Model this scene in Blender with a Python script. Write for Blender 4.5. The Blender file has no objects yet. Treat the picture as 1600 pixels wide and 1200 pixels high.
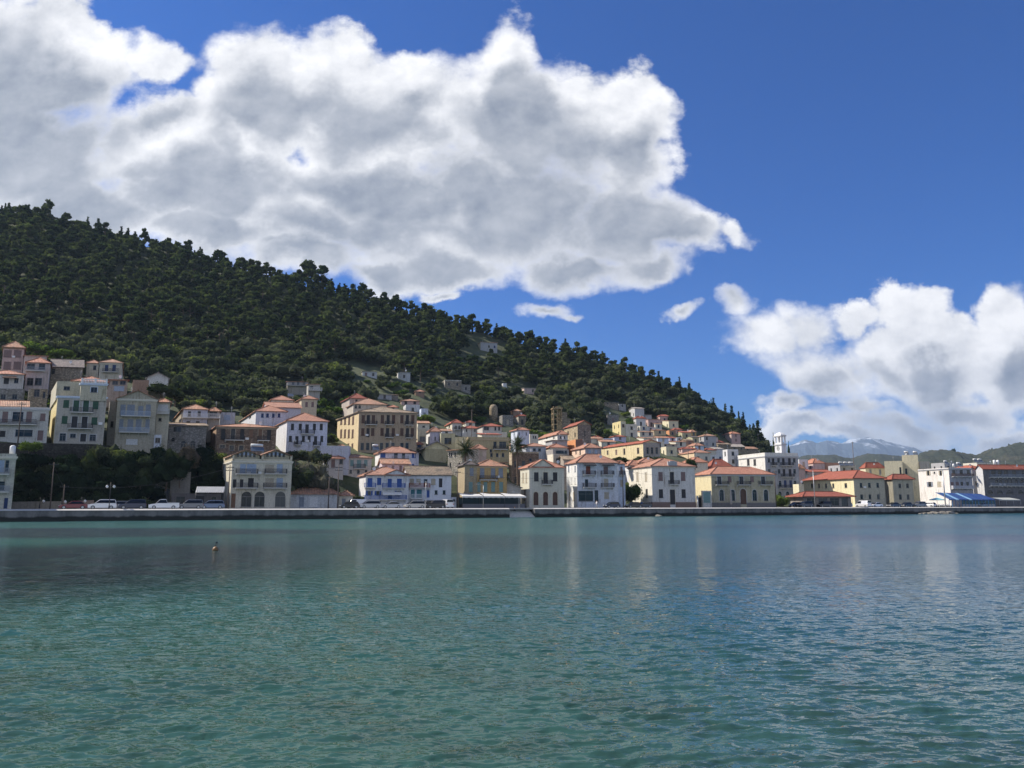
import bpy, bmesh, math, random
import numpy as np
from math import sin, cos, tan, atan, radians as R, pi
random.seed(7); rng = np.random.default_rng(7)
SC = bpy.context.scene
COL = SC.collection

# ------------------------------------------------------------ camera, sky, sun, exposure
FP = 1202.0; PH = atan(188.0 / FP); CZ = 2.8
cam_d = bpy.data.cameras.new('camera'); cam = bpy.data.objects.new('camera', cam_d); COL.objects.link(cam)
cam_d.sensor_width = 36.0; cam_d.lens = 36.0 * FP / 1600.0
cam_d.clip_start = 0.1; cam_d.clip_end = 40000
cam.location = (0, 0, CZ); cam.rotation_euler = (pi / 2 + PH, 0, 0)
SC.camera = cam
SC.view_settings.view_transform = 'Standard'; SC.view_settings.look = 'None'
SC.view_settings.exposure = 0.45; SC.view_settings.gamma = 1.0
SC.cycles.use_denoising = True; SC.cycles.use_adaptive_sampling = True; SC.cycles.adaptive_threshold = 0.02
SC.cycles.max_bounces = 6; SC.cycles.diffuse_bounces = 3; SC.cycles.glossy_bounces = 3
SC.cycles.transparent_max_bounces = 8; SC.cycles.volume_bounces = 0
SC.render.film_transparent = False

SUN_EL = R(44); SUN_AZ = (-0.965, 0.262)
sdir = (SUN_AZ[0] * cos(SUN_EL), SUN_AZ[1] * cos(SUN_EL), sin(SUN_EL))
sl = bpy.data.lights.new('sun', 'SUN'); sl.energy = 5.0; sl.angle = R(0.5); sl.color = (1.0, 0.92, 0.80)
so = bpy.data.objects.new('sun', sl); COL.objects.link(so)
so.location = (-200, 100, 300)
from mathutils import Vector, Matrix
so.rotation_euler = Vector(sdir).to_track_quat('Z', 'Y').to_euler()

def ray(x, y):
    a = x - 800.0; b = 600.0 - y
    return a, FP * cos(PH) - b * sin(PH), FP * sin(PH) + b * cos(PH)
def at(x, y, Y):
    dx, dy, dz = ray(x, y); t = Y / dy
    return (dx * t, Y, CZ + dz * t)
def pix(X, Y, Z):
    z = Z - CZ
    f = Y * cos(PH) + z * sin(PH); v = -Y * sin(PH) + z * cos(PH)
    return 800 + FP * X / f, 600 - FP * v / f

# ---- node helper
class NT:
    def __init__(s, tree): s.t = tree; s.n = tree.nodes; s.l = tree.links
    def new(s, typ, **kw):
        n = s.n.new(typ)
        for k, v in kw.items(): setattr(n, k, v)
        return n
    def put(s, sock, v):
        if hasattr(v, 'is_output') or isinstance(v, bpy.types.NodeSocket): s.l.new(v, sock)
        elif isinstance(v, (tuple, list)) and len(v) == 3 and len(sock.default_value) == 4: sock.default_value = (*v, 1)
        else: sock.default_value = v
    def math(s, op, a, b=None, c=None, clamp=False):
        n = s.new('ShaderNodeMath', operation=op); n.use_clamp = clamp
        s.put(n.inputs[0], a)
        if b is not None: s.put(n.inputs[1], b)
        if c is not None: s.put(n.inputs[2], c)
        return n.outputs[0]
    def vec(s, op, a, b=None):
        n = s.new('ShaderNodeVectorMath', operation=op); s.put(n.inputs[0], a)
        if b is not None:
            if op == 'SCALE': s.put(n.inputs['Scale'], b)
            else: s.put(n.inputs[1], b)
        return n.outputs['Value'] if op in ('LENGTH', 'DOT_PRODUCT', 'DISTANCE') else n.outputs['Vector']
    def noise(s, v, scale, detail=4, rough=0.55, out='Fac', dist=0.0, dim='3D'):
        n = s.new('ShaderNodeTexNoise'); n.noise_dimensions = dim
        if v is not None: s.put(n.inputs['Vector'], v)
        n.inputs['Scale'].default_value = scale; n.inputs['Detail'].default_value = detail
        n.inputs['Roughness'].default_value = rough; n.inputs['Distortion'].default_value = dist
        return n.outputs[out]
    def mr(s, v, a, b, c=0.0, d=1.0, smooth=True):
        n = s.new('ShaderNodeMapRange'); n.interpolation_type = 'SMOOTHSTEP' if smooth else 'LINEAR'
        s.put(n.inputs[0], v); s.put(n.inputs[1], a); s.put(n.inputs[2], b); s.put(n.inputs[3], c); s.put(n.inputs[4], d)
        return n.outputs[0]
    def mix(s, f, a, b, mode='MIX'):
        n = s.new('ShaderNodeMix', data_type='RGBA', blend_type=mode)
        s.put(n.inputs[0], f); s.put(n.inputs[6], a); s.put(n.inputs[7], b)
        return n.outputs[2]
    def xyz(s, x, y, z=0.0):
        n = s.new('ShaderNodeCombineXYZ'); s.put(n.inputs[0], x); s.put(n.inputs[1], y); s.put(n.inputs[2], z)
        return n.outputs[0]
    def sep(s, v):
        n = s.new('ShaderNodeSeparateXYZ'); s.put(n.inputs[0], v); return n.outputs
    def bump(s, h, strength=0.3, dist=0.05, normal=None):
        n = s.new('ShaderNodeBump'); s.put(n.inputs['Height'], h)
        n.inputs['Strength'].default_value = strength; n.inputs['Distance'].default_value = dist
        if normal is not None: s.put(n.inputs['Normal'], normal)
        return n.outputs[0]

W = bpy.data.worlds.new('World'); SC.world = W; W.use_nodes = True
def build_world():
    nt = NT(W.node_tree); nt.n.clear()
    sky = nt.new('ShaderNodeTexSky'); sky.sky_type = 'NISHITA'; sky.sun_disc = False
    sky.sun_elevation = SUN_EL; sky.sun_rotation = math.atan2(SUN_AZ[0], SUN_AZ[1])
    sky.air_density = 1.0; sky.dust_density = 0.25; sky.ozone_density = 3.0; sky.altitude = 0
    tc = nt.new('ShaderNodeTexCoord')
    d = nt.sep(tc.outputs['Generated'])
    yy = nt.math('MAXIMUM', d[1], 0.03)
    u = nt.math('DIVIDE', d[0], yy); v = nt.math('DIVIDE', d[2], yy)
    p = nt.xyz(u, v, 0.0)
    # cumulus billows: centres and radii of the lobes, in photograph pixels turned into directions
    lobes = [(-60,120,260,190),(90,90,150,120),(60,230,220,130),(260,220,170,110),(235,75,75,50),(400,125,135,135),(500,130,160,110),(600,170,170,130),
             (330,290,230,95),(560,330,300,120),(790,95,80,115),(640,110,60,70),(800,190,170,150),(900,200,130,120),(975,210,120,130),(760,330,280,120),(960,350,150,90),
             (1060,365,90,55),(900,420,150,55),(1125,365,55,36),(700,420,170,60),(560,435,80,30),(690,472,45,18),(420,385,110,40),(1010,410,90,40),
             (1050,497,30,22),(1135,484,44,30),(855,492,70,22),(905,503,40,16),(600,455,60,25),
             (1200,530,80,48),(1260,515,70,55),(1330,490,60,38),(1420,485,80,42),(1300,575,150,70),(1440,565,170,85),(1570,500,60,65),(1590,590,90,80),(1500,630,170,46),(1340,628,100,26),(1420,655,190,42),(1225,640,60,26),
             (1250,674,80,24),(1340,680,110,24),(1440,684,120,28),(1560,676,110,32),(1650,560,90,110),(1700,650,150,60),
             (150,330,230,85),(350,365,190,62),(460,400,190,62),(600,440,120,44),(-300,200,300,200),(-350,420,250,70)]
    def field(q):
        cur = None
        for cx, cy, rx, ry in lobes:
            a = ray(cx, cy); k = a[1]
            c = (a[0] / a[1], a[2] / a[1], 0.0)
            b1 = ray(cx + rx, cy); b2 = ray(cx, cy - ry)
            sx = 1.0 / abs(b1[0] / b1[1] - c[0]); sy = 1.0 / abs(b2[2] / b2[1] - c[1])
            e = nt.vec('LENGTH', nt.vec('MULTIPLY', nt.vec('SUBTRACT', q, c), (sx, sy, 0.0)))
            e = nt.math('SUBTRACT', 1.0, e)
            # small lobes keep small depth so that noise eats them alike
            e = nt.math('MULTIPLY', e, min(1.0, 0.42 + ry / 160.0))
            cur = e if cur is None else nt.math('SMOOTH_MAX', cur, e, 0.07)
        return cur
    wn = nt.noise(p, 4.5, 7, 0.6, out='Color')
    wv = nt.vec('SCALE', nt.vec('SUBTRACT', wn, (0.5, 0.5, 0.5)), 0.17)
    q = nt.vec('ADD', p, wv)
    F1 = field(q)
    F2 = field(nt.vec('ADD', q, (-0.02, 0.085, 0)))
    pn = nt.vec('MULTIPLY', p, (1.0, 1.25, 1.0))
    SUNW = (-0.020, 0.030, 0)
    n1 = nt.noise(pn, 6.5, 9, 0.58, dist=0.1); n2 = nt.noise(nt.vec('ADD', pn, SUNW), 6.5, 9, 0.58, dist=0.1)
    m1 = nt.noise(pn, 2.1, 3, 0.5, dist=0.3); m2 = nt.noise(nt.vec('ADD', pn, (-0.05, 0.07, 0)), 2.1, 3, 0.5, dist=0.3)
    h1 = nt.noise(pn, 16.0, 5, 0.6); h2 = nt.noise(nt.vec('ADD', pn, (-0.008, 0.012, 0)), 16.0, 5, 0.6)
    def puff(vv):
        vo = nt.new('ShaderNodeTexVoronoi'); vo.feature = 'F1'
        nt.put(vo.inputs['Vector'], vv); vo.inputs['Scale'].default_value = 8.0; vo.inputs['Detail'].default_value = 2.0; vo.inputs['Roughness'].default_value = 0.55
        return nt.math('SUBTRACT', 0.5, vo.outputs['Distance'])
    pw = nt.vec('ADD', pn, nt.vec('SCALE', wv, 0.6))
    g1 = puff(pw); g2 = puff(nt.vec('ADD', pw, (-0.014, 0.020, 0)))
    dens = nt.math('ADD', nt.math('MULTIPLY', F1, 1.75), nt.math('ADD', nt.math('ADD', nt.math('MULTIPLY', nt.math('SUBTRACT', n1, 0.45), 1.35), nt.math('MULTIPLY', g1, 0.45)), nt.math('MULTIPLY', nt.math('SUBTRACT', h1, 0.5), 1.05)))
    soft = nt.mr(nt.noise(p, 3.0, 2, 0.5), 0.35, 0.62, 0.28, 0.85)
    alpha = nt.math('POWER', nt.mr(dens, -0.04, soft), 0.8)
    thick = nt.mr(dens, 0.20, 0.95)
    under = nt.mr(nt.math('ADD', F2, nt.math('MULTIPLY', nt.math('SUBTRACT', m1, 0.5), 0.4)), 0.0, 0.42)
    relief = nt.math('ADD', nt.math('MULTIPLY', nt.math('SUBTRACT', n1, n2), 1.5), nt.math('MULTIPLY', nt.math('SUBTRACT', m1, m2), 0.8))
    relief = nt.math('ADD', relief, nt.math('MULTIPLY', nt.math('SUBTRACT', h1, h2), 0.55))
    relief = nt.math('ADD', relief, nt.math('MULTIPLY', nt.math('SUBTRACT', g1, g2), 0.30))
    dark = nt.math('MULTIPLY', thick, nt.math('MULTIPLY_ADD', under, 1.0, 0.06))
    relief = nt.math('MULTIPLY', relief, nt.math('MULTIPLY_ADD', dark, -0.45, 1.0))
    lum = nt.math('SUBTRACT', nt.math('ADD', 0.94, relief), nt.math('MULTIPLY', dark, 0.66))
    lum = nt.mr(lum, 0.0, 1.05, 0.10, 0.98, smooth=False)
    ccol = nt.mix(lum, (0.11, 0.155, 0.24), (1.0, 1.0, 1.02))
    front = nt.math('GREATER_THAN', d[1], 0.04)
    above = nt.mr(d[2], -0.01, 0.02)
    alpha = nt.math('MULTIPLY', nt.math('MULTIPLY', alpha, front), above)
    bg1 = nt.new('ShaderNodeBackground'); bg2 = nt.new('ShaderNodeBackground')
    bn = nt.noise(nt.vec('MULTIPLY', tc.outputs['Generated'], (1, 1, 1.6)), 2.2, 7, 0.6)
    back = nt.math('MULTIPLY', nt.mr(bn, 0.44, 0.60), nt.math('MULTIPLY', nt.mr(d[1], -0.05, -0.35), above))  # cloud cover added behind the camera as neutral fill for shaded fronts
    alpha = nt.math('MAXIMUM', alpha, back)
    skyc = nt.mix(1.0, sky.outputs[0], (0.19, 0.59, 1.24), mode='MULTIPLY')
    nt.put(bg1.inputs[0], skyc); bg1.inputs[1].default_value = 0.07
    nt.put(bg2.inputs[0], ccol); bg2.inputs[1].default_value = 0.80
    ms = nt.new('ShaderNodeMixShader'); nt.put(ms.inputs[0], alpha)
    nt.l.new(bg1.outputs[0], ms.inputs[1]); nt.l.new(bg2.outputs[0], ms.inputs[2])
    out = nt.new('ShaderNodeOutputWorld'); nt.l.new(ms.outputs[0], out.inputs[0])
    W.cycles.sampling_method = 'MANUAL'; W.cycles.sample_map_resolution = 256
build_world()

# ------------------------------------------------------------ materials
MC = {}
def newmat(name):
    m = bpy.data.materials.new(name); m.use_nodes = True
    nt = NT(m.node_tree); bs = nt.n['Principled BSDF']; return m, nt, bs
def plain(name, col, rough=0.6, metal=0.0, spec=0.5, var=0.12, scale=2.0):
    if name in MC: return MC[name]
    m, nt, bs = newmat(name)
    tc = nt.new('ShaderNodeTexCoord'); n = nt.noise(tc.outputs['Object'], scale, 5, 0.6)
    f = nt.mr(n, 0.3, 0.7, 1 - var, 1 + var, smooth=False)
    nt.put(bs.inputs['Base Color'], nt.mix(1.0, (*col, 1), nt.xyz(f, f, f), mode='MULTIPLY'))
    bs.inputs['Roughness'].default_value = rough; bs.inputs['Metallic'].default_value = metal
    bs.inputs['Specular IOR Level'].default_value = spec
    MC[name] = m; return m
def plaster(col, wear=0.25, stone=False):
    key = ('pl', tuple(round(c, 3) for c in col), wear, stone)
    if key in MC: return MC[key]
    m, nt, bs = newmat('stone_wall' if stone else 'plaster_wall')
    tc = nt.new('ShaderNodeTexCoord'); O = tc.outputs['Object']
    oi = nt.new('ShaderNodeObjectInfo')
    O = nt.vec('ADD', O, nt.vec('SCALE', nt.xyz(oi.outputs['Random'], oi.outputs['Random'], 0.0), 37.0))
    big = nt.noise(O, 0.35, 5, 0.6); fine = nt.noise(O, 3.5, 6, 0.65)
    streak = nt.noise(nt.vec('MULTIPLY', O, (1.3, 1.3, 0.16)), 1.6, 5, 0.6)
    dirt = tuple(c * k for c, k in zip(col, (0.50, 0.47, 0.42)))
    f = nt.math('MULTIPLY', nt.mr(streak, 0.47, 0.75), nt.mr(big, 0.35, 0.65, 0.25, 1.0))
    c = nt.mix(nt.math('MULTIPLY', f, min(1.0, wear * 2.2)), (*col, 1), (*dirt, 1))
    ff = nt.mr(fine, 0.25, 0.75, 1 - 0.45 * wear - 0.04, 1 + 0.3 * wear + 0.03, smooth=False)
    c = nt.mix(1.0, c, nt.xyz(ff, ff, ff), mode='MULTIPLY')
    h = fine
    if stone:
        vo = nt.new('ShaderNodeTexVoronoi'); nt.put(vo.inputs['Vector'], nt.vec('MULTIPLY', O, (1.0, 1.0, 1.7)))
        vo.inputs['Scale'].default_value = 1.9; vo.feature = 'F1'
        cc = nt.sep(vo.outputs['Color'])[0]
        g = nt.mr(cc, 0.0, 1.0, 0.68, 1.25, smooth=False)
        c = nt.mix(0.85, c, nt.mix(1.0, c, nt.xyz(g, g, g), mode='MULTIPLY'))
        j = nt.mr(vo.outputs['Distance'], 0.25, 0.5, 1.0, 0.62)
        c = nt.mix(1.0, c, nt.xyz(j, j, j), mode='MULTIPLY')
        h = nt.math('ADD', fine, nt.math('MULTIPLY', vo.outputs['Distance'], -1.5))
    nt.put(bs.inputs['Base Color'], c); bs.inputs['Roughness'].default_value = 0.88
    bs.inputs['Specular IOR Level'].default_value = 0.25
    nt.put(bs.inputs['Normal'], nt.bump(h, 0.5 if stone else 0.25, 0.05))
    MC[key] = m; return m
def tiles(kind='new'):
    key = ('tile', kind)
    if key in MC: return MC[key]
    a, b, cdirt = {'new': ((0.47, 0.175, 0.105), (0.60, 0.29, 0.19), (0.30, 0.14, 0.095)),
            'red': ((0.40, 0.105, 0.065), (0.50, 0.16, 0.09), (0.26, 0.08, 0.055)),
            'worn': ((0.50, 0.21, 0.12), (0.62, 0.37, 0.23), (0.20, 0.13, 0.09)),
            'old': ((0.36, 0.25, 0.16), (0.52, 0.40, 0.27), (0.12, 0.10, 0.075)),
            'slate': ((0.16, 0.13, 0.12), (0.25, 0.20, 0.18), (0.09, 0.08, 0.075)),
            'pale': ((0.46, 0.40, 0.34), (0.58, 0.52, 0.45), (0.28, 0.25, 0.22))}[kind]
    m, nt, bs = newmat('roof_tiles_' + kind)
    tc = nt.new('ShaderNodeTexCoord'); uv = tc.outputs['UV']; s = nt.sep(uv)
    ph = nt.math('MULTIPLY', s[0], 2 * pi / 0.34)
    wv = nt.math('MULTIPLY_ADD', nt.math('COSINE', ph), 0.5, 0.5)
    row = nt.math('FRACT', nt.math('DIVIDE', s[1], 0.42))
    cell = nt.xyz(nt.math('FLOOR', nt.math('DIVIDE', s[0], 0.34)), nt.math('FLOOR', nt.math('DIVIDE', s[1], 0.42)), 0.0)
    wn = nt.new('ShaderNodeTexWhiteNoise'); nt.put(wn.inputs['Vector'], cell)
    big = nt.noise(tc.outputs['Object'], 0.5, 6, 0.62); mid = nt.noise(tc.outputs['Object'], 2.2, 5, 0.6)
    c = nt.mix(nt.math('MULTIPLY', wn.outputs['Value'], 0.9), (*a, 1), (*b, 1))
    oi = nt.new('ShaderNodeObjectInfo'); c = nt.mix(nt.math('MULTIPLY', oi.outputs['Random'], 0.55), c, (0.42, 0.27, 0.19, 1) if kind in ('new', 'worn') else (*cdirt, 1))
    amt = {'new': 0.55, 'red': 0.5, 'worn': 0.8, 'old': 0.95, 'slate': 0.8, 'pale': 0.5}[kind]
    c = nt.mix(nt.math('MULTIPLY', nt.mr(nt.math('ADD', nt.math('MULTIPLY', big, 0.6), nt.math('MULTIPLY', mid, 0.4)), 0.45, 0.62), amt), c, (*cdirt, 1))
    g = nt.mr(wv, 0.0, 0.5, 0.62, 1.0)
    c = nt.mix(1.0, c, nt.xyz(g, g, g), mode='MULTIPLY')
    nt.put(bs.inputs['Base Color'], c); bs.inputs['Roughness'].default_value = 0.85
    h = nt.math('ADD', nt.math('MULTIPLY', wv, 0.07), nt.math('MULTIPLY', row, -0.03))
    b_ = nt.new('ShaderNodeBump'); nt.put(b_.inputs['Height'], h); b_.inputs['Distance'].default_value = 1.0; b_.inputs['Strength'].default_value = 0.9
    nt.put(bs.inputs['Normal'], b_.outputs[0])
    MC[key] = m; return m
def slatmat(col):
    key = ('slat', col)
    if key in MC: return MC[key]
    m, nt, bs = newmat('painted_louvre')
    tc = nt.new('ShaderNodeTexCoord'); z = nt.sep(tc.outputs['Object'])[2]
    w = nt.math('FRACT', nt.math('MULTIPLY', z, 1 / 0.09))
    n = nt.noise(tc.outputs['Object'], 3.0, 4, 0.6)
    f = nt.math('MULTIPLY', nt.mr(n, 0.3, 0.7, 0.8, 1.12, smooth=False), nt.mr(w, 0, 1, 0.78, 1.05, smooth=False))
    nt.put(bs.inputs['Base Color'], nt.mix(1.0, (*col, 1), nt.xyz(f, f, f), mode='MULTIPLY'))
    bs.inputs['Roughness'].default_value = 0.6; nt.put(bs.inputs['Normal'], nt.bump(w, 0.5, 0.03))
    MC[key] = m; return m
def glassmat(name='window_glass', col=(0.012, 0.016, 0.02)):
    if name in MC: return MC[name]
    m, nt, bs = newmat(name)
    oi = nt.new('ShaderNodeObjectInfo')
    c = nt.mix(nt.mr(oi.outputs['Random'], 0.7, 1.0, 0.0, 0.8), (*col, 1), (0.10, 0.10, 0.095, 1))
    nt.put(bs.inputs['Base Color'], c)
    bs.inputs['Roughness'].default_value = 0.08; bs.inputs['IOR'].default_value = 1.45
    tc = nt.new('ShaderNodeTexCoord')
    nt.put(bs.inputs['Normal'], nt.bump(nt.noise(tc.outputs['Object'], 0.9, 2, 0.5), 0.15, 0.05))
    MC[name] = m; return m
WHITE = (0.72, 0.73, 0.74)
def leafmat(name, c1, c2, c3, trans=0.42):
    if name in MC: return MC[name]
    m, nt, bs = newmat(name); nt.n.remove(bs)
    at_ = nt.new('ShaderNodeAttribute'); at_.attribute_name = 'tint'
    oi = nt.new('ShaderNodeObjectInfo'); s = nt.sep(at_.outputs['Vector'])
    f = nt.math('FRACT', nt.math('ADD', s[0], oi.outputs['Random']))
    c = nt.mix(nt.mr(f, 0.15, 0.85, smooth=False), (*c1, 1), (*c2, 1))
    c = nt.mix(nt.mr(f, 0.88, 0.98), c, (*c3, 1))
    g = nt.mr(s[1], 0.0, 1.0, 0.60, 1.40, smooth=False)
    c = nt.mix(1.0, c, nt.xyz(g, g, g), mode='MULTIPLY')
    d = nt.new('ShaderNodeBsdfDiffuse'); t = nt.new('ShaderNodeBsdfTranslucent'); x = nt.new('ShaderNodeMixShader')
    nt.put(d.inputs[0], c); nt.put(t.inputs[0], nt.mix(1.0, c, (1.1, 1.2, 0.6, 1), mode='MULTIPLY')); x.inputs[0].default_value = trans
    nt.l.new(d.outputs[0], x.inputs[1]); nt.l.new(t.outputs[0], x.inputs[2])
    nt.l.new(x.outputs[0], nt.n['Material Output'].inputs[0])
    MC[name] = m; return m
LEAF_OLIVE = leafmat('olive_leaves', (0.050, 0.068, 0.038), (0.130, 0.146, 0.090), (0.14, 0.17, 0.06))
LEAF_PINE = leafmat('pine_needles', (0.038, 0.058, 0.032), (0.092, 0.112, 0.056), (0.085, 0.11, 0.045))
LEAF_BRIGHT = leafmat('fresh_leaves', (0.07, 0.12, 0.028), (0.13, 0.18, 0.05), (0.20, 0.24, 0.06))
LEAF_DARK = leafmat('dark_leaves', (0.022, 0.042, 0.020), (0.045, 0.070, 0.030), (0.07, 0.10, 0.04), trans=0.25)
LEAF_GREY = leafmat('grey_twigs', (0.085, 0.085, 0.065), (0.15, 0.145, 0.11), (0.17, 0.18, 0.09), trans=0.2)
LEAF_CLIFF = leafmat('ivy_leaves', (0.012, 0.022, 0.013), (0.026, 0.042, 0.022), (0.05, 0.065, 0.03), trans=0.15)  # leaf colour darkened to hold the shade on the cliff
LEAF_DRY = leafmat('dry_twigs', (0.075, 0.062, 0.048), (0.125, 0.105, 0.08), (0.15, 0.14, 0.07), trans=0.15)
BARK = plain('bark', (0.14, 0.10, 0.07), 0.9, var=0.35, scale=5)
IRON = plain('dark_iron', (0.03, 0.03, 0.035), 0.5)
CONC = plain('concrete', (0.42, 0.40, 0.37), 0.85, var=0.2, scale=1.2)
WOODP = plain('pole_wood', (0.13, 0.10, 0.08), 0.85, var=0.25)
STEEL = plain('galvanised_steel', (0.45, 0.46, 0.47), 0.4, metal=0.6)
WPAINT = plain('white_paint', (0.75, 0.75, 0.74), 0.5, var=0.06)

# ------------------------------------------------------------ mesh collector
class MB:
    def __init__(s): s.v = []; s.f = []; s.uv = {}; s.sm = set()
    def vert(s, p): s.v.append(tuple(p)); return len(s.v) - 1
    def face(s, pts, uv=None):
        i = [s.vert(p) for p in pts]; s.f.append(i)
        if uv: s.uv[len(s.f) - 1] = uv
        return i
    def box(s, x0, x1, y0, y1, z0, z1):
        b = len(s.v)
        s.v += [(x0, y0, z0), (x1, y0, z0), (x1, y1, z0), (x0, y1, z0), (x0, y0, z1), (x1, y0, z1), (x1, y1, z1), (x0, y1, z1)]
        for q in ((0, 3, 2, 1), (4, 5, 6, 7), (0, 1, 5, 4), (1, 2, 6, 5), (2, 3, 7, 6), (3, 0, 4, 7)): s.f.append([b + k for k in q])
    def tube(s, p, q, r0, r1=None, n=8, cap=True):
        r1 = r0 if r1 is None else r1
        p = Vector(p); q = Vector(q); d = (q - p).normalized()
        a = d.cross(Vector((0, 0, 1)) if abs(d.z) < 0.9 else Vector((1, 0, 0))).normalized(); b = d.cross(a)
        i0 = len(s.v)
        for c, r in ((p, r0), (q, r1)):
            for k in range(n):
                t = 2 * pi * k / n; s.v.append(tuple(c + a * (r * cos(t)) + b * (r * sin(t))))
        for k in range(n):
            s.f.append([i0 + k, i0 + (k + 1) % n, i0 + n + (k + 1) % n, i0 + n + k]); s.sm.add(len(s.f) - 1)
        if cap: s.f.append([i0 + k for k in range(n)][::-1]); s.f.append([i0 + n + k for k in range(n)])
    def lathe(s, c, prof, n=12):
        i0 = len(s.v)
        for (r, z) in prof:
            for k in range(n):
                t = 2 * pi * k / n; s.v.append((c[0] + r * cos(t), c[1] + r * sin(t), c[2] + z))
        for j in range(len(prof) - 1):
            for k in range(n):
                s.f.append([i0 + j * n + k, i0 + j * n + (k + 1) % n, i0 + (j + 1) * n + (k + 1) % n, i0 + (j + 1) * n + k]); s.sm.add(len(s.f) - 1)
        s.f.append([i0 + k for k in range(n)][::-1]); s.f.append([i0 + (len(prof) - 1) * n + k for k in range(n)])
    def xf(s, fn, start=0): s.v[start:] = [fn(p) for p in s.v[start:]]
    def build(s, name, mat, parent=None, loc=None, rz=None):
        me = bpy.data.meshes.new(name); me.from_pydata(s.v, [], s.f)
        if s.uv:
            l = me.uv_layers.new(name='UVMap')
            for fi, uvs in s.uv.items():
                p = me.polygons[fi]
                for k, li in enumerate(p.loop_indices): l.data[li].uv = uvs[k]
        for fi in s.sm: me.polygons[fi].use_smooth = True
        me.materials.append(mat); me.update()
        o = bpy.data.objects.new(name, me); COL.objects.link(o)
        if parent: o.parent = parent
        if loc: o.location = loc
        if rz is not None: o.rotation_euler.z = rz
        return o
def tag(o, label=None, cat=None, group=None, kind=None):
    if label: o['label'] = label
    if cat: o['category'] = cat
    if group: o['group'] = group
    if kind: o['kind'] = kind
    return o
def empty(name, loc, rz=0.0, label=None, cat=None, group=None):
    o = bpy.data.objects.new(name, None); COL.objects.link(o); o.location = loc; o.rotation_euler.z = rz
    o.empty_display_size = 0.5
    return tag(o, label, cat, group)
def copy_tree(o, parent=None):
    c = o.copy(); COL.objects.link(c); c.parent = parent
    for ch in CH.get(o.name, []): CH.setdefault(c.name, []).append(copy_tree(ch, c))
    return c
CH = {}
def index_children(root):
    for ch in root.children: CH.setdefault(root.name, []).append(ch) if ch not in CH.get(root.name, []) else None; index_children(ch)

# ------------------------------------------------------------ terrain
QT = math.atan(0.5)                       # the quay runs up to the right and away
def Dq(u): return 168.0 / (1 - 0.5 * u)
def zy(x, y, D): return at(x, y, D)[2]
TC = [  # photo x, then nodes (distance, y in photo of the ground | ('z',height)) from the quay inland
 (-420, [(16, 'z2.1'), (27, 'z17'), (85, 640), (160, 520), (240, 400), (310, 285)]),
 (0,    [(17, 'z2.1'), (26, 701), (76, 628), (140, 545), (225, 440), (312, 342)]),
 (200,  [(17, 'z2.1'), (27, 704), (80, 640), (145, 570), (235, 470), (312, 386)]),
 (340,  [(26, 'z2.1'), (38, 714), (84, 665), (145, 605), (230, 505), (308, 418)]),
 (500,  [(26, 'z2.1'), (38, 724), (86, 675), (145, 615), (230, 535), (305, 455)]),
 (650,  [(26, 'z2.1'), (40, 735), (88, 685), (150, 630), (230, 565), (302, 495)]),
 (800,  [(26, 'z2.1'), (42, 742), (98, 702), (162, 655), (232, 592), (297, 533)]),
 (950,  [(26, 'z2.1'), (44, 752), (110, 708), (176, 668), (236, 622), (296, 572)]),
 (1080, [(27, 'z2.1'), (48, 762), (120, 718), (180, 685), (240, 652), (300, 620)]),
 (1180, [(29, 'z2.1'), (56, 772), (126, 738), (186, 716), (246, 700), (306, 686)]),
 (1240, [(31, 'z2.1'), (60, 780), (130, 762), (190, 750), (250, 742), (310, 735)]),
 (1300, [(34, 'z2.1'), (70, 'z3'), (130, 'z4.5'), (190, 'z5'), (250, 'z5'), (310, 'z5')]),
 (1640, [(34, 'z2.1'), (70, 'z2.6'), (130, 'z3'), (190, 'z4'), (250, 'z4'), (310, 'z4')]),
 (2600, [(34, 'z2.1'), (70, 'z2.6'), (130, 'z3'), (190, 'z4'), (250, 'z4'), (310, 'z4')])]
TU = []; TD = []; TZ = []
for x, nd in TC:
    u = (x - 800) / 1214.7; D0 = Dq(u) if u < 1.4 else Dq(1.4)
    Ds = [D0 + 0.9]; Zs = [1.85]
    for off, y in nd:
        D = D0 + off; Ds.append(D); Zs.append(float(y[1:]) if isinstance(y, str) else zy(x, y, D))
    zr = Zs[-1]
    for k, (off, kz) in enumerate(((25, 0.99), (90, 0.88), (400, 0.3))): Ds.append(Ds[6] + off); Zs.append(max(4, zr * kz))
    Ds += [1600, 12000]; Zs += [5, 5]
    TU.append(u); TD.append(Ds); TZ.append(Zs)
TU = np.array(TU); TD = np.array(TD); TZ = np.array(TZ)
def terr(X, Y):
    u = X / Y; j = int(np.clip(np.searchsorted(TU, u) - 1, 0, len(TU) - 2)); w = min(max((u - TU[j]) / (TU[j + 1] - TU[j]), 0), 1)
    return float(np.interp(Y, TD[j] * (1 - w) + TD[j + 1] * w, TZ[j] * (1 - w) + TZ[j + 1] * w))
def hit(x, y, dmin=None):
    dx, dy, dz = ray(x, y); u = dx / dy
    D = (dmin or Dq(u) + 6)
    while D < 560:
        if terr(u * D, D) >= CZ + dz / dy * D: return D
        D += 0.5
    return None
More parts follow.
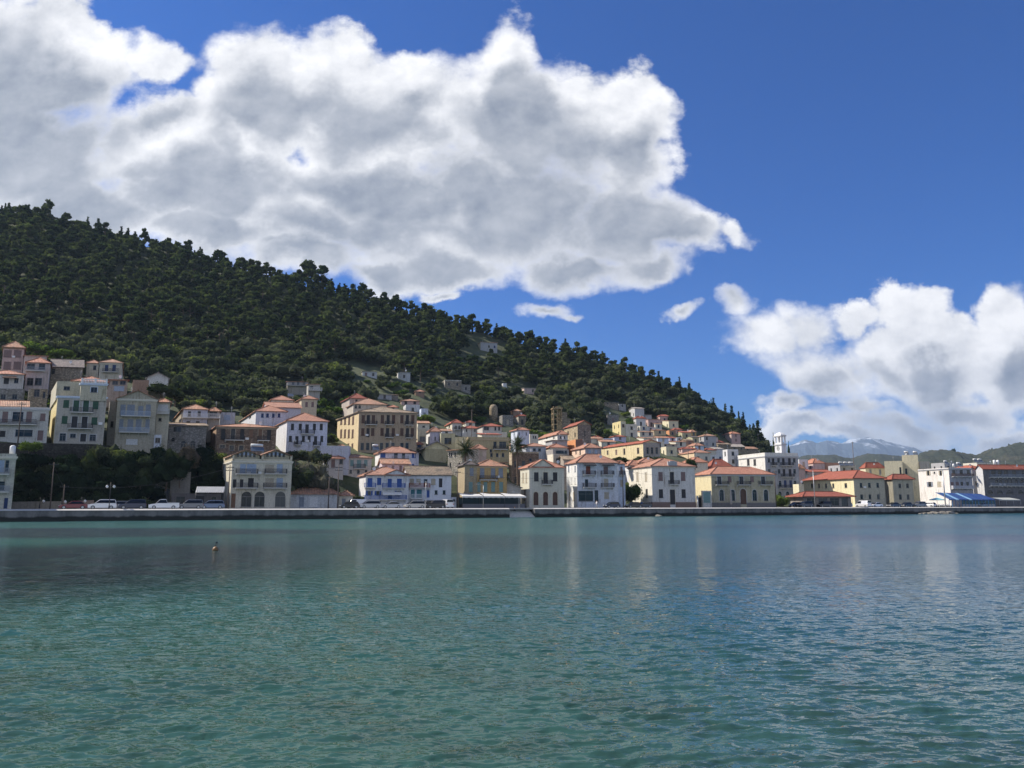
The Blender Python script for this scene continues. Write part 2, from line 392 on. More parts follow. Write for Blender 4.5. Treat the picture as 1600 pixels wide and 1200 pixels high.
def build_terrain():
    us = []
    for a, b in zip(TU[:-1], TU[1:]): us += list(np.linspace(a, b, max(3, int((b - a) / 0.012)))[:-1])
    us.append(TU[-1]); us = np.array(us)
    rows = []
    for j in range(TD.shape[1] - 1):
        n = [2, 4, 14, 16, 20, 20, 6, 6, 10, 14, 14][j] if j < 11 else 8
        rows += [j + k / n for k in range(n)]
    rows.append(TD.shape[1] - 1); rows = np.array(rows)
    V = []
    for u in us:
        j = int(np.clip(np.searchsorted(TU, u) - 1, 0, len(TU) - 2)); w = (u - TU[j]) / (TU[j + 1] - TU[j])
        Dc = TD[j] * (1 - w) + TD[j + 1] * w; Zc = TZ[j] * (1 - w) + TZ[j + 1] * w
        k = np.arange(len(Dc)); Dn = np.interp(rows, k, Dc); Zn = np.interp(rows, k, Zc)
        X = u * Dn
        amp = np.clip((Zn - 6) / 20, 0, 1) * np.clip(1 - (Dn - 700) / 400, 0, 1)
        Zn = Zn - 0.15 + amp * (0.8 * np.sin(X * 0.11 + 1.3 * np.sin(Dn * 0.05)) * np.sin(Dn * 0.09) + 0.35 * np.sin(X * 0.37 + Dn * 0.21))
        V.append(np.stack([X, Dn, Zn], 1))
    V = np.array(V); nu, nr = V.shape[:2]; vs = V.reshape(-1, 3)
    F_ = [(i * nr + r, (i + 1) * nr + r, (i + 1) * nr + r + 1, i * nr + r + 1) for i in range(nu - 1) for r in range(nr - 1)]
    me = bpy.data.meshes.new('hillside'); me.from_pydata([tuple(p) for p in vs], [], F_)
    for p in me.polygons: p.use_smooth = True
    m, nt, bs = newmat('hillside_soil')
    g = nt.new('ShaderNodeNewGeometry'); P = g.outputs['Position']
    n1 = nt.noise(P, 0.05, 6, 0.6); n2 = nt.noise(P, 0.6, 6, 0.65)
    c = nt.mix(nt.mr(n1, 0.4, 0.6), (0.035, 0.050, 0.022, 1), (0.07, 0.085, 0.035, 1))
    c = nt.mix(nt.mr(n2, 0.55, 0.72), c, (0.12, 0.105, 0.07, 1))
    c = nt.mix(nt.mr(n2, 0.28, 0.42, 0.7, 0.0), c, (0.035, 0.045, 0.022, 1))
    nt.put(bs.inputs['Base Color'], c); bs.inputs['Roughness'].default_value = 0.95
    nt.put(bs.inputs['Normal'], nt.bump(n2, 0.8, 0.5))
    me.materials.append(m); o = bpy.data.objects.new('hillside', me); COL.objects.link(o); tag(o, kind='structure')
build_terrain()

# ------------------------------------------------------------ sea
def build_sea():
    us = np.concatenate([np.linspace(-1.5, -0.72, 20)[:-1], np.linspace(-0.72, 0.72, 520), np.linspace(0.72, 1.3, 16)[1:]])
    nr = 1000; V = np.zeros((len(us), nr, 3))
    g = np.random.default_rng(3)
    for i, u in enumerate(us):
        D1 = Dq(u) + 0.5; k = np.arange(nr) / (nr - 1); D = 3.0 * (D1 / 3.0) ** k
        V[i, :, 0] = u * D; V[i, :, 1] = D
    X = V[:, :, 0]; Y = V[:, :, 1]; Z = np.zeros_like(X); sp = Y * np.log(200 / 3.0) / nr * 1.2
    gust = 0.75 + 0.35 * np.sin(X * 0.05 + Y * 0.021 + 1) * np.sin(Y * 0.043 - X * 0.03)
    for k in range(56):
        lam = 0.12 * (0.50 / 0.12) ** (g.random()); th = R(-80 + 22 * g.standard_normal())
        kx, ky = cos(th) * 2 * pi / lam, sin(th) * 2 * pi / lam; ph = g.random() * 6.28
        wx = X + 0.25 * lam * np.sin(Y * 0.9 / lam + ph) + 0.9 * np.sin(Y * .31 + ph * 3); a = 0.0080 * lam
        fade = np.clip((lam / (sp * 2.2)) - 1, 0, 1)
        s = np.sin(kx * wx + ky * Y + ph); Z += a * fade * gust * (s + 0.45 * s * s)
    edge = np.clip((Dq(X / Y) - Y) / 6, 0, 1); V[:, :, 2] = Z * edge
    vs = V.reshape(-1, 3); nu = len(us)
    me = bpy.data.meshes.new('sea'); nf = (nu - 1) * (nr - 1)
    me.vertices.add(len(vs)); me.vertices.foreach_set('co', vs.ravel())
    ii, rr = np.meshgrid(np.arange(nu - 1), np.arange(nr - 1), indexing='ij')
    q = np.stack([ii * nr + rr, (ii + 1) * nr + rr, (ii + 1) * nr + rr + 1, ii * nr + rr + 1], -1).reshape(-1)
    me.loops.add(nf * 4); me.loops.foreach_set('vertex_index', q.astype(np.int32))
    me.polygons.add(nf); me.polygons.foreach_set('loop_start', np.arange(0, nf * 4, 4, dtype=np.int32)); me.polygons.foreach_set('loop_total', np.full(nf, 4, dtype=np.int32))
    me.polygons.foreach_set('use_smooth', np.ones(nf, dtype=bool)); me.update(calc_edges=True)
    m, nt, bs = newmat('sea_water')
    g_ = nt.new('ShaderNodeNewGeometry'); P = g_.outputs['Position']; s = nt.sep(P)
    # what lies under the clear shallow water: pale sand, weed beds, deeper channel
    wp = nt.vec('ADD', P, nt.vec('SCALE', nt.noise(P, 0.03, 4, 0.6, out='Color'), 14.0))
    bed = nt.noise(nt.vec('MULTIPLY', wp, (0.55, 1.0, 0.0)), 0.028, 5, 0.55)
    fine = nt.noise(nt.vec('MULTIPLY', P, (1, 1, 0)), 0.5, 6, 0.6)
    def patch(cx, cy, rx, ry):
        d_ = nt.vec('LENGTH', nt.vec('MULTIPLY', nt.vec('SUBTRACT', wp, (cx + 7, cy + 7, 0)), (1.0 / rx, 1.0 / ry, 0)))
        return nt.mr(d_, 0.55, 1.1, 1.0, 0.0)
    green = (0.023, 0.090, 0.076, 1); blue = (0.013, 0.062, 0.080, 1); weed = (0.006, 0.014, 0.020, 1); sand = (0.038, 0.088, 0.068, 1); plum = (0.012, 0.024, 0.045, 1)
    side = nt.mr(nt.math('DIVIDE', s[0], nt.math('MAXIMUM', s[1], 1.0)), -0.15, 0.45)
    c = nt.mix(side, green, blue)
    c = nt.mix(nt.math('MULTIPLY', nt.mr(bed, 0.48, 0.62), 0.6), c, blue)
    c = nt.mix(nt.mr(s[1], 9, 26, 0.75, 0.0), c, sand)
    c = nt.mix(nt.math('MULTIPLY', nt.mr(s[1], 70, 130, 0.0, 1.0), 0.45), c, (0.022, 0.075, 0.072, 1))
    w1 = nt.math('MAXIMUM', nt.math('MAXIMUM', patch(-24, 38, 17, 24), patch(-50, 80, 42, 17)), nt.math('MULTIPLY', patch(-10, 62, 24, 17), 0.55))
    w1 = nt.math('MAXIMUM', w1, nt.math('MULTIPLY', patch(50, 100, 46, 11), 0.5))
    c = nt.mix(nt.math('MULTIPLY', w1, nt.mr(fine, 0.3, 0.6, 0.55, 0.95)), c, weed)
    c = nt.mix(nt.math('MULTIPLY', patch(48, 66, 30, 11), 0.8), c, plum)
    c = nt.mix(nt.math('MULTIPLY', nt.math('MULTIPLY', nt.mr(s[1], 8, 20, 1.0, 0.0), nt.mr(fine, 0.45, 0.6)), 0.5), c, (0.022, 0.040, 0.026, 1))
    nt.put(bs.inputs['Base Color'], c); bs.inputs['IOR'].default_value = 1.333
    dist = nt.mr(s[1], 10, 120, smooth=False)
    nt.put(bs.inputs['Roughness'], nt.mr(s[1], 14, 75, 0.02, 0.27, smooth=False))
    b1 = nt.noise(nt.vec('MULTIPLY', P, (0.6, 1.0, 1)), 11.0, 1.5, 0.5, dist=0.3)
    rp = nt.new('ShaderNodeMapping'); nt.put(rp.inputs['Vector'], P); rp.inputs['Rotation'].default_value = (0, 0, R(9)); rp.inputs['Scale'].default_value = (0.45, 1.0, 1.0)
    b2 = nt.noise(rp.outputs[0], 4.6, 2, 0.5, dist=0.5); b3 = nt.noise(rp.outputs[0], 2.0, 2, 0.5, dist=0.4); b4 = nt.noise(rp.outputs[0], 0.75, 3, 0.6, dist=0.6)
    b3 = nt.math('ADD', b3, nt.math('MULTIPLY', b4, nt.mr(s[1], 35, 90, 0.0, 3.0)))
    hh = nt.math('ADD', nt.math('MULTIPLY', b1, 0.016), nt.math('ADD', nt.math('MULTIPLY', b2, 0.060), nt.math('MULTIPLY', b3, nt.mr(s[1], 15, 60, 0.04, 0.12))))
    bn = nt.new('ShaderNodeBump'); nt.put(bn.inputs['Height'], hh); bn.inputs['Strength'].default_value = 0.85; bn.inputs['Distance'].default_value = 1.0
    nt.put(bs.inputs['Normal'], bn.outputs[0])
    me.materials.append(m); o = bpy.data.objects.new('sea', me); COL.objects.link(o); tag(o, kind='structure')
    b = MB(); b.face([(-9000, -3000, -6), (14000, -3000, -6), (14000, 13000, -6), (-9000, 13000, -6)])
    tag(b.build('seabed', plain('seabed_sand', (0.05, 0.10, 0.09), 0.9)), kind='structure')
build_sea()

# ------------------------------------------------------------ quay, road, pavement
QP = Vector((0, 168.0)); QE = Vector((cos(QT), sin(QT))); QN = Vector((-sin(QT), cos(QT)))   # along, inland
def qpt(a, d, z): p = QP + QE * a + QN * d; return (p.x, p.y, z)
def qa(x, d=0.0):     # how far along the quay the line d metres inland crosses photo column x
    r = ray(x, 790); u = r[0] / r[1]; P = QP + QN * d
    return (u * P.y - P.x) / (QE.x - u * QE.y)
def strip(mb, a0, a1, d0, d1, z0, z1):
    i = len(mb.v); mb.box(a0, a1, d0, d1, z0, z1); mb.xf(lambda p: qpt(p[0], p[1], p[2]), i)
A0, A1 = -240.0, 420.0
ST0, ST1 = qa(797), qa(836)
def build_quay():
    m, nt, bs = newmat('quay_concrete')
    g = nt.new('ShaderNodeNewGeometry'); P = g.outputs['Position']; z = nt.sep(P)[2]
    n = nt.noise(nt.vec('MULTIPLY', P, (1, 1, 0.5)), 0.6, 7, 0.65); n2 = nt.noise(P, 0.12, 4, 0.6)
    c = nt.mix(nt.mr(n, 0.35, 0.65), (0.24, 0.225, 0.21, 1), (0.12, 0.115, 0.11, 1))
    wl = nt.mr(nt.math('ADD', z, nt.math('MULTIPLY_ADD', n, -0.9, nt.math('MULTIPLY', n2, -0.5))), -0.10, 0.25, 1.0, 0.0)
    c = nt.mix(wl, c, (0.022, 0.024, 0.020, 1))
    nt.put(bs.inputs['Base Color'], c); bs.inputs['Roughness'].default_value = 0.85
    nt.put(bs.inputs['Normal'], nt.bump(n, 0.6, 0.1))
    mb = MB()
    for a, b in ((A0, ST0), (ST1, A1)):
        x = a
        while x < b - 0.01:
            e = min(x + 11.7, b); strip(mb, x + 0.03, e - 0.03, 0.12, 1.4, -3, 1.77); x = e
        strip(mb, a, b, 0.2, 1.3, -3, 1.74)
    strip(mb, ST0, ST1, 2.9, 3.4, -3, 1.84)
    tag(mb.build('quay_wall', m), kind='structure')
    st = MB()
    for k in range(6): strip(st, ST0 + 0.02, ST1 - 0.02, 0.1 + 0.48 * k, 2.95, -1 if k == 0 else 0.2 + 0.28 * k - 0.28, 0.2 + 0.28 * k)
    o = st.build('stone_steps', plain('pale_worn_stone', (0.55, 0.53, 0.50), 0.8, var=0.15))
    tag(o, 'pale stone steps cut into the quay wall going down to the water', 'steps')
    k = MB()
    for a, b in ((A0, ST0), (ST1, A1)):
        strip(k, a, b, 0.75, 1.05, 1.78, 2.0)
        for q in (((a, 0, 1.80), (b, 0, 1.80), (b, .75, 2.0), (a, .75, 2.0)), ((a, 0, 1.74), (b, 0, 1.74), (b, 0, 1.80), (a, 0, 1.80)), ((b, 0, 1.8), (b, .75, 1.8), (b, .75, 2.0), (b, 0, 1.80)), ((a, .75, 1.8), (a, 0, 1.8), (a, 0, 1.80), (a, .75, 2.0))): k.face([qpt(*p) for p in q])  # sloped edge shaped to catch the sun as a bright line
    tag(k.build('quay_kerb', plain('whitened_kerb', (0.50, 0.48, 0.45), 0.7, var=0.06)), kind='structure')
    p = MB(); strip(p, A0, A1, 1.05, 3.4, 1.7, 1.98)
    tag(p.build('promenade', plain('promenade_paving', (0.46, 0.44, 0.41), 0.85, var=0.15)), kind='structure')
    r = MB(); strip(r, A0, A1, 3.4, 12.5, 1.5, 1.94)
    tag(r.build('road', plain('asphalt', (0.09, 0.09, 0.09), 0.9, var=0.2)), kind='structure')
    s = MB(); strip(s, A0, A1, 12.5, 14.3, 1.5, 2.03)
    tag(s.build('pavement', plain('pavement_slabs', (0.33, 0.31, 0.29), 0.85, var=0.15)), kind='structure')
    gmb = MB(); strip(gmb, A0, A1, 14.3, 40, 1.0, 1.96)
    tag(gmb.build('yard_ground', plain('yard_earth', (0.20, 0.185, 0.16), 0.9, var=0.25)), kind='structure')
build_quay()

# ------------------------------------------------------------ buildings
C = dict(cream=(0.62, 0.56, 0.42), pale=(0.66, 0.62, 0.52), white=(0.72, 0.72, 0.72), bluew=(0.60, 0.67, 0.78), yellow=(0.70, 0.60, 0.32), palyel=(0.70, 0.64, 0.46),
         ochre=(0.50, 0.34, 0.15), stone=(0.40, 0.34, 0.26), brown=(0.34, 0.23, 0.165), tan=(0.52, 0.42, 0.28), pink=(0.60, 0.47, 0.43), rose=(0.56, 0.40, 0.36), lilac=(0.60, 0.57, 0.70),
         grey=(0.42, 0.42, 0.43), graystone=(0.36, 0.34, 0.31), orange=(0.62, 0.30, 0.15), grwhite=(0.55, 0.55, 0.55), dirty=(0.45, 0.42, 0.37), peach=(0.68, 0.53, 0.36), olive=(0.50, 0.46, 0.30), brick=(0.42, 0.24, 0.17))
SHC = dict(green=(0.03, 0.10, 0.06), blue=(0.03, 0.10, 0.36), dblue=(0.02, 0.05, 0.16), grey=(0.26, 0.29, 0.34), pblue=(0.38, 0.47, 0.60), brown=(0.12, 0.065, 0.045), beige=(0.50, 0.44, 0.34), dark=(0.035, 0.035, 0.04), teal=(0.04, 0.22, 0.26), gteal=(0.22, 0.36, 0.34), wood=(0.22, 0.12, 0.07), white=(0.72, 0.72, 0.70), mauve=(0.24, 0.16, 0.15), lilac=(0.40, 0.36, 0.48), red=(0.28, 0.06, 0.03))
BLD = []     # footprints and picture boxes, for the trees

def arch_pts(a0, a1, z1, n=8):
    r = (a1 - a0) / 2; cx = (a0 + a1) / 2; zc = z1 - r
    return [(cx - r * cos(pi * k / n), zc + r * sin(pi * k / n)) for k in range(n + 1)]
def wall_face(mb, L, z0, z1, holes, P, depth=0.2):
    """wall face with real openings; P(a, z, d) maps along, up, inward"""
    xs = sorted({0.0, L} | {h[k] for h in holes for k in (0, 1)}); zs = sorted({z0, z1} | {h[k] for h in holes for k in (2, 3)})
    for i in range(len(xs) - 1):
        for j in range(len(zs) - 1):
            cx = (xs[i] + xs[i + 1]) / 2; cz = (zs[j] + zs[j + 1]) / 2
            if any(h[0] < cx < h[1] and h[2] < cz < h[3] for h in holes): continue
            mb.face([P(xs[i], zs[j], 0), P(xs[i + 1], zs[j], 0), P(xs[i + 1], zs[j + 1], 0), P(xs[i], zs[j + 1], 0)])
    for a0, a1, b0, b1, ar in holes:
        if ar:
            ap = arch_pts(a0, a1, b1); zc = b1 - (a1 - a0) / 2; n = len(ap)
            for k in range(n - 1):
                p, q = ap[k], ap[k + 1]
                mb.face([P(p[0], p[1], 0), P(q[0], q[1], 0), P(q[0], b1, 0), P(p[0], b1, 0)])
                mb.face([P(p[0], p[1], 0), P(p[0], p[1], depth), P(q[0], q[1], depth), P(q[0], q[1], 0)])
            loop = [(a0, b0, a1, b0), (a1, b0, a1, zc), (a0, zc, a0, b0)]
        else: loop = [(a0, b0, a1, b0), (a1, b0, a1, b1), (a1, b1, a0, b1), (a0, b1, a0, b0)]
        for x0, y0, x1, y1 in loop: mb.face([P(x0, y0, 0), P(x1, y1, 0), P(x1, y1, depth), P(x0, y0, depth)][::-1])
def fbox(mb, P, a0, a1, z0, z1, d0, d1):
    i = len(mb.v); mb.box(a0, a1, 0, 1, z0, z1)
    mb.v[i:] = [P(p[0], p[2], d0 if p[1] == 0 else d1) for p in mb.v[i:]]

def roof_uv(pts, eave):
    e0, e1 = Vector(eave[0]), Vector(eave[1]); e = (e1 - e0).normalized()
    n = (Vector(pts[1]) - Vector(pts[0])).cross(Vector(pts[2]) - Vector(pts[1])).normalized(); up = n.cross(e)
    return [((Vector(p) - e0).dot(e), (Vector(p) - e0).dot(up)) for p in pts]
def make_roof(kind, L, Wd, H, rise, o=0.4, th=0.16):
    mb = MB(); x0, x1, y0, y1 = -o, L + o, -o, Wd + o; z = H + 0.02
    def F(*pts): mb.face(list(pts), roof_uv(pts, (pts[0], pts[1])))
    ridges = []
    if kind == 'hip':
        if x1 - x0 >= y1 - y0:
            h = (y1 - y0) / 2; A = (x0 + h * 0.95, (y0 + y1) / 2, z + rise); B = (x1 - h * 0.95, (y0 + y1) / 2, z + rise)
            F((x0, y0, z), (x1, y0, z), B, A); F((x1, y1, z), (x0, y1, z), A, B); F((x0, y1, z), (x0, y0, z), A); F((x1, y0, z), (x1, y1, z), B)
        else:
            h = (x1 - x0) / 2; A = ((x0 + x1) / 2, y0 + h * 0.95, z + rise); B = ((x0 + x1) / 2, y1 - h * 0.95, z + rise)
            F((x0, y0, z), (x1, y0, z), A); F((x1, y1, z), (x0, y1, z), B); F((x0, y1, z), (x0, y0, z), A, B); F((x1, y0, z), (x1, y1, z), B, A)
        ridges = [(A, B), ((x0, y0, z), A), ((x1, y0, z), A if y1 - y0 > x1 - x0 else B), ((x0, y1, z), B if y1 - y0 > x1 - x0 else A), ((x1, y1, z), B)]
    elif kind == 'gx':   # ridge along the front
        A = (x0, (y0 + y1) / 2, z + rise); B = (x1, (y0 + y1) / 2, z + rise)
        F((x0, y0, z), (x1, y0, z), B, A); F((x1, y1, z), (x0, y1, z), A, B); ridges = [(A, B)]
    elif kind == 'gy':   # gable to the front
        A = ((x0 + x1) / 2, y0, z + rise); B = ((x0 + x1) / 2, y1, z + rise)
        F((x0, y1, z), (x0, y0, z), A, B); F((x1, y0, z), (x1, y1, z), B, A); ridges = [(A, B)]
    elif kind == 'shed': # low at the front
        F((x0, y0, z), (x1, y0, z), (x1, y1, z + rise), (x0, y1, z + rise))
    elif kind == 'shedx': # high at the left
        F((x1, y0, z), (x1, y1, z), (x0, y1, z + rise), (x0, y0, z + rise))
    nf = len(mb.f)
    for fi in range(nf):   # underside and thickness
        pts = [mb.v[k] for k in mb.f[fi]]
        mb.face([(p[0], p[1], p[2] - th) for p in pts][::-1])
    for fi in range(nf):
        pts = [mb.v[k] for k in mb.f[fi]]
        for k in range(len(pts)):
            p, q = pts[k], pts[(k + 1) % len(pts)]
            mb.face([(p[0], p[1], p[2] - th), (q[0], q[1], q[2] - th), q, p])
    for p, q in ridges:
        if (Vector(p) - Vector(q)).length > 0.3: mb.tube((p[0], p[1], p[2] + .02), (q[0], q[1], q[2] + .02), 0.13, n=6)
    return mb

def house(label, cat, F, wall, S=None, Wd=9.0, D=None, sb=None, th=None, sk=None, roof='hip', rise=1.6, rt='new', name='house', fr=(), sr=(), stone=False, wear=0.55,
          cornice=None, plinth=None, below=4.0, auto=None, trim=None, shut='brown', par=0.5, zb=None, oh=0.4, extra=None, gab=None, chim=0, group=None, swall=None, fcol=None):
    xL, xR, yT, yB = F
    if th is None: th = 15 if xL < 520 else 11
    if sk is None: sk = 13 if xL < 520 else 4
    t = R(th); e = Vector((cos(t), sin(t))); nrm = Vector((-sin(t), cos(t))); kk = -tan(R(sk)); sd = Vector((-sin(t + R(sk)), cos(t + R(sk))))
    if swall is not None and fcol is None: fcol = wall  # side and front colours differ, mostly to paint sunlit sides and shaded fronts
    ym = (yT + yB) / 2
    r = ray(xL, ym); uL = r[0] / r[1]; r2 = ray(xR, ym); uR = r2[0] / r2[1]
    if sb is not None: D = Dq(uL) / 1.0 + sb
    if D is None: D = hit(xL, yB) or 300
    L = D * (uR - uL) / (e.x - uR * e.y)
    if S is None and uR < -0.3 and math.degrees(atan(-uR)) + 1.5 > th + sk:
        sk = math.degrees(atan(-uR)) + 1.5 - th; kk = -tan(R(sk)); sd = Vector((-sin(t + R(sk)), cos(t + R(sk))))
    if S is not None:
        rs = ray(S, ym); uS = rs[0] / rs[1]; den = -sd.x + uS * sd.y
        Wd = max(3.0, min(30.0, D * (uL - uS) / max(den, 0.06)))
    P0 = Vector((uL * D, D))
    zB = CZ + (ray(xL, yB)[2] / ray(xL, yB)[1]) * D if zb is None else zb
    if sb is not None and zb is None: zB = 2.02
    H = CZ + (ray(xL, yT)[2] / ray(xL, yT)[1]) * D - zB
    BLD.append((P0 + e * L / 2 + sd * Wd / 2, max(L, Wd) * 0.5 + 0.5, (S if S is not None else xL), xR, yT, yB, D, P0, e, nrm, L, Wd))
    root = empty(name, (P0.x, P0.y, zB), t, label, cat, group)
    shear = lambda p: (p[0] + kk * p[1], p[1], p[2])
    PF = lambda a, z, d: (a, d, z)
    PS = lambda a, z, d: (d, a, z)
    def front(x, y):
        dx, dy, dz = ray(x, y); # t*(dx,dy) = P0 + a e
        a = (P0.x * dy - P0.y * dx) / (-e.x * dy + e.y * dx); tt = (P0.y + a * e.y) / dy
        return a, CZ + dz * tt - zB
    def side(x, y):
        dx, dy, dz = ray(x, y); b = (P0.x * dy - P0.y * dx) / (-sd.x * dy + sd.y * dx); tt = (P0.y + b * sd.y) / dy
        return b / 1.0 * cos(R(sk)), CZ + dz * tt - zB
    holes = {'F': [], 'S': []}; items = []; bal = []; aw = []
    def add(face, rows):
        prj = front if face == 'F' else side; LL = L if face == 'F' else Wd
        for row in rows:
            k = row[0]
            if k == 'b': a0 = prj(row[2], row[1]); a1 = prj(row[3], row[1]); bal.append((face, a0[0], a1[0], a0[1], row[4] if len(row) > 4 else 'iron')); continue
            if k == 'aw': a0 = prj(row[2], row[1]); a1 = prj(row[3], row[1]); aw.append((face, a0[0], a1[0], a0[1], row[4])); continue
            kind, y0, y1, wpx, xs = row[:5]; col = row[5] if len(row) > 5 else shut
            for x in xs:
                a0, zt = prj(x - wpx / 2, y0); a1, zb_ = prj(x + wpx / 2, y1); am = prj(x, (y0 + y1) / 2)[0]
                w = abs(prj(x + wpx / 2, (y0 + y1) / 2)[0] - prj(x - wpx / 2, (y0 + y1) / 2)[0]); zt = prj(x, y0)[1]; zb_ = prj(x, y1)[1]
                items.append((face, kind, max(0.12, am - w / 2), min(LL - 0.12, am + w / 2), max(zb_, 0.06 if kind[0] in 'dD' else 0.3), min(zt, H - 0.12), col))
    add('F', fr); add('S', sr)
    if auto:
        fl = max(1, int(round(H / 3.1))); fh = H / fl
        for k in range(fl):
            z0 = k * fh + 0.85; z1 = min(k * fh + 2.25, H - 0.2)
            n = max(1, int(L / 2.9))
            for j in range(n):
                c = (j + 0.5) * L / n; rr = random.random()
                if rr < 0.12: continue
                door = (k > 0 or True) and rr > 0.78
                items.append(('F', 'd' if door else ('ws' if random.random() < 0.3 else 'w'), c - 0.5, c + 0.5, k * fh + 0.1 if door else z0, z1, shut))
            n = max(1, int(Wd / 3.4))
            for j in range(n):
                if random.random() < 0.4: continue
                c = (j + 0.5) * Wd / n; items.append(('S', 'w', c - 0.42, c + 0.42, z0, z1, shut))
            if auto == 'b' and k > 0: bal.append(('F', L * 0.15, L * 0.85, k * fh + 0.05, 'iron'))
    ok = []
    for it in items:
        f, kind, a0, a1, z0, z1, col = it
        if a1 - a0 < 0.25 or z1 - z0 < 0.25: continue
        if any(o[0] == f and a0 < o[3] + .05 and a1 > o[2] - .05 and z0 < o[5] + .05 and z1 > o[4] - .05 for o in ok): continue
        ok.append(it); holes[f].append((a0, a1, z0, z1, 'a' in kind))
    items = ok
    # walls
    mb = MB(); zb0 = -below
    fw = 0.0
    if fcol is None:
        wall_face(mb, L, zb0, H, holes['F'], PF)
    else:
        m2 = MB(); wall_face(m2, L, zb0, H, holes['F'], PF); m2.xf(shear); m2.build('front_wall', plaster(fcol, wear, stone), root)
    wall_face(mb, Wd, zb0, H, holes['S'], PS)
    mb.face([(L, 0, zb0), (L, Wd, zb0), (L, Wd, H), (L, 0, H)]); mb.face([(0, Wd, zb0), (0, Wd, H), (L, Wd, H), (L, Wd, zb0)])
    if roof == 'flat':
        mb.face([(0, 0, H - 0.3), (L, 0, H - 0.3), (L, Wd, H - 0.3), (0, Wd, H - 0.3)])
        if par:
            q = 0.22
            mb.box(-0.003, L + 0.003, -0.003, q, H, H + par); mb.box(-0.003, q, q, Wd, H, H + par); mb.box(L - q, L + 0.003, q, Wd, H, H + par); mb.box(q, L - q, Wd - q, Wd, H, H + par)
    else: mb.face([(0, 0, H), (L, 0, H), (L, Wd, H), (0, Wd, H)])
    if roof == 'gy':
        k_ = rise * (L) / (L + 2 * oh) if oh else rise; b_ = rise * oh / (L / 2 + oh) if oh else 0
        for y in (0, Wd): mb.face([(0, y, H), (L, y, H), (L, y, H + b_ * 0.9), (L / 2, y, H + rise - 0.16), (0, y, H + b_ * 0.9)])
    if roof == 'gx':
        for x in (0, L): mb.face([(x, 0, H), (x, Wd, H), (x, Wd / 2, H + rise - 0.16)])
    if roof == 'shed':
        for x in (0, L): mb.face([(x, 0, H), (x, Wd, H), (x, Wd, H + rise * .93)])
        mb.face([(0, Wd, H), (L, Wd, H), (L, Wd, H + rise * .9), (0, Wd, H + rise * .9)])
    if roof == 'shedx':
        for y in (0, Wd): mb.face([(0, y, H), (L, y, H), (0, y, H + rise * .93)])
        mb.face([(0, 0, H), (0, Wd, H), (0, Wd, H + rise * .93), (0, 0, H + rise * .93)])
    if gab:    # (x0, x1, ypeak) small pediment on the front
        for g0, g1, gy, gc in gab:
            a0 = front(g0, yT)[0]; a1 = front(g1, yT)[0]; zp = front((g0 + g1) / 2, gy)[1]
            g = MB(); am = (a0 + a1) / 2
            fr_ = [(a0, 0, H + 0.02), (a1, 0, H + 0.02), (am, 0, zp)]; bk = [(p[0], 2.4, p[2]) for p in fr_]
            g.face([(p[0], -0.02, p[2]) for p in fr_]); g.face(bk[::-1]); 
            g.v = [tuple(p) for p in g.v]; g.xf(shear); po = g.build('pediment', plaster(gc or wall, wear), root)
            tr = MB()
            for (p, q) in ((fr_[0], fr_[2]), (fr_[2], fr_[1])):
                P_, Q_ = Vector(p), Vector(q); dv = (Q_ - P_)
                nn = Vector((-dv.z, 0, dv.x)).normalized() * 0.16
                pts = [P_ + Vector((0, -0.25, 0)), Q_ + Vector((0, -0.25, 0)), Q_ + Vector((0, 2.4, 0)), P_ + Vector((0, 2.4, 0))]
                tr.face([tuple(v) for v in pts]); tr.face([tuple(v + nn) for v in pts][::-1], roof_uv([tuple(v + nn) for v in pts], (tuple(pts[0] + nn), tuple(pts[3] + nn))))
                for k in range(4): tr.face([tuple(pts[k]), tuple(pts[k] + nn), tuple(pts[(k + 1) % 4] + nn), tuple(pts[(k + 1) % 4])])
            tr.xf(shear); tr.build('gable_roof', tiles(rt), root)
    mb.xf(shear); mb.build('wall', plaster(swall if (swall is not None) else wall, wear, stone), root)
    # openings
    for it in items:
        if it[0] == 'F' and it[1][0] == 'w' and it[4] > 2.5 and random.random() < .14 and it[3] + 1.1 < L:
            m = MB(); a_ = it[3] + .25; m.box(a_, a_ + .75, -.32, -.004, it[4] - .1, it[4] + .42); m.xf(shear); m.build('air_conditioner', WPAINT, root)
    trimc = trim
    for (f, kind, a0, a1, z0, z1, col) in items:
        P_ = PF if f == 'F' else PS; ar = 'a' in kind; w = a1 - a0; h = z1 - z0; zc = z1 - w / 2 if ar else z1
        isd = kind[0] in 'dD'; nm = 'door' if isd else 'window'
        fm = MB(); b = 0.07
        if 's' in kind and not isd:       # closed shutters fill the opening
            fbox(fm, P_, a0, a1, z0, zc, 0.05, 0.09)
            fbox(fm, P_, a0 + w / 2 - 0.03, a0 + w / 2 + 0.03, z0, zc, 0.02, 0.05)
            fbox(fm, P_, a0 - 0.08, a1 + 0.08, z0 - 0.1, z0 - 0.004, -0.09, 0.1)
            fm.xf(shear); wo = fm.build('window', slatmat(SHC[col]), root)
            continue
        fbox(fm, P_, a0, a0 + b, z0, zc, 0.10, 0.16); fbox(fm, P_, a1 - b, a1, z0, zc, 0.10, 0.16)
        fbox(fm, P_, a0 + b, a1 - b, z0, z0 + b, 0.10, 0.16); fbox(fm, P_, a0 + b, a1 - b, zc - b, zc, 0.10, 0.16)  # rock tinted blue so its colour carries part of the haze
        if w > 1.0: fbox(fm, P_, (a0 + a1) / 2 - 0.035, (a0 + a1) / 2 + 0.035, z0 + b, zc - b, 0.105, 0.155)
        if h > 1.2: fbox(fm, P_, a0 + b, a1 - b, z0 + h * 0.68, z0 + h * 0.68 + 0.06, 0.108, 0.15)
